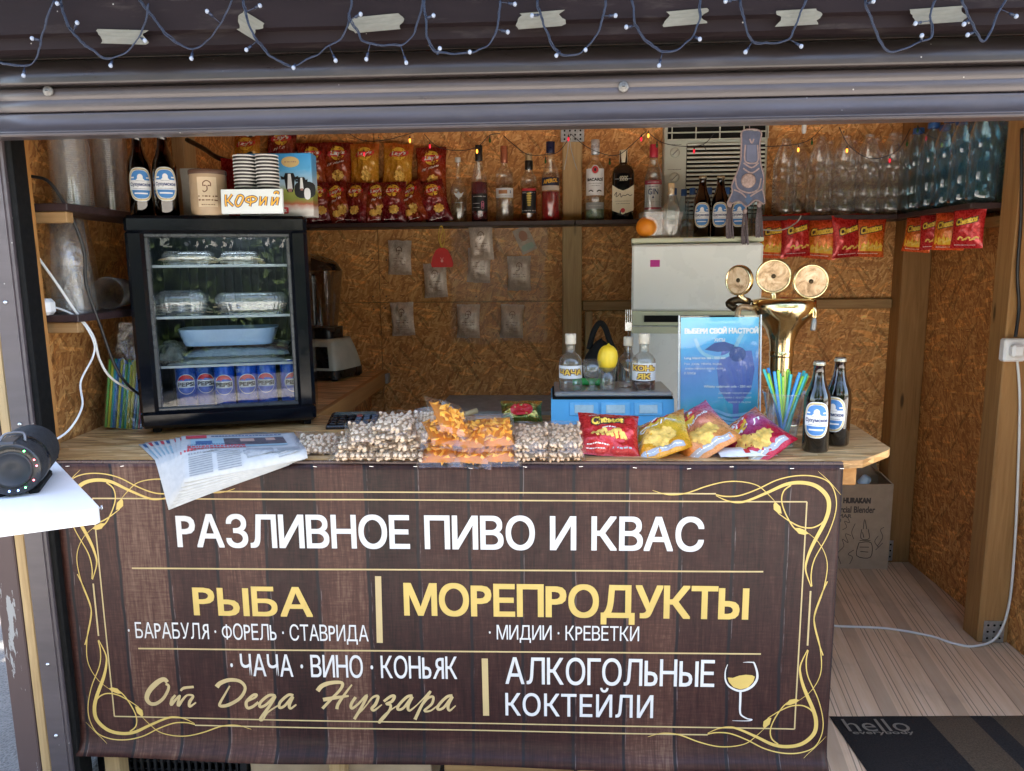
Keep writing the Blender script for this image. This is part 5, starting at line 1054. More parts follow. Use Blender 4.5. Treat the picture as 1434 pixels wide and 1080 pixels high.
# bundle of coloured straws in a bag
P=at(160,606,Z=CT); t=thing('straw_pack','plastic bag full of striped coloured straws beside the small fridge','straw pack',(P.x+.005,P.y+.06,CT+.002),(radians(-6),radians(7),radians(15)))
SC=[pm('straw_green',(.10,.48,.10),.35),pm('straw_blue',(.02,.22,.62),.35),pm('straw_yellow',(.55,.60,.06),.35),pm('straw_teal',(.02,.42,.45),.35),pm('straw_pink',(.45,.08,.16),.35)]
g=G(); rn=random.Random(5)
for k in range(60):
    x=-.056+.112*(k%15)/14+rn.uniform(-.002,.002); y=(k//15)*.011-.018; c=[0,2,3,1,2,1,0,3,2,2,1,3,4,1,4][k%15]; h_=.205+rn.uniform(-.01,.012)
    g.tube([(x,y,.0),(x*1.02,y,h_)],.0042,7,mi=c)
ob('straws',g,SC,t,kind='stuff')
g=G(); g.sheet(lambda u,v:((.066-.012*max(0,v-.7)/.3)*math.copysign(abs(cos(2*pi*u))**.5,cos(2*pi*u))*(1+.05*noise.noise((u*9,v*5,1))),(.034-.015*max(0,v-.7)/.3)*math.copysign(abs(sin(2*pi*u))**.5,sin(2*pi*u))*(1+.1*noise.noise((u*9,v*6,2))),.33*v),36,18,closeu=True); ob('bag_film',g,M_FOILC,t)
# cables at the left
def cable(label,pts,r,mat,name='cable'):
    g=G(); g.tube(catmull(pts,8),r,8); return tag(ob(name,g,mat),label,'cable')
cable('black power cable hanging down beside the small fridge',[at(44,247,Y=.13),at(70,256,Y=.14),at(98,300,Y=.16),at(117,350,Y=.18),at(121,400,Y=.19),at(140,455,Y=.21),at(160,510,Y=.24),at(178,538,Y=.28),at(205,560,Y=.42)],.0042,M_CABB)
cable('white power cable running from the left jamb to the small fridge',[at(50,356,Y=.12),at(78,395,Y=.13),at(105,435,Y=.15),at(130,470,Y=.17),at(140,505,Y=.20),at(160,533,Y=.25),at(205,556,Y=.42)],.0036,M_CABW)
cable('thin white cable looping down to the round speaker',[at(56,430,Y=.14),at(82,432,Y=.14),at(112,448,Y=.15),at(131,478,Y=.15),at(130,500,Y=.14),at(113,535,Y=.10),at(115,570,Y=.05),at(95,604,Y=-.02),at(62,624,Y=-.10)],.0028,M_CABW)
P=at(62,430,Y=.13); t=thing('power_plug','white plug on the left jamb','plug',P); g=G(); g.box((0,0,0),(.05,.04,.045),.010); ob('plug_body',g,M_WHITE,t)
# ------------------------------------------------------------------ newspapers fanned over the counter edge
s=N('newsprint'); nz=s.noise(s.coord(),60,3,.5); s.P(Base_Color=s.ramp(nz,[(.3,(.46,.475,.48)),(.7,(.53,.54,.54))]),Roughness=.75); M_NEWS=s.m
NI=[pm('news_grey',(.30,.32,.34),.7,var=.2,vs=120),pm('news_red',(.55,.06,.08),.6),pm('news_blue',(.05,.12,.26),.6),pm('news_dark',(.10,.085,.10),.6,var=.4,vs=60),pm('news_sky',(.30,.45,.52),.6),pm('news_skin',(.50,.32,.26),.6)]
NP=8
for k in range(NP):
    q=k/(NP-1); z=CT+.004+.0036*k; L=lambda a,b:a+(b-a)*q
    TL=at(L(194,254),L(622,611),Z=z); TR=at(L(345,411),L(606,605),Z=z); BL=at(L(236,257),L(714,677),Y=L(-.095,-.085)); BR=at(L(405,431),L(652,643),Y=L(-.012,-.008)); 
    if BR.z<z: BR.z=min(z,BR.z+.004)
    def nf(u,v,l=0.0,TL=TL,TR=TR,BL=BL,BR=BR,z=z):
        a=TL.lerp(TR,u); b=BL.lerp(BR,u); p=a.lerp(b,v); flat_z=z; t_=max(0,(-.004-p.y)/(-.004-b.y) if b.y<-.005 else 0); p.z=max(min(flat_z,a.z),0)-(a.z-b.z)*min(1,max(0,t_))**1.08 if p.y<-.004 else flat_z
        if v>.999: pass
        return (p.x,p.y-l*.4,p.z+l+.0015*sin(u*5+k))
    lb=('top newspaper of the stack hanging over the counter edge' if k==NP-1 else 'lowest newspaper of the stack, its corner drooping over the banner' if k==0 else 'newspaper inside the fanned stack, %s from the bottom'%ORD[k])
    t=thing('newspaper',lb,'newspaper',(0,0,0),group='newspapers fanned on the counter')
    g=G(); g.sheet(lambda u,v:nf(u,v),14,14,flip=True); o=ob('sheet',g,M_NEWS,t); md=o.modifiers.new('thick','SOLIDIFY'); md.thickness=.0022
    fp=lambda a,b,l=0.0:nf(a,b,.0016+l)
    g=G(); hi=(k>=NP-3)
    def nrect(u0,u1,v0,v1,mi,l): g.sheet(lambda u,v:fp(u0+(u1-u0)*u,v0+(v1-v0)*v,l),10,8,mi)
    if hi:
        nrect(.04,.22,.06,.20,1,.0002); nrect(.08,.88,.22,.66,4,.0002); nrect(.36,.88,.24,.58,3,.0004); nrect(.12,.26,.34,.50,2,.0004); nrect(.50,.62,.28,.42,5,.0006); nrect(.72,.80,.27,.40,5,.0006)
        for kk,(v,h_,mi,u0,u1) in enumerate(((.13,.045,2,.26,.86),(.52,.030,2,.05,.34),(.60,.060,1,.05,.50),(.68,.045,1,.05,.52),(.745,.02,0,.05,.30))): 
            rn=random.Random(kk); x=u0
            while x<u1: w2=rn.uniform(.012,.03); nrect(x,x+w2,v-h_*.5,v+h_*.5,mi,.0008); x+=w2+.008
        nrect(.52,.74,.76,.90,0,.0004)
        for c0 in (.05,.28,.77):
            for r in range(9): nrect(c0,c0+.19,.775+r*.022,.784+r*.022,0,.0004)
    else: nrect(.02,.10,.06,.20,1 if k%2 else 2,.0002); nrect(.02,.05,.30,.62,4,.0002)
    ob('print',g,NI,o)
# calculator
P=at(492,600,Z=CT); t=thing('calculator','black calculator lying left behind the pistachio bags','calculator',(P.x,P.y+.05,CT+.001),(radians(10),0,radians(6)))
g=G(); g.box((0,0,.012),(.165,.12,.018),.004); ob('case',g,M_BLACK,t); g=G(); g.box((0,.042,.0225),(.14,.022,.003)); ob('screen',g,pm('lcd',(.12,.14,.13),.2),t)
for r in range(4):
    for c_ in range(6): g=G(); g.box((-.062+c_*.0248,.018-r*.021,.0235),(.018,.013,.005),.0015); ob('key',g,pm('red_key',(.30,.06,.04),.4) if (c_==3 and r==0) else pm('slate_key',(.08,.11,.15),.4) if c_>2 else M_BLACK,t)
# ------------------------------------------------------------------ clear bags of nuts and crisps along the counter front
ICO=None
def ico():
    t=(1+sqrt(5))/2; V=[Vector(v).normalized() for v in ((-1,t,0),(1,t,0),(-1,-t,0),(1,-t,0),(0,-1,t),(0,1,t),(0,-1,-t),(0,1,-t),(t,0,-1),(t,0,1),(-t,0,-1),(-t,0,1))]
    F=[(0,11,5),(0,5,1),(0,1,7),(0,7,10),(0,10,11),(1,5,9),(5,11,4),(11,10,2),(10,7,6),(7,1,8),(3,9,4),(3,4,2),(3,2,6),(3,6,8),(3,8,9),(4,9,5),(2,4,11),(6,2,10),(8,6,7),(9,8,1)]; return V,F
IV,IF=ico()
def rrot(rn): return Matrix.Rotation(rn.uniform(0,6.28),3,'X')@Matrix.Rotation(rn.uniform(0,6.28),3,'Y')@Matrix.Rotation(rn.uniform(0,6.28),3,'Z')
def nutmat(name,a,b,c_):
    s=N(name); co=s.coord(); vo=s.n('TexVoronoi',{'Vector':co,'Scale':75}); n=s.n('SeparateColor',{0:vo.outputs[1]}); s.P(Base_Color=s.mix(s.ramp(s.noise(co,260,2,.5),[(.58,0.0),(.66,.8)]),s.ramp(n.outputs[0],[(.1,a),(.9,b)]),c_),Roughness=.6); return s.m
M_PIST=nutmat('pistachio_shell',(.76,.57,.40),(.88,.71,.54),(.46,.28,.15)); M_PNUT=nutmat('peanut_skin',(.66,.43,.27),(.80,.60,.42),(.48,.27,.15)); M_CORN=nutmat('corn_crisp',(.95,.38,.03),(.98,.55,.08),(.75,.22,.02))
def nutbag(seed,w,h,t,kind):
    po=Pouch(w*1.16,h*1.22,t*1.14,seed,1.2,.08); rn=random.Random(seed); g=G(); inn=Pouch(w*.97,h*.94,t,seed,.6)
    step={'pist':.0125,'pnut':.0105,'corn':.0165}[kind]; w_,h_=(.92,.88) if kind!='corn' else (.80,.76); nx=int(w*w_/step); nz=int(h*h_/step)
    for side in(0,1):
        for i in range(nx):
            for j in range(nz):
                a=((i+.5+.5*(j%2)*.8)/nx-.5)*w*w_+rn.uniform(-.005,.005); b=((j+.5)/nz-.5)*h*h_+rn.uniform(-.005,.005)
                p=Vector(inn.pt(a,b,-.008-(-.001 if kind=='corn' else rn.uniform(0,.003)),side)); R_=rrot(rn)
                if kind=='corn':
                    s0=rn.uniform(.009,.0125); q=[(0,0,1.3),(.95,.3,-.7),(-.95,.3,-.7),(0,-.35,-.9),(0,.45,-.1)]; V=[R_@(Vector(v)*s0)+p for v in q]; g.add(V,[(0,1,3),(0,3,2),(0,4,1),(0,2,4),(1,4,3),(2,3,4)],0,False)
                else:
                    sc3=(.0082,.0060,.0058) if kind=='pist' else (.0088,.0052,.0050); k=rn.uniform(.85,1.15); V=[R_@Vector((v.x*sc3[0]*k,v.y*sc3[1]*k,v.z*sc3[2]*k))+p for v in IV]; g.add(V,IF,0,True)
    kf=.62 if kind!='corn' else .70; fill=Pouch(w*.93,h*.90,t*(kf-.12),seed,.6).mesh(10,10); g.add(fill.V,fill.F,1,True)
    return po.mesh(14,14),g,{'pist':M_PIST,'pnut':M_PNUT,'corn':M_CORN}[kind]
NB={}
def put_nut(key,label,group,loc,rot,name,cat):
    v=NB[key]
    if isinstance(v,tuple):
        fm,ng,mt=v; t=thing(name,label,cat,loc,rot,group); ob('nuts' if key[0]!='c' else 'crisps',ng,[mt,pm('nut_gap',(.36,.24,.14),.8) if key[0]!='c' else pm('crisp_gap',(.60,.19,.012),.7)],t,kind='stuff'); ob('bag_film',fm,film('snack_film',(.99,.99,.985),.05,.045,.40,haze=.012,hcol=(.95,.95,.95),bump=.6,bs=20),t); NB[key]=t; return t
    return dup(v,label,loc,rot)
NB['p1']=nutbag(61,.125,.12,.036,'pist'); NB['p2']=nutbag(62,.115,.11,.038,'pist'); NB['p3']=nutbag(66,.085,.115,.036,'pist'); NB['n1']=nutbag(63,.092,.12,.034,'pnut'); NB['c1']=nutbag(64,.095,.11,.042,'corn'); NB['c2']=nutbag(65,.105,.115,.045,'corn')
def lay(px,py,z,tilt,yaw,roll=0): P=at(px,py,Z=z); return (P.x,P.y,z),(radians(-90+tilt),roll,yaw)
PG='clear bags of pistachios on the counter'
for key,px,py,dz,tl,yw,ro,lb in (('p1',449,622,.020,14,.25,.12,'pistachio bag lying apart at the left end, by the newspapers'),('p1',505,632,.018,4,.05,0,'pistachio bag at the bottom left of the pile'),('p1',566,632,.018,4,-.05,0,'pistachio bag at the bottom right of the pile'),
  ('p2',503,619,.042,10,.15,.05,'pistachio bag on the bottom left one'),('p2',517,606,.068,16,.3,.05,'pistachio bag leaning on the left of the tall stack'),('p2',562,619,.042,6,0,0,'pistachio bag second from the bottom of the tall stack'),('p2',556,606,.068,8,.1,0,'pistachio bag second from the top of the tall stack'),('p2',553,592,.092,14,-.05,0,'pistachio bag on top of the tall stack'),('p3',589,600,.075,45,-.5,-.2,'pistachio bag propped up at the right of the tall stack')):
    l,r=lay(px,py,CT+dz,tl,yw,ro); put_nut(key,lb,PG,l,r,'pistachio_bag','nut bag')
CG='clear bags of orange corn crisps on the counter'
for key,px,py,dz,tl,yw,ro,lb in (('c2',618,628,.026,30,.05,0,'orange crisp bag at the left of the bottom row'),('c1',664,629,.026,32,-.08,.05,'orange crisp bag in the middle of the bottom row'),('c1',699,628,.026,30,.1,0,'orange crisp bag at the right of the bottom row'),
  ('c2',622,606,.070,24,.5,.1,'orange crisp bag on the left of the second row'),('c1',662,608,.066,30,-.35,0,'orange crisp bag in the middle of the second row'),('c1',694,605,.068,34,.2,0,'orange crisp bag on the right of the second row'),('c2',630,588,.108,38,.75,.35,'orange crisp bag on the very top of the pile')):
    l,r=lay(px,py,CT+dz,tl,yw,ro); put_nut(key,lb,CG,l,r,'crisp_bag','crisp bag')
for key,px,py,dz,tl,yw,lb in (('n1',743,631,.017,6,.02,'peanut bag at the bottom of the left pair'),('n1',791,631,.017,6,-.02,'peanut bag at the bottom of the right pair'),('n1',743,612,.052,22,.0,'peanut bag on top of the left pair'),('n1',790,611,.052,22,.03,'peanut bag on top of the right pair')):
    l,r=lay(px,py,CT+dz,tl,yw); put_nut(key,lb,'clear bags of peanuts on the counter',l,r,'peanut_bag','nut bag')
# printed packets leaning on the scale
def front_packet(label,w,h,seed,mat,px,py,Y,tilt,ry,yaw,pr=None,mats=None,name='chip_packet'):
    P=at(px,py,Y=Y); t=thing(name,label,'snack packet',P,(radians(-tilt),ry,yaw),'printed snack packets at the counter front'); po=Pouch(w,h,.055,seed,2.0); b=ob('packet',po.mesh(22,28),mat,t)
    if pr: g=G(); pr(g,po); ob('packet_print',g,mats,b)
def pch(g,po):
    lf=lambda o:(lambda a,b,l:po.pt(a-.005,b+.032+.14*a,o+l)); lettering(g,'Cheetos',.095,.030,.16,lf(.0010),0,step=.00003); lettering(g,'Cheetos',.089,.024,.05,lf(.0017),1,step=.00003)
    squig(g,-.02,.02,.004,.007,po.pt,.001,4,2)
    for k in range(7): x=-.05+k*.013; line(g,[(x,-.018),(x+.01,-.012+.006*(k%3)),(x+.02,-.024)],.009,po.pt,.0012+.0001*k,3)
    squig(g,-.06,.0,-.045,.005,po.pt,.001,4,3); squig(g,-.06,-.01,-.054,.004,po.pt,.001,4,5); squig(g,.01,.06,-.05,.008,po.pt,.001,5,6); squig(g,-.055,-.02,.05,.005,po.pt,.001,4,9)
front_packet('flat red corn puff packet leaning in front of the scale',.165,.135,71,M_CHR,852,609,.10,48,.07,.0,pch,[M_INK,M_BAGY,M_BAGY,M_CHIP,M_BAGW,M_BAGSIL],'puff_packet')
def play(word,c2):
    def fn(g,po):
        w,h=po.w,po.h; patch(g,shift(ell(w*.42,w*.42,20),-.01,h*.26),po.pt,.0006,0,3); patch(g,[(a-.01,b+h*.27+.15*a) for a,b in sup(w*.60,w*.19,3)],po.pt,.0011,1,3); lettering(g,"Lay's",w*.44,w*.15,.04,lambda a,b,l:po.pt(a-.01,b+h*.275+.15*a,.0016+l),2,shear=.15,step=.00004)
        lettering(g,word,w*.72,w*.11,.02,lambda a,b,l:po.pt(a,b+h*.10+.1*a,.0012+l),2,shear=.15,step=.00003); chip(g,po,-w*.15,-h*.12,w*.42,3,3); chip(g,po,w*.14,-h*.18,w*.36,3,6,.0013); chip(g,po,w*.02,-h*.28,w*.30,3,9,.0018)
        rect(g,w*.8,h*.08,po.pt,.0008,4,0,-h*.40,10,2); squig(g,-w*.36,w*.36,-h*.40,.005,po.pt,.0012,2,4)
    return fn
LM=[M_BAGY,M_BAGR,M_BAGW,M_CHIP,M_BAGSIL]
M_LY=bagmat('yellow_chip_foil',[(.1,(.80,.33,.02)),(.4,(.85,.50,.04)),(.75,(.86,.60,.08)),(.95,(.65,.25,.05))]); M_LO=bagmat('orange_chip_foil',[(.08,(.72,.26,.06)),(.4,(.72,.34,.12)),(.65,(.62,.16,.14)),(.95,(.55,.10,.22))]); M_LM=bagmat('crimson_chip_foil',[(.1,(.48,.01,.03)),(.45,(.45,.02,.06)),(.7,(.40,.10,.26)),(.95,(.60,.16,.06))])
front_packet('yellow chip packet between the red packet and the orange one',.15,.185,72,M_LY,926,612,.11,68,-.42,-.2,play('Сыр',0),LM)
front_packet('orange and purple chip packet lying across the yellow one',.16,.20,73,M_LO,977,607,.125,68,-.55,.1,play('Рифлёные',0),LM)
front_packet('crimson chip packet in front of the blue menu stand',.155,.19,74,M_LM,1053,615,.105,71,-.6,.15,play('Рифл',0),LM)
P=at(1044,637,Z=CT+.008); t=thing('white_packet','flat white packet under the crimson chip packet at the counter edge','snack packet',(P.x,P.y+.012,CT+.012),(radians(-86),0,.12)); po=Pouch(.15,.07,.016,75); b=ob('packet',po.mesh(),M_BAGW,t); g=G(); rect(g,.014,.02,po.pt,.001,0,.0,-.015,3); ob('packet_print',g,M_BAGR,b)
P=at(730,581,Z=CT+.03); t=thing('candy_pack','gold and green wrapped sweet pack behind the peanut bags','sweets',(P.x,P.y+.02,CT+.036),(radians(-35),0,.05)); po=Pouch(.135,.075,.045,76,2.2,.10); b=ob('packet',po.mesh(26,16),bagmat('gold_green_foil',[(.15,(.10,.14,.02)),(.4,(.50,.36,.08)),(.55,(.16,.20,.04)),(.8,(.55,.42,.12))],.2,.8,.3,1.3),t); g=G(); patch(g,sup(.075,.035,3,18),po.pt,.0012,0,4); ob('packet_print',g,M_BAGR,b)
g=G(); g.tube([at(636,585,Y=.38),at(668,575,Y=.42)],.0085,10); tag(ob('rolled_stick',g,pm('tan_paper',(.50,.38,.20),.7)),'short tan rolled stick lying behind the orange crisp bags','stick')
# ------------------------------------------------------------------ blue scale
SYF=.41; sx0,sx1=at(772,570,Y=SYF).x,at(944,570,Y=SYF).x; szp=at(860,549,Y=SYF).z
SCL=thing('shop_scale','bright blue shop scale with steel plate','scale',(0,0,0)); M_SB=pm('scale_blue',(.08,.42,.74),.4,var=.05)
g=G(); g.prism([(SYF-.012,CT+.008),(SYF+.005,szp-.022),(SYF+.21,szp-.022),(SYF+.21,CT+.008)],lambda a,b,d:(sx0+(sx1-sx0)*d,a,b),1.0); ob('scale_body',g,M_SB,SCL)
for x in (sx0+.03,sx1-.03): g=G(); g.lathe([(.012,0),(.012,.009)],10,(x,SYF+.03,CT),cap0=True); ob('foot',g,M_RUB,SCL)
g=G(); g.bx(sx0+.01,sx1-.005,SYF-.002,SYF+.215,szp-.014,szp,.004); ob('weighing_plate',g,pm('brushed_plate',(.55,.56,.57),.42,metal=.85,var=.05,rv=.04),SCL)
g=G(); g.bx(sx0+.004,sx1-.004,SYF+.002,SYF+.21,szp-.023,szp-.015); ob('plate_gap',g,M_RUB,SCL)
for k,px in enumerate((818,862,908)):
    P=at(px,573,Y=SYF-.006); dsp=G(); wq=.058 if k<2 else .055; dsp.box((P.x,SYF-.0065,P.z),(wq,.004,.026),.001,Matrix.Rotation(-.2,4,'X')); d_=ob('display',dsp,pm('scale_screen',(.42,.60,.66),.25),SCL); g=G(); g.box((P.x,SYF-.0045,P.z),(wq+.03,.003,.040),.001,Matrix.Rotation(-.2,4,'X')); ob('display_surround',g,pm('scale_pale_blue',(.14,.48,.78),.4),SCL)
# bottles and glasses on the scale
def small_bottle(label,px,dy,H,R,liq,words,name='labelled_bottle'):
    P=at(px,546,Y=SYF+.04+dy); P=(P.x,SYF+.04+dy,szp+.0006); t=bottle(name,label,'bottle',P,PCLR,R,H,M_GLASS,liq,(.87,1.06,.46,pm('pale_stopper',(.60,.55,.45),.6),'stopper'),'small clear bottles with stoppers')
    if words:
        f=wrap(R+.0007,H*.36); g=G(); rect(g,R*2.6,H*(.24 if len(words)==1 else .32),f,0,0,0,0,14)
        for i,w_ in enumerate(words):
            y=0 if len(words)==1 else (.038*H*2-i*.075*H*2); ww=R*2.2 if len(w_)>2 else R*1.3
            lettering(g,w_,ww,H*.13,.16,lambda a,b,l:f(a,b+y,.0004+l),1,step=.00003); lettering(g,w_,ww*.93,H*.11,.04,lambda a,b,l:f(a,b+y,.0010+l),2,step=.00003)
        ob('label_paper',g,[M_LW,M_BROWNINK,pm('marker_yellow',(.85,.55,.08),.5)],t)
    return t
small_bottle('clear spirit bottle with hand lettered label at the left of the scale',799,0,.165,.0365,(.25,LQ['clear']),['ЧАЧА'])
small_bottle('brandy bottle with hand lettered label at the right of the scale',901,-.005,.165,.0365,(.24,LQ['brown']),['КОНЬ','ЯК'])
small_bottle('empty clear bottle holding a fork on the scale',879,.06,.15,.033,None,None,'fork_holder_bottle')
P=at(880,460,Y=SYF+.10); zt=at(880,434,Y=SYF+.10).z; t=thing('fork','steel fork standing in the empty bottle','fork',(P.x,SYF+.10,0)); g=G(); zb_=szp+.03
g.tube([(0,0,zb_),(0,0,zt-.065)],.0022,6); g.box((0,0,zt-.052),(.022,.002,.028),.0009); 
for k in range(4): g.box((-.009+k*.006,0,zt-.02),(.0028,.0018,.042),.0006)
ob('fork_body',g,M_STEEL,t)
def lath(name,label,cat,px,py,dy,prof,mat,group=None,seg=26):
    P=at(px,py,Y=SYF+.04+dy); t=thing(name,label,cat,(P.x,SYF+.04+dy,szp+.0006),(0,0,0),group); g=G(); g.lathe(prof,seg); ob('glass_body',g,mat,t); return t
lath('shot_glass','small stemmed shot glass on the scale next to the lemon','glass',829,546,-.01,[(.0003,.001),(.022,.001),(.023,.004),(.012,.008),(.009,.014),(.010,.026),(.018,.034),(.026,.045),(.0285,.062),(.029,.094),(.0275,.094),(.026,.062),(.02,.046),(.0003,.038)],M_GLASS)
lg=lath('tumbler_glass','small thick tumbler carrying the lemon','glass',850,545,.0,[(.0003,.0),(.021,.0),(.022,.003),(.029,.072),(.0275,.072),(.021,.018),(.0003,.014)],M_GLASS)
s=N('lemon_peel'); c=s.coord(); s.P(Base_Color=s.ramp(s.noise(c,16,3,.5),[(.3,(.86,.55,.02)),(.7,(.90,.66,.05))]),Roughness=.38); s.bump(s.n('TexVoronoi',{'Vector':c,'Scale':330}).outputs[0],.4,.002)
P=lg.location; g=G(); n=20; g.lathe([(max(.0003,.0315*sin(pi*i/n)**.85*(1-.03*cos(pi*i/n))),-.042*cos(pi*i/n)-(.006 if i==0 else 0)+(.006 if i==n else 0)) for i in range(n+1)],26); tag(ob('lemon',g,s.m,loc=(P.x+.001,P.y,szp+.072+.026),rot=(.05,.06,0)),'yellow lemon balanced on the small tumbler','fruit')
P=at(824,537,Y=SYF+.12); g=G(); g.tube([(P.x-.05,SYF+.12,szp+.014),(P.x+.05,SYF+.11,szp+.014)],.012,12); tag(ob('green_lighter',g,pm('green_plastic',(.05,.55,.12),.25,coat=.4)),'bright green plastic tube lying behind the glasses on the scale','tube')
# ------------------------------------------------------------------ menu stand
A=at(950,596,Y=.37); B=at(1067,443,Y=.40); mw=B.x-A.x; mh=B.z-CT+.004
MN=thing('menu_stand','clear stand with blue cocktail menu beside the beer tower','menu stand',((A.x+B.x)/2,.375,CT+.001),(radians(-6),0,.0))
s=N('menu_print'); sx=s.n('SeparateXYZ',{0:s.coord('UV')}); nz=s.noise(s.coord('UV'),2.5,3,.5)
s.P(Base_Color=s.ramp(s.math('ADD',s.math('ADD',sx.outputs[1],s.math('MULTIPLY',sx.outputs[0],-.10)),s.math('MULTIPLY',s.math('SUBTRACT',nz,.5),.2)),[(.0,(.03,.20,.28)),(.16,(.05,.40,.55)),(.28,(.14,.40,.70)),(.5,(.14,.28,.62)),(.72,(.09,.42,.74)),(.92,(.16,.60,.82))]),Roughness=.35)
g=G(); g.sheet(lambda u,v:((u-.5)*(mw-.012),-.001,.006+(mh-.012)*v),4,4); ob('menu_sheet',g,s.m,MN)
fm=lambda a,b,l=0.0:(a,-.0013-l,mh/2+b)
g=G(); GL=1
patch(g,[(a*mw+.19*mw,b*mh-.03*mh) for a,b in ((-.16,.22),(.20,.22),(.24,.06),(.20,-.12),(.10,-.22),(.05,-.25),(.05,-.46),(-.02,-.46),(-.02,-.25),(-.10,-.22),(-.19,-.12),(-.22,.06))],fm,.0002,0,4)
patch(g,[(a*mw,b*mh) for a,b in ((-.18,.20),(-.06,.26),(.06,.27),(.18,.24),(.26,.18),(.10,.19),(-.02,.18))],fm,.0005,1,2); patch(g,shift(ell(.05,.045,14),.22*mw,.16*mh),fm,.0007,1,2)
line(g,[(-.30*mw,.30*mh),(-.22*mw,.18*mh),(-.05*mw,.13*mh),(.12*mw,.16*mh),(.22*mw,.26*mh)],.010,fm,.0004,3); line(g,[(.18*mw,.20*mh),(.26*mw,.32*mh),(.32*mw,.38*mh)],.012,fm,.0005,3)
for v,(x0,x1) in (((-.36),(-.48,.48)),((-.40),(-.48,.48)),((-.43),(-.30,.48))): line(g,[(x0*mw,v*mh),(-.1*mw,(v+.035)*mh),(.15*mw,v*mh-.006),(x1*mw,(v+.02)*mh)],.008,fm,.0003,3)
ob('menu_picture',g,[pm('menu_glass_tone',(.12,.17,.45),.35),pm('menu_shadow',(.06,.10,.28),.35),M_LW,pm('menu_wave',(.25,.50,.68),.35)],MN)  # flat print tones of the cocktail picture, dark shapes included
g=G(); tx=lambda sx_,cx,cy,w_,h_,bd=.03:lettering(g,sx_,w_*mw,h_*mh,bd,lambda a,b,l:fm(a+cx*mw,b+cy*mh,.0012+l),0)
tx('ВЫБЕРИ СВОЙ НАСТРОЙ',.02,.37,.90,.062,.05); tx('ХИТЫ',.0,.285,.13,.03)
tx('Long Island Ice tea - 550 мл',-.18,.125,.50,.026); tx('Ром, джин, текила, водка,',-.20,.075,.46,.024,0); tx('апельсиновый ликёр, кола',-.19,.035,.46,.024,0); tx('и лимон',-.36,-.005,.14,.022,0)
tx('Whisky cola/rom cola - 250 мл',.10,-.125,.58,.026); tx('Двойная порция виски',.19,-.18,.40,.024,0); tx('или рома с хрустящей',.19,-.22,.40,.024,0); tx('колой и льдом',.25,-.26,.27,.024,0)
tx('Gin tonic  250 мл',-.26,-.345,.36,.024); tx('Качественный джин, тоник',-.20,-.40,.50,.022,0); ob('menu_lettering',g,M_LW,MN)
g=G(); g.bx(-mw/2,mw/2,-.006,-.0035,0,mh,.001); ob('front_pane',g,film('acrylic',(.97,.985,.99),.02,.025,.5),MN)
g=G(); g.bx(-mw/2,mw/2,.0,.003,0,mh,.001); ob('back_pane',g,film('acrylic',(.97,.985,.99),.02,.025,.5),MN)
for x in (-mw/2-.001,mw/2-.002): g=G(); g.bx(x,x+.003,-.0065,.0035,0,mh+.001); ob('pane_edge',g,pm('acrylic_edge',(.70,.76,.78),.25),MN)
g=G(); g.bx(-mw/2,mw/2,-.03,.10,-.001,.003); ob('stand_foot',g,M_CLEAR,MN)
# ------------------------------------------------------------------ brass beer tower
s=N('polished_brass'); c=s.coord(); s.P(Base_Color=s.ramp(s.noise(c,9,3,.5),[(.3,(.80,.62,.32)),(.7,(.88,.74,.44))]),Metallic=1.0,Roughness=s.ramp(s.noise(c,30,4,.6),[(.35,.14),(.7,.24)])); M_BRASS=s.m
s=N('worn_brass'); c=s.coord(); n=s.noise(c,22,5,.7,.8); s.P(Base_Color=s.ramp(n,[(.34,(.26,.16,.08)),(.46,(.58,.38,.22)),(.56,(.74,.55,.36)),(.7,(.80,.66,.46))]),Metallic=.6,Roughness=s.ramp(n,[(.3,.55),(.7,.38)])); M_BRASSW=s.m
TY=.49; tb=at(1090,585,Y=TY); TW=thing('beer_tower','polished brass beer tap tower with three round medallions','beer tower',(tb.x,TY,CT),(0,0,face((tb.x,TY))))
zz=lambda py:at(1088,py,Y=TY).z-CT
g=G(); g.lathe([(.085,0),(.085,.006),(.07,.012),(.045,.020),(.040,.03)],36,cap0=True); g.lathe([(.040,.03),(.034,.05),(.034,zz(520)),(.035,zz(488)),(.038,zz(476)),(.050,zz(461)),(.074,zz(448)),(.090,zz(438)),(.095,zz(430)),(.094,zz(420)),(.06,zz(417)),(.0003,zz(416))],36); ob('column',g,M_BRASS,TW)
g=G(); g.lathe([(.0345,zz(500)),(.0365,zz(498)),(.0365,zz(493)),(.0345,zz(491))],36); ob('collar_ring',g,M_BRASS,TW)
for k,(px,py,ya,d) in enumerate(((1040,393,-.55,.047),(1087,387,.0,.052),(1136,394,.25,.052))):
    P=at(px,py,Y=TY-.02)-Vector((tb.x,TY,CT)); md_=bpy.data.objects.new('medallion_pivot',None); bpy.data.objects.remove(md_)
    Mx=Matrix.Translation(P)@Matrix.Rotation(ya,4,'Z')@Matrix.Rotation(pi/2,4,'X')
    g=G(); g.lathe([(.0003,.006),(d-.007,.006)],34,M=Mx,mi=1); g.lathe([(d-.007,.006),(d-.006,.009),(d-.002,.009),(d,.006),(d,-.006),(d-.003,-.008),(.0003,-.008)],34,M=Mx,mi=0); md2=ob('medallion',g,[M_BRASS,M_BRASSW],TW)
    g=G(); g.lathe([(.0003,.0085),(.006,.0083),(.007,.0062)],14,M=Mx); ob('centre_bolt',g,pm('dark_bronze',(.06,.04,.02),.4,metal=.8),md2)
    tgt=Vector((P.x*.75,.0,zz(424))); g=G(); g.tube([P-Vector((0,0,d*.9)),(P-Vector((0,0,d+.004))).lerp(tgt,.5),tgt],.009,10); ob('medallion_stem',g,M_BRASS,TW)
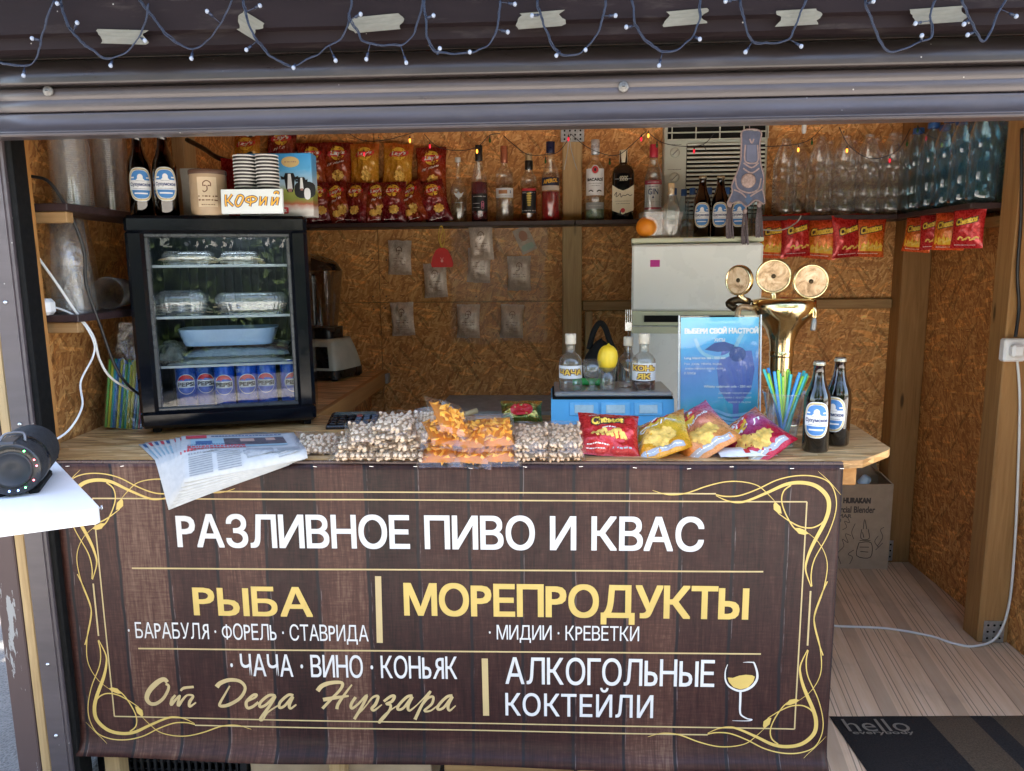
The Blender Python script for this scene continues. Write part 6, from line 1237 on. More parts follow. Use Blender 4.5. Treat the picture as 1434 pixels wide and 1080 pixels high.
for sg,col in ((-1,pm('dark_bronze',(.06,.04,.02),.4,metal=.8)),(1,pm('grey_handle',(.25,.26,.27),.35,metal=.6))):
    g=G(); x=sg*.094; ex=.132 if sg<0 else .088; g.tube(catmull([(sg*.06,-.01,zz(436)),(sg*ex*.8,-.03,zz(430)),(sg*ex*.97,-.035,zz(432)),(sg*ex,-.035,zz(444))],5),.009,10); tp=ob('tap',g,M_BRASSW if sg<0 else M_BRASS,TW)
    g=G(); g.tube(catmull([(sg*ex,-.035,zz(438)),(sg*ex,-.036,zz(448)),(sg*(ex-.002),-.036,zz(461))],5),[.006]*5+[.008]*5+[.007],10); ob('tap_handle',g,col,tp)
g=G(); g.tube(catmull([(-.14,-.03,zz(432)),(-.16,-.02,zz(425)),(-.13,-.01,zz(420)),(-.10,0,zz(424))],5),.012,10); ob('tap_body',g,pm('dark_bronze',(.06,.04,.02),.4,metal=.8),TW)
# ------------------------------------------------------------------ cup of straws
P=at(1100,627,Z=CT); P=(P.x,P.y+.026,CT+.001); t=thing('straw_cup','clear tapered plastic cup full of straws on the counter','cup',P); hc=at(1101,549,Y=P[1]).z-CT
g=G(); g.lathe([(.0003,.001),(.030,.001),(.031,.004),(.056,hc),(.0585,hc+.001),(.0585,hc-.003),(.0565,hc-.004)],32); ob('cup_body',g,M_CLEAR2,t)
SCOL=[('teal',SC[3]),('green',pm('straw_lime',(.28,.60,.06),.3)),('blue',pm('straw_azure',(.03,.30,.75),.3)),('blue',pm('straw_azure',(.03,.30,.75),.3)),('green',pm('straw_lime',(.28,.60,.06),.3)),('teal',SC[3])]
rn=random.Random(9)
for k in range(20):
    nm,mt=SCOL[k%6] if k!=9 else ('yellow',pm('straw_pale_yellow',(.70,.66,.20),.3)); a=rn.uniform(0,6.28); b0=Vector((rn.uniform(-.018,.018),rn.uniform(-.016,.016),.004)); fx=-.048+.096*(k/19); dirx=fx-b0.x*.5
    z1=hc+.052+rn.uniform(-.01,.012); top=Vector((fx*1.15+rn.uniform(-.004,.004),rn.uniform(-.03,.03),z1)); b0=Vector((max(-.022,min(.022,-fx*.2+rn.uniform(-.012,.012))),rn.uniform(-.012,.012),.004))
    g=G(); g.tube([b0,b0.lerp(top,.5),top],.0040,10,caps=False); o=ob('drinking_straw',g,mt,loc=P); tag(o,'%s drinking straw in the clear cup, %s from the left'%(nm,(ORD+['fifteenth','sixteenth','seventeenth','eighteenth','nineteenth','last'])[k]),'straw','drinking straws in the clear cup')
# ------------------------------------------------------------------ string of white lights along the fascia
GY=FY-.028
SW=[[(0,88),(35,92),(52,80),(60,45),(75,0)],[(85,0),(95,35),(125,68),(155,82),(180,70),(200,42),(208,5)],[(195,0),(215,25),(235,50),(265,68),(290,58),(315,22),(325,0)],[(340,0),(355,50),(385,82),(410,92),(440,78),(480,50),(490,20),(492,0)],[(488,18),(500,45),(515,60),(565,62),(585,32),(592,0)],[(594,0),(600,55),(620,75),(670,70),(693,50),(701,0)],[(752,0),(765,45),(785,75),(815,72),(840,40),(848,0)],[(884,0),(895,45),(920,68),(940,72),(965,58),(978,30),(980,0)],[(1036,0),(1050,53),(1075,60),(1105,55),(1120,20),(1128,0)],[(1212,0),(1225,40),(1245,72),(1290,58),(1306,50),(1303,20),(1310,0)],[(1347,0),(1360,30),(1378,58),(1395,25),(1408,0)]]
SL=thing('string_lights','dark blue string of unlit white bulbs looped along the fascia','string lights'); M_WIRE=pm('blue_black_wire',(.016,.024,.050),.35)
allp=[]
for k,sw in enumerate(SW):
    P=catmull([at(a,b,Y=GY+.006*sin(k)) for a,b in sw],10); allp+=P; g=G()
    for ph in (0,2.1,4.2):
        tot=0; Q=[]
        for i,p in enumerate(P):
            if i: tot+=(P[i]-P[i-1]).length
            a=tot*110+ph+2*noise.noise((tot*20,k,0)); jj=Vector((noise.noise((tot*35,k,1)),0,noise.noise((tot*35,k,2))))*.004; q_=.0016+.0012*noise.noise((tot*25,k,5)); Q.append(p+jj+Vector((cos(a)*q_,sin(a)*.0014,sin(a+.7)*q_)))
        g.tube(Q,.00125,5)
    ob('wire',g,M_WIRE,SL)
xs_=[p.x for p in allp]
bulbs=[(45,54),(80,5),(108,32),(155,92),(203,57),(33,106),(268,82),(290,16),(345,70),(364,8),(411,95),(470,85),(505,20),(513,83),(569,88),(607,22),(616,68),(658,73),(711,45),(721,6),(745,22),(779,78),(820,70),(862,22),(877,38),(923,92),(980,55),(1016,2),(1044,73),(1122,65),(1223,2),(1291,50),(1282,33),(1350,34),(1355,49),(1423,23)]
M_BULB=pm('milky_bulb',(.28,.32,.40),.3,var=.08); 
for (a,b) in bulbs:
    p=at(a,b,Y=GY-.008); q=min(allp,key=lambda v:(v-p).length); d_=(p-q); L=d_.length; d_=d_.normalized() if L>1e-4 else Vector((0,0,-1)); rq=d_.to_track_quat('Z','Y').to_matrix().to_4x4()
    g=G(); n=8; g.lathe([(max(.0002,.0044*sin(pi*i/n)),-.0044*cos(pi*i/n)*1.1) for i in range(n+1)],12,M=Matrix.Translation(p)); bo=ob('bulb',g,M_BULB,SL)
    if L>.008: g=G(); g.tube([q,q.lerp(p,.35)+Vector((0,-.001,0)),p-d_*.012],.0010,5); g.tube([p-d_*.014,p-d_*.003],.0030,7); ob('bulb_lead',g,M_WIRE,bo)
# masking tape left on the fascia
s=N('masking_tape'); c=s.coord(); n1=s.noise(s.map(c,scale=(20,1,160)),1,4,.6); s.P(Base_Color=s.mix(s.ramp(s.noise(c,22,3,.6),[(.45,0.0),(.7,.6)]),s.ramp(n1,[(.3,(.125,.12,.098)),(.7,(.18,.175,.145))]),(.14,.125,.10)),Roughness=.75); s.bump(n1,.3,.002)
for k,(px,py,w_,h_,rz,pos) in enumerate(((172,52,66,19,-.05,'leftmost one'),(349,36,30,27,-.55,'crooked and short, torn to a small lump'),(527,33,72,21,.06,'with ragged end above the chip packets'),(757,28,62,21,.05,'above the bottle shelf near the wooden post'),(960,25,54,20,.06,'above the white fridge'),(1118,25,58,21,.03,'above the clear bottles'),(1313,22,70,21,.04,'stained dark at its right end'))):
    P=at(px,py,Y=FY-.0075); pm_=1/ppm(P); w2,h2=w_*pm_,h_*pm_; rn=random.Random(k); L=[rn.uniform(-.003,.003)+.006*sin(i*.7+k) for i in range(9)]; R_=[rn.uniform(-.003,.003)+.006*sin(i*.9+k*2) for i in range(9)]
    def tf(u,v): e0=L[int(v*8)]; e1=R_[int(v*8)]; x=-w2/2+e0+(w2+e1-e0)*u; return (x,-.0012-.0012*abs(noise.noise((u*6,v*3,k))),(v-.5)*h2)
    g=G(); g.sheet(tf,16,8); g.UV.clear(); o=ob('masking_tape',g,s.m,loc=P,rot=(0,rz*-1,0)); tag(o,'strip of old masking tape on the fascia, '+pos,'tape','masking tape strips on the fascia')
# ------------------------------------------------------------------ coloured light string inside
CL=thing('coloured_light_string','dark wire with small coloured bulbs strung above the shelf bottles','string lights')
CY=1.42
cw_=[[(480,181),(508,197),(540,196),(565,190),(585,184)],[(594,188),(612,205),(640,211),(668,206),(685,190),(700,187)],[(705,190),(716,200),(738,216),(762,217),(783,212),(800,188)],[(800,188),(822,206),(850,217),(868,216),(888,200),(905,184)],[(908,186),(928,200),(958,205),(985,202),(1000,187)],[(985,202),(989,211)],[(1060,206),(1110,203),(1135,195),(1152,178)],[(1175,178),(1190,205),(1220,222),(1255,212),(1275,180)],[(1284,176),(1300,190),(1325,197),(1355,192),(1385,178)]]
for L in cw_: g=G(); g.tube(catmull([at(a,b,Y=CY) for a,b in L],8),.0016,6); ob('wire',g,M_CABB,CL)
BC={'r':emit('bulb_red',(.75,.02,.05),.15),'o':emit('bulb_orange',(.95,.30,.04),.5),'g':pm('bulb_green',(.02,.10,.02),.2),'y':emit('bulb_yellow',(.8,.42,.05),.2)}
for (a,b,c_) in ((574,197,'o'),(602,205,'r'),(510,216,'r'),(668,212,'o'),(686,197,'g'),(764,226,'g'),(796,195,'r'),(854,228,'g'),(898,195,'r'),(908,190,'o'),(920,204,'g'),(972,212,'r'),(1118,210,'o'),(1137,200,'g'),(1186,211,'o'),(1246,225,'r'),(1270,202,'g'),(1285,183,'g'),(1297,194,'r'),(1319,203,'y'),(1336,203,'g'),(1352,200,'r'),(1390,180,'o'),(1400,211,'y')):
    p=at(a,b,Y=CY-.004); g=G(); g.lathe([(.0003,-.010),(.0035,-.007),(.0048,-.001),(.0040,.005),(.0028,.008)],10,M=Matrix.Translation(p)); g2=ob('bulb',g,BC[c_],CL); g=G(); g.lathe([(.0030,.008),(.0030,.016),(.0012,.017),(.0012,.021)],8,M=Matrix.Translation(p)); ob('bulb_holder',g,M_CABB,g2)
# loose wires at the post plate
for k,(a,b) in enumerate(((790,238),(808,238))): g=G(); g.tube(catmull([at(797,186,Y=1.60),at(797+(-2 if k==0 else 3),210,Y=1.59),at(a,b,Y=1.6)],5),.0018,6); tag(ob('loose_wire',g,pm('grey_wire',(.45,.45,.45),.5)),'bare grey wire end dangling at the post, %s one'%('left','right')[k],'wire')
# ------------------------------------------------------------------ tasselled ornament hanging before the white fridge
OY=1.035; ORN=thing('tasselled_ornament','blue grey embroidered ornament with three long tassels hanging at the fridge','ornament'); M_FELT=pm('blue_grey_felt',(.12,.14,.22),.9,var=.2,vs=60,bump=.4,bs=200); M_CORD=pm('pinkish_cord',(.38,.30,.30),.7,var=.2,vs=120); M_TAS=pm('mauve_thread',(.22,.18,.20),.75,var=.35,vs=200)
def A6(L): return [(lambda p:(p.x,p.z))(at(860+x/5.975,170+y/5.975,Y=OY)) for x,y in L]
out=A6([(1075,80),(1220,85),(1215,200),(1222,350),(1250,470),(1240,560),(1255,690),(1180,660),(1105,715),(1040,670),(945,700),(985,590),(980,540),(1020,440),(1055,330),(1062,180)])
g=G(); n=len(out); g.prism(out,lambda a,b,d:(a,OY-.006+d,b),.012); fb=ob('felt_body',g,M_FELT,ORN)
fo=lambda a,b,l=0.0:(a,OY-.0066-l,b)
g=G(); g.tube([(a,OY-.006,b) for a,b in [(p.x,p.y) for p in catmull(out,4,True)]],.0032,6,closed=True); ob('cord_edge',g,M_CORD,ORN)
g=G(); patch(g,A6([(1110,200),(1185,200),(1190,330),(1150,350),(1105,330)]),fo,.0003,0,2); 
for L in ([(1095,200),(1090,330),(1150,355),(1200,330),(1195,200)],[(1080,350),(1145,390),(1205,350)],[(1075,395),(1145,435),(1210,395)],[(1010,470),(1030,560),(1120,600),(1200,570),(1225,480)],[(1000,575),(1060,600),(1100,640)],[(1235,570),(1180,600),(1120,640)],[(1130,150),(1148,185),(1165,150)]): line(g,A6(L),.0055,fo,.0008,1)
patch(g,A6([(1090,660),(1120,610),(1150,650),(1115,700)]),fo,.001,2,1); ob('embroidery',g,[pm('felt_panel',(.17,.20,.31),.85),M_CORD,pm('blue_stitch',(.10,.17,.32),.8)],ORN)
mc=A6([(1120,498)])[0]; g=G(); g.lathe([(.0003,.006),(.022,.006),(.026,.004),(.027,0)],24,M=Matrix.Translation((mc[0],OY-.006,mc[1]))@Matrix.Rotation(pi/2,4,'X')); ob('medallion',g,pm('pink_medallion',(.42,.32,.30),.6,var=.3,vs=150,bump=.5,bs=150),ORN)
for (cx,y0,y1) in ((965,690,985),(1092,745,1090),(1212,690,975)):
    a=A6([(cx,y0)])[0]; b=A6([(cx,y1)])[0]; g=G(); rn=random.Random(cx)
    for k in range(22):
        x=rn.uniform(-.011,.011); y=rn.uniform(-.008,.008); g.tube([(a[0]+x*.5,OY+y*.5-.004,a[1]-.012),(a[0]+x*1.05,OY+y-.006,(a[1]+b[1])/2),(b[0]+x*1.2+rn.uniform(-.002,.002),OY+y-.006,b[1]+rn.uniform(0,.006))],.0017,5)
    ts=ob('tassel',g,M_TAS,ORN); g=G(); n=8; g.lathe([(max(.0003,.009*sin(pi*i/n)),-.011*cos(pi*i/n)) for i in range(n+1)],12,M=Matrix.Translation((a[0],OY-.005,a[1]-.004))); ob('tassel_knot',g,M_CORD,ts)
g=G(); g.tube([at(1050,184,Y=OY),at(1048,150,Y=OY)],.0015,5); ob('hanging_cord',g,M_CORD,ORN)
# ------------------------------------------------------------------ right side: box, mat, floor cable, socket
P=at(1243,797,Z=0); bw,bd,bh=.42,.16,at(1220,678,Y=P.y).z; HB=thing('cardboard_box','open cardboard blender box on the floor beside the counter','box',(P.x-bw/2,P.y+bd/2,0),(0,0,-.02))
g=G(); tk=.005
g.bx(-bw/2,bw/2,-bd/2,-bd/2+tk,0,bh); g.bx(-bw/2,bw/2,bd/2-tk,bd/2,0,bh); g.bx(-bw/2,-bw/2+tk,-bd/2+tk,bd/2-tk,0,bh); g.bx(bw/2-tk,bw/2,-bd/2+tk,bd/2-tk,0,bh); g.bx(-bw/2+tk,bw/2-tk,-bd/2+tk,bd/2-tk,.0,.005); ob('carton',g,M_CARD,HB)
g=G(); g.add([(-bw/2,bd/2,bh),(bw/2,bd/2,bh),(bw/2-.02,bd/2+.012,bh+.075),(-bw/2+.02,bd/2+.012,bh+.075)],[(0,1,2,3)]); o=ob('flap',g,M_CARD,HB); o.modifiers.new('t','SOLIDIFY').thickness=.004
g=G(); g.add([(bw/2,-bd/2,bh),(bw/2,bd/2,bh),(bw/2-.05,bd/2-.02,bh+.05),(bw/2-.05,-bd/2+.02,bh+.05)],[(0,1,2,3)]); o=ob('flap',g,M_CARD,HB); o.modifiers.new('t','SOLIDIFY').thickness=.004
fb_=lambda a,b,l=0.0:(a,-bd/2-.0006-l,b); g=G()
def hx(px,py): q=at(px,py,Y=P.y); return (q.x-(P.x-bw/2),q.z)
def htext(sx_,x0,x1,y0,y1,bd_): a=hx(x0,y1); b=hx(x1,y0); lettering(g,sx_,b[0]-a[0],b[1]-a[1],bd_,lambda u,v,l:fb_((a[0]+b[0])/2+u,(a[1]+b[1])/2+v,l))
htext('HURAKAN',1181,1220,697,705,.07); htext('Commercial Blender',1146,1226,709,718,.03); htext('HKN-MAR',1152,1193,720,725,.03)
ob('printed_lettering',g,pm('box_print',(.07,.05,.04),.7),HB)
g=G(); Lh=lambda L:[hx(*p) for p in L]
for L in ([(1207,741),(1206,754),(1217,754),(1216,741)],[(1209,741),(1211,727),(1214,741)],[(1204,757),(1219,757)],[(1203,760),(1200,778),(1219,780),(1220,760),(1203,760)],[(1204,766),(1217,766)],[(1205,772),(1216,773)],[(1208,745),(1210,753)]): line(g,Lh(L),.003,fb_,.0004,0,4)
for L in ([(1198,733),(1193,745),(1196,755)],[(1178,790),(1174,775),(1182,765),(1180,755),(1188,760),(1184,748),(1192,750)],[(1180,742),(1186,738),(1183,730),(1190,732),(1187,724)],[(1230,750),(1225,758),(1230,766)],[(1229,764),(1236,752),(1233,742),(1238,738)],[(1226,770),(1236,760)],[(1190,790),(1194,780),(1188,776),(1196,770)],[(1175,735),(1178,728),(1174,722)]): line(g,Lh(L),.0026,fb_,.0006,0,5)
ob('pen_marks',g,M_INK,HB)
t=thing('blue_bottle_cap','pale blue plastic piece sticking out of the blender box','plastic piece',(P.x-bw+.30,P.y+.03,bh+.005),(.3,.5,.2)); g=G(); g.lathe([(.0003,.03),(.016,.028),(.022,.02),(.024,-.02)],16); ob('cap_shell',g,pm('pale_blue_cap',(.35,.50,.68),.35),t)
C0=at(1161,1004,Z=.0); C1=at(1434,1003,Z=.0); ang=math.atan2(C1.y-C0.y,C1.x-C0.x); L0_=at(1207,1080,Z=0)
s=N('striped_mat'); sx=s.n('SeparateXYZ',{0:s.coord()}); nz=s.noise(s.coord(),220,3,.6)
b=s.ramp(sx.outputs[0],[(0,(.026,.022,.020)),(.295,(.095,.066,.042)),(.43,(.034,.029,.026)),(.50,(.098,.070,.045)),(.66,(.028,.024,.022))],'CONSTANT'); s.P(Base_Color=s.mix(.6,b,s.ramp(nz,[(.3,(.45,.45,.45)),(.7,(1.3,1.3,1.3))]),'MULTIPLY'),Roughness=1.0,Specular_IOR_Level=.1); s.bump(nz,.8,.004)
sh=(L0_-C0); ux=Vector((cos(ang),sin(ang),0)); loc_y=sh.dot(Vector((-sin(ang),cos(ang),0))); loc_x=sh.dot(ux); skew=loc_x/loc_y
MT=thing('door_mat','dark striped door mat with greeting lettering on the kiosk floor','mat',C0+Vector((0,0,.001)),(0,0,ang))
def mf(u,v): y=-.46*v; return (.78*u,y,.005+.002*noise.noise((u*4,v*3,1))-(.004 if v in(0,1) or u in(0,1) else 0))
g=G(); g.sheet(mf,40,24,flip=True); g.UV.clear(); o=ob('mat_pile',g,s.m,MT); o.rotation_euler=(0,0,0)
Mt=MT.matrix_basis if False else Matrix.Translation(C0)@Matrix.Rotation(ang,4,'Z'); I=Mt.inverted()
g=G()
def mtext(sx_,x0,y0,x1,y1,hh,bd_):
    a=I@at(x0,y0,Z=.006); b=I@at(x1,y1,Z=.006); c_=(a+b)/2; lettering(g,sx_,abs(b.x-a.x),hh,bd_,lambda u,v,l:(c_.x+u,c_.y+v,.0085+l))
mtext('hello',1183,1017,1271,1017,.062,.0); mtext('everybody',1194,1028,1280,1028,.022,.02); ob('mat_lettering',g,pm('mat_letter',(.17,.14,.105),.95),MT)
Pw=lambda a,b:at(a,b,Y=.826)
cable('white cable lying across the floor and rising up the right wall',[at(1120,872,Z=.005),at(1175,877,Z=.005),at(1240,880,Z=.005),at(1300,890,Z=.005),at(1335,901,Z=.005),at(1365,905,Z=.005),at(1395,893,Z=.03),Pw(1412,852),Pw(1420,780),Pw(1425,680),Pw(1428,560),Pw(1424,500)],.0045,M_CABW)
P=at(1418,490,Y=.815); t=thing('power_socket','white power socket with plug on the right wall','socket',P); g=G(); g.box((0,0,0),(.075,.035,.08),.006); ob('socket_box',g,M_WHITE,t); g=G(); g.box((-.005,-.032,.0),(.04,.03,.045),.008); ob('plug',g,M_WHITE,t)
cable('black cable running up the right wall from the socket',[at(1422,472,Y=.80),at(1427,430,Y=.82),at(1425,380,Y=.82),at(1430,300,Y=.82),at(1431,180,Y=.82)],.0055,M_CABB)
cable('thin grey cable hanging across the clear bottles',[at(1178,182,Y=1.46),at(1130,205,Y=1.46),at(1098,235,Y=1.46),at(1110,228,Y=1.46)],.002,pm('grey_wire',(.45,.45,.45),.5)) if False else None
g=G(); g.tube(catmull([at(1068,322,Y=1.44),at(1095,322,Y=1.44),at(1115,312,Y=1.44),at(1122,302,Y=1.44)],6),.003,6); tag(ob('grey_cable',g,pm('grey_wire',(.45,.45,.45),.5)),'short grey cable end in front of the hanging puff packets','cable')
t=thing('white_tube','small white plastic tube hanging above the clear bottles','tube',at(1126,180,Y=1.5)); g=G(); g.lathe([(.010,.03),(.010,-.01),(.007,-.02),(.0003,-.022)],12); ob('tube_body',g,M_WHITE,t)
# ------------------------------------------------------------------ under the counter
cx0,cx1=at(138,1070,Y=.09).x,at(346,1070,Y=.09).x; CR=thing('black_crate','black plastic lattice crate under the counter','crate'); M_CRT=pm('crate_plastic',(.010,.010,.011),.45)
g=G(); g.bx(cx0,cx1,.085,.097,.062,.085,.002); g.bx(cx0,cx1,.085,.097,-.145,-.125,.002); g.bx(cx0,cx0+.02,.085,.35,-.145,.085,.002); g.bx(cx1-.02,cx1,.085,.35,-.145,.085,.002); g.bx(cx0,cx1,.34,.352,-.145,.085); g.bx(cx0,cx1,.1,.34,-.145,-.139); ob('crate_frame',g,M_CRT,CR)
for k in range(20): x=cx0+.03+k*(cx1-cx0-.06)/19; g=G(); g.bx(x-.0035,x+.0035,.087,.095,-.125,.062); ob('bar',g,M_CRT,CR)
for z in (-.07,-.045,-.02,.005,.03): g=G(); g.bx(cx0+.02,cx1-.02,.0955,.0985,z-.0025,z+.0025); ob('cross_bar',g,M_CRT,CR)
kx0,kx1=at(349,1070,Y=.09).x,at(603,1070,Y=.09).x; t=thing('cardboard_box','printed cardboard box lying under the middle of the counter','box'); g=G(); g.bx(kx0,kx1,.095,.40,-.145,.26,.003); ob('carton',g,pm('pale_cardboard',(.46,.34,.22),.85),t)
fk=lambda a,b,l=0.0:(a,.0942-l,b); g=G(); kw=kx1-kx0; rn=random.Random(2)
lettering(g,'ХОКЕЙ',.10,.032,.05,lambda u,v,l:fk(kx0+kw*.52+u,.020+v,l))
for k in range(16): x=kx0+.02+k*kw/17; line(g,[(x,.005),(x+rn.uniform(-.02,.03),.07)],.0018,fk,.0004+.00005*k,0,1,False) if not .38<k/16<.66 else None
for k in range(5): line(g,[(kx0+.01,.02+k*.013),(kx0+kw*.34,.03+k*.011)],.0016,fk,.001+.00005*k,0,1,False); line(g,[(kx0+kw*.70,.03+k*.011),(kx1-.01,.02+k*.013)],.0016,fk,.001+.00005*k,0,1,False)
ob('box_print',g,M_BROWNINK,t)
hx_=at(715,1078,Y=.14).x; t=thing('hose_coil','clear hose coiled round blue plastic under the counter','hose',(hx_,.19,.001)); g=G()
for k in range(4): g.tube([(.105*cos(a)*(1-.06*k),.085*sin(a)*(1-.06*k),.010+.016*k+.004*sin(3*a+k)) for a in [2*pi*i/40 for i in range(40)]],.007,8,closed=True)
ob('hose',g,film('hose_plastic',(.75,.80,.82),.2,.15,.6,haze=.3),t); g=G(); g.sheet(lambda u,v:(.06*cos(2*pi*u)*(1-.5*v)*(1+.3*noise.noise((u*7,v*3,2))),.05*sin(2*pi*u)*(1-.5*v),.004+.07*v),20,6,closeu=True); ob('blue_wrap',g,pm('blue_sheet',(.03,.12,.50),.4),t)
g=G(); g.bx(-.30,.07,.08,.30,-.05,0,.003); ob('lower_board',g,M_STUDX,CN)
# ------------------------------------------------------------------ white side table and round speaker at the left
TZ=.955; A=at(73,641,Z=TZ); B=at(141,712,Z=TZ); C_=at(0,730,Z=TZ); dv=(C_-B)
pl=[A,A.lerp(B,.97),B+(A-B)*.015+dv*.02,B+dv*.06,B+dv*3.2,A+dv*3.2]
ST=thing('side_table','white folding table top at the left end of the counter','table'); s=N('white_laminate'); s.P(Base_Color=(.80,.81,.82),Roughness=.35); s.P(Base_Color=s.ramp(s.noise(s.coord(),6,3,.5),[(.3,(.77,.78,.79)),(.7,(.83,.84,.85))]))
g=G(); g.prism([(p.x,p.y) for p in pl],lambda a,b,d:(a,b,TZ-.030*d),1.0); ob('table_top',g,s.m,ST)
for q in (2.2,3.0):
    for e in (.15,.85): p=A.lerp(B,e)+dv*q; g=G(); g.tube([(p.x,p.y,TZ-.03),(p.x,p.y,-.146)],.014,10); ob('leg',g,M_STEEL,ST)
p=B+(A-B)*.10; g=G(); dn=Vector((-(A-B).y,(A-B).x,0)).normalized(); dn=dn if dn.x>0 else -dn; g.tube([Vector((p.x,p.y,TZ-.014)),Vector((p.x,p.y,TZ-.014))+dn*.010],.0022,8); g.tube([Vector((p.x,p.y,TZ-.014))+dn*.010,Vector((p.x,p.y,TZ-.014))+dn*.013],.005,10); ob('screw',g,M_STEEL,ST)
SR=.055; bp_=at(16,699,Z=TZ); SPK=thing('round_speaker','round black portable speaker standing on the white table','speaker',(bp_.x,bp_.y+.01,TZ+.003+SR),(0,0,face(bp_)-.22))
ax=Matrix.Rotation(pi/2,4,'X'); m_mesh=pm('speaker_cloth',(.012,.013,.016),.8,bump=.8,bs=700)
g=G(); g.lathe([(SR*.93,-.20),(SR*.98,-.195),(SR,-.18),(SR,-.012),(SR*.985,-.004),(SR*.95,.0)],40,M=ax,cap0=True); ob('speaker_body',g,m_mesh,SPK)
g=G(); g.lathe([(SR*.95,.0),(SR*.90,.004),(SR*.66,.001)],40,M=ax); rg=ob('face_ring',g,M_BLACK,SPK)
g=G(); g.lathe([(SR*.66,.001),(SR*.63,.005),(SR*.58,.003),(SR*.50,-.004),(SR*.2,-.004),(.0003,-.002)],36,M=ax); ob('bass_cone',g,pm('cone_rubber',(.018,.019,.022),.45),SPK)
g=G(); g.lathe([(SR*1.005,-.075),(SR*1.03,-.07),(SR*1.03,-.055),(SR*1.005,-.05)],40,M=ax); ob('band',g,M_BLACK,SPK)
for sx in(-1,1): g=G(); g.box((sx*.03,.09,-SR*.88-.004),(.02,.15,.016),.004); ob('foot',g,M_RUB,SPK)
g=G(); g.tube(catmull([(-.02,.02,SR*.96),(-.01,.03,SR+.012),(.02,.03,SR+.012),(.025,.02,SR*.94)],5),.0028,7); ob('carry_ring',g,pm('dull_ring',(.16,.16,.17),.45,metal=.7),SPK)
g=G(); g.bx(-.03,.012,-.003,.06,SR*.80,SR*1.02,.004); ob('control_cap',g,pm('dark_grey_plastic',(.03,.032,.036),.35),SPK)
for (an,c_) in ((55,(.1,1,.3)),(22,(1,.1,.15)),(5,(1,.1,.15)),(-35,(1,.1,.15)),(-62,(.1,1,.3)),(-80,(.15,.3,1)),(-100,(.15,.3,1))):
    a=radians(an); g=G(); g.lathe([(.0003,.0018),(.0014,.0012),(.0017,0)],8,M=Matrix.Translation((SR*.80*cos(a),-.0035,SR*.80*sin(a)))@ax); ob('led',g,emit('led_%d%d%d'%tuple(int(v*9) for v in c_),c_,3.0),SPK)
# ------------------------------------------------------------------ across the street: what the glass and metal mirror
def tree(label,loc,seed,h=6.5,r=2.6):
    rn=random.Random(seed); t=thing('street_tree',label,'tree',loc,group='trees across the street'); g=G()
    g.tube(catmull([(0,0,0),(.05,.02,h*.2),(-.04,.05,h*.42),(.06,0,h*.7)],5),[.17]*4+[.14]*4+[.10]*4+[.06]*4,10); L=[]
    for k in range(9):
        a=k*2.4; z=h*(.36+.04*k); e=Vector((cos(a)*r*.7,sin(a)*r*.7,z+h*.18)); g.tube(catmull([(0,0,z),tuple(Vector((0,0,z)).lerp(e,.5)+Vector((0,0,.15))),tuple(e)],4),[.06]*4+[.04]*4+[.02],6); L.append(e)
    ob('trunk',g,pm('bark',(.10,.075,.05),.9,bump=.6,bs=20),t); g=G(); s0=.085; V=[];F=[]
    cl=[Vector((rn.gauss(0,.42)*r,rn.gauss(0,.42)*r,h*.72+rn.gauss(0,.28)*h*.5)) for _ in range(60)]+L
    for c_ in cl:
        for _ in range(70):
            p=c_+Vector((rn.gauss(0,.30),rn.gauss(0,.30),rn.gauss(0,.24))); R_=rrot(rn); i=len(V); V+=[tuple(R_@Vector(q)*s0+p) for q in ((-.5,-1,0),(.5,-1,0),(.6,.4,.1),(0,1.1,0),(-.6,.4,.1))]; F.append((i,i+1,i+2,i+3,i+4))
    g.add(V,F); s=N('leaves_%d'%seed); s.P(Base_Color=s.ramp(s.noise(s.coord(),1.6,3,.6),[(.3,(.035,.075,.016)),(.7,(.10,.16,.035))]),Roughness=.55); ob('crown',g,s.m,t)
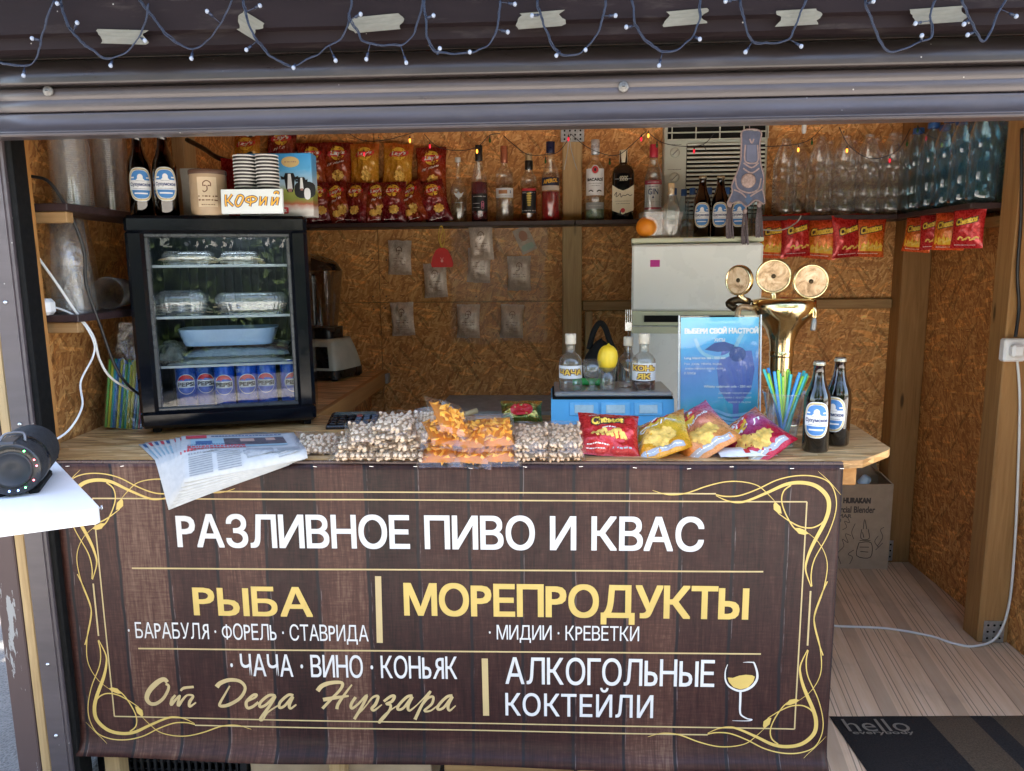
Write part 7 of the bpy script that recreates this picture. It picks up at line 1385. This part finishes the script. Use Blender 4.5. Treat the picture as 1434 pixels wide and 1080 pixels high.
tree('broad leafy tree across the street, left one',(-5.6,-8.0,-.15),1); tree('broad leafy tree across the street, middle one',(-.9,-8.2,-.15),2,6.0,2.7); tree('broad leafy tree across the street, right one',(5.6,-9.0,-.15),3)
tree('leafy tree standing behind the kiosk',(-2.3,3.9,-.15),6,7.0,2.9)
HG=thing('hedge','dense dark green hedge along the far side of the street','hedge',(0,-9.3,-.15)); rn=random.Random(4); V=[];F=[]  # unseen hedge, added so the fridge glass mirrors something dark
for _ in range(15000):
    x=rn.uniform(-7,7); h_=2.5+.5*noise.noise((x*.7,0,0)); z=h_*(1-rn.random()**2.2); y=(.45 if rn.random()<.75 else rn.uniform(-.4,.4))*(1-.4*(z/h_)**3)+.12*noise.noise((x*2,z*2,1))
    R_=rrot(rn); i=len(V); V+=[tuple(R_@Vector(q)*.07+Vector((x,y,z))) for q in ((-.5,-1,0),(.5,-1,0),(.6,.4,.1),(0,1.1,0),(-.6,.4,.1))]; F.append((i,i+1,i+2,i+3,i+4))
g=G(); g.add(V,F); g.bx(-7,7,-.35,.30,0,1.9,mi=1); s=N('hedge_leaf'); s.P(Base_Color=s.ramp(s.noise(s.coord(),3,3,.6),[(.3,(.025,.055,.012)),(.7,(.075,.12,.028))]),Roughness=.6); ob('foliage',g,[s.m,pm('hedge_core',(.012,.02,.008),.9)],HG)
HS=thing('town_house','pale two storey house across the street','house',(8.5,-19,-.15)); M_PL=pm('pale_plaster',(.55,.52,.46),.85,var=.06,vs=2)
g=G(); g.bx(-7,7,-4,0,0,6.2); ob('wall',g,M_PL,HS); g=G(); g.prism([(-7.4,6.2),(7.4,6.2),(6.2,7.8),(-6.2,7.8)],lambda a,b,d:(a,.4-4.8*d,b),1.0); ob('roof',g,pm('roof_tile',(.28,.10,.06),.8),HS)
for i in range(6):
    for z in (1.1,4.0): g=G(); x=-5.6+i*2.2; g.bx(x-.5,x+.5,.0,.04,z,z+1.4); wn=ob('window',g,pm('window_frame',(.70,.70,.68),.4),HS); g=G(); g.bx(x-.42,x+.42,.041,.05,z+.08,z+1.32); ob('pane',g,pm('window_pane',(.03,.04,.05),.08),wn)
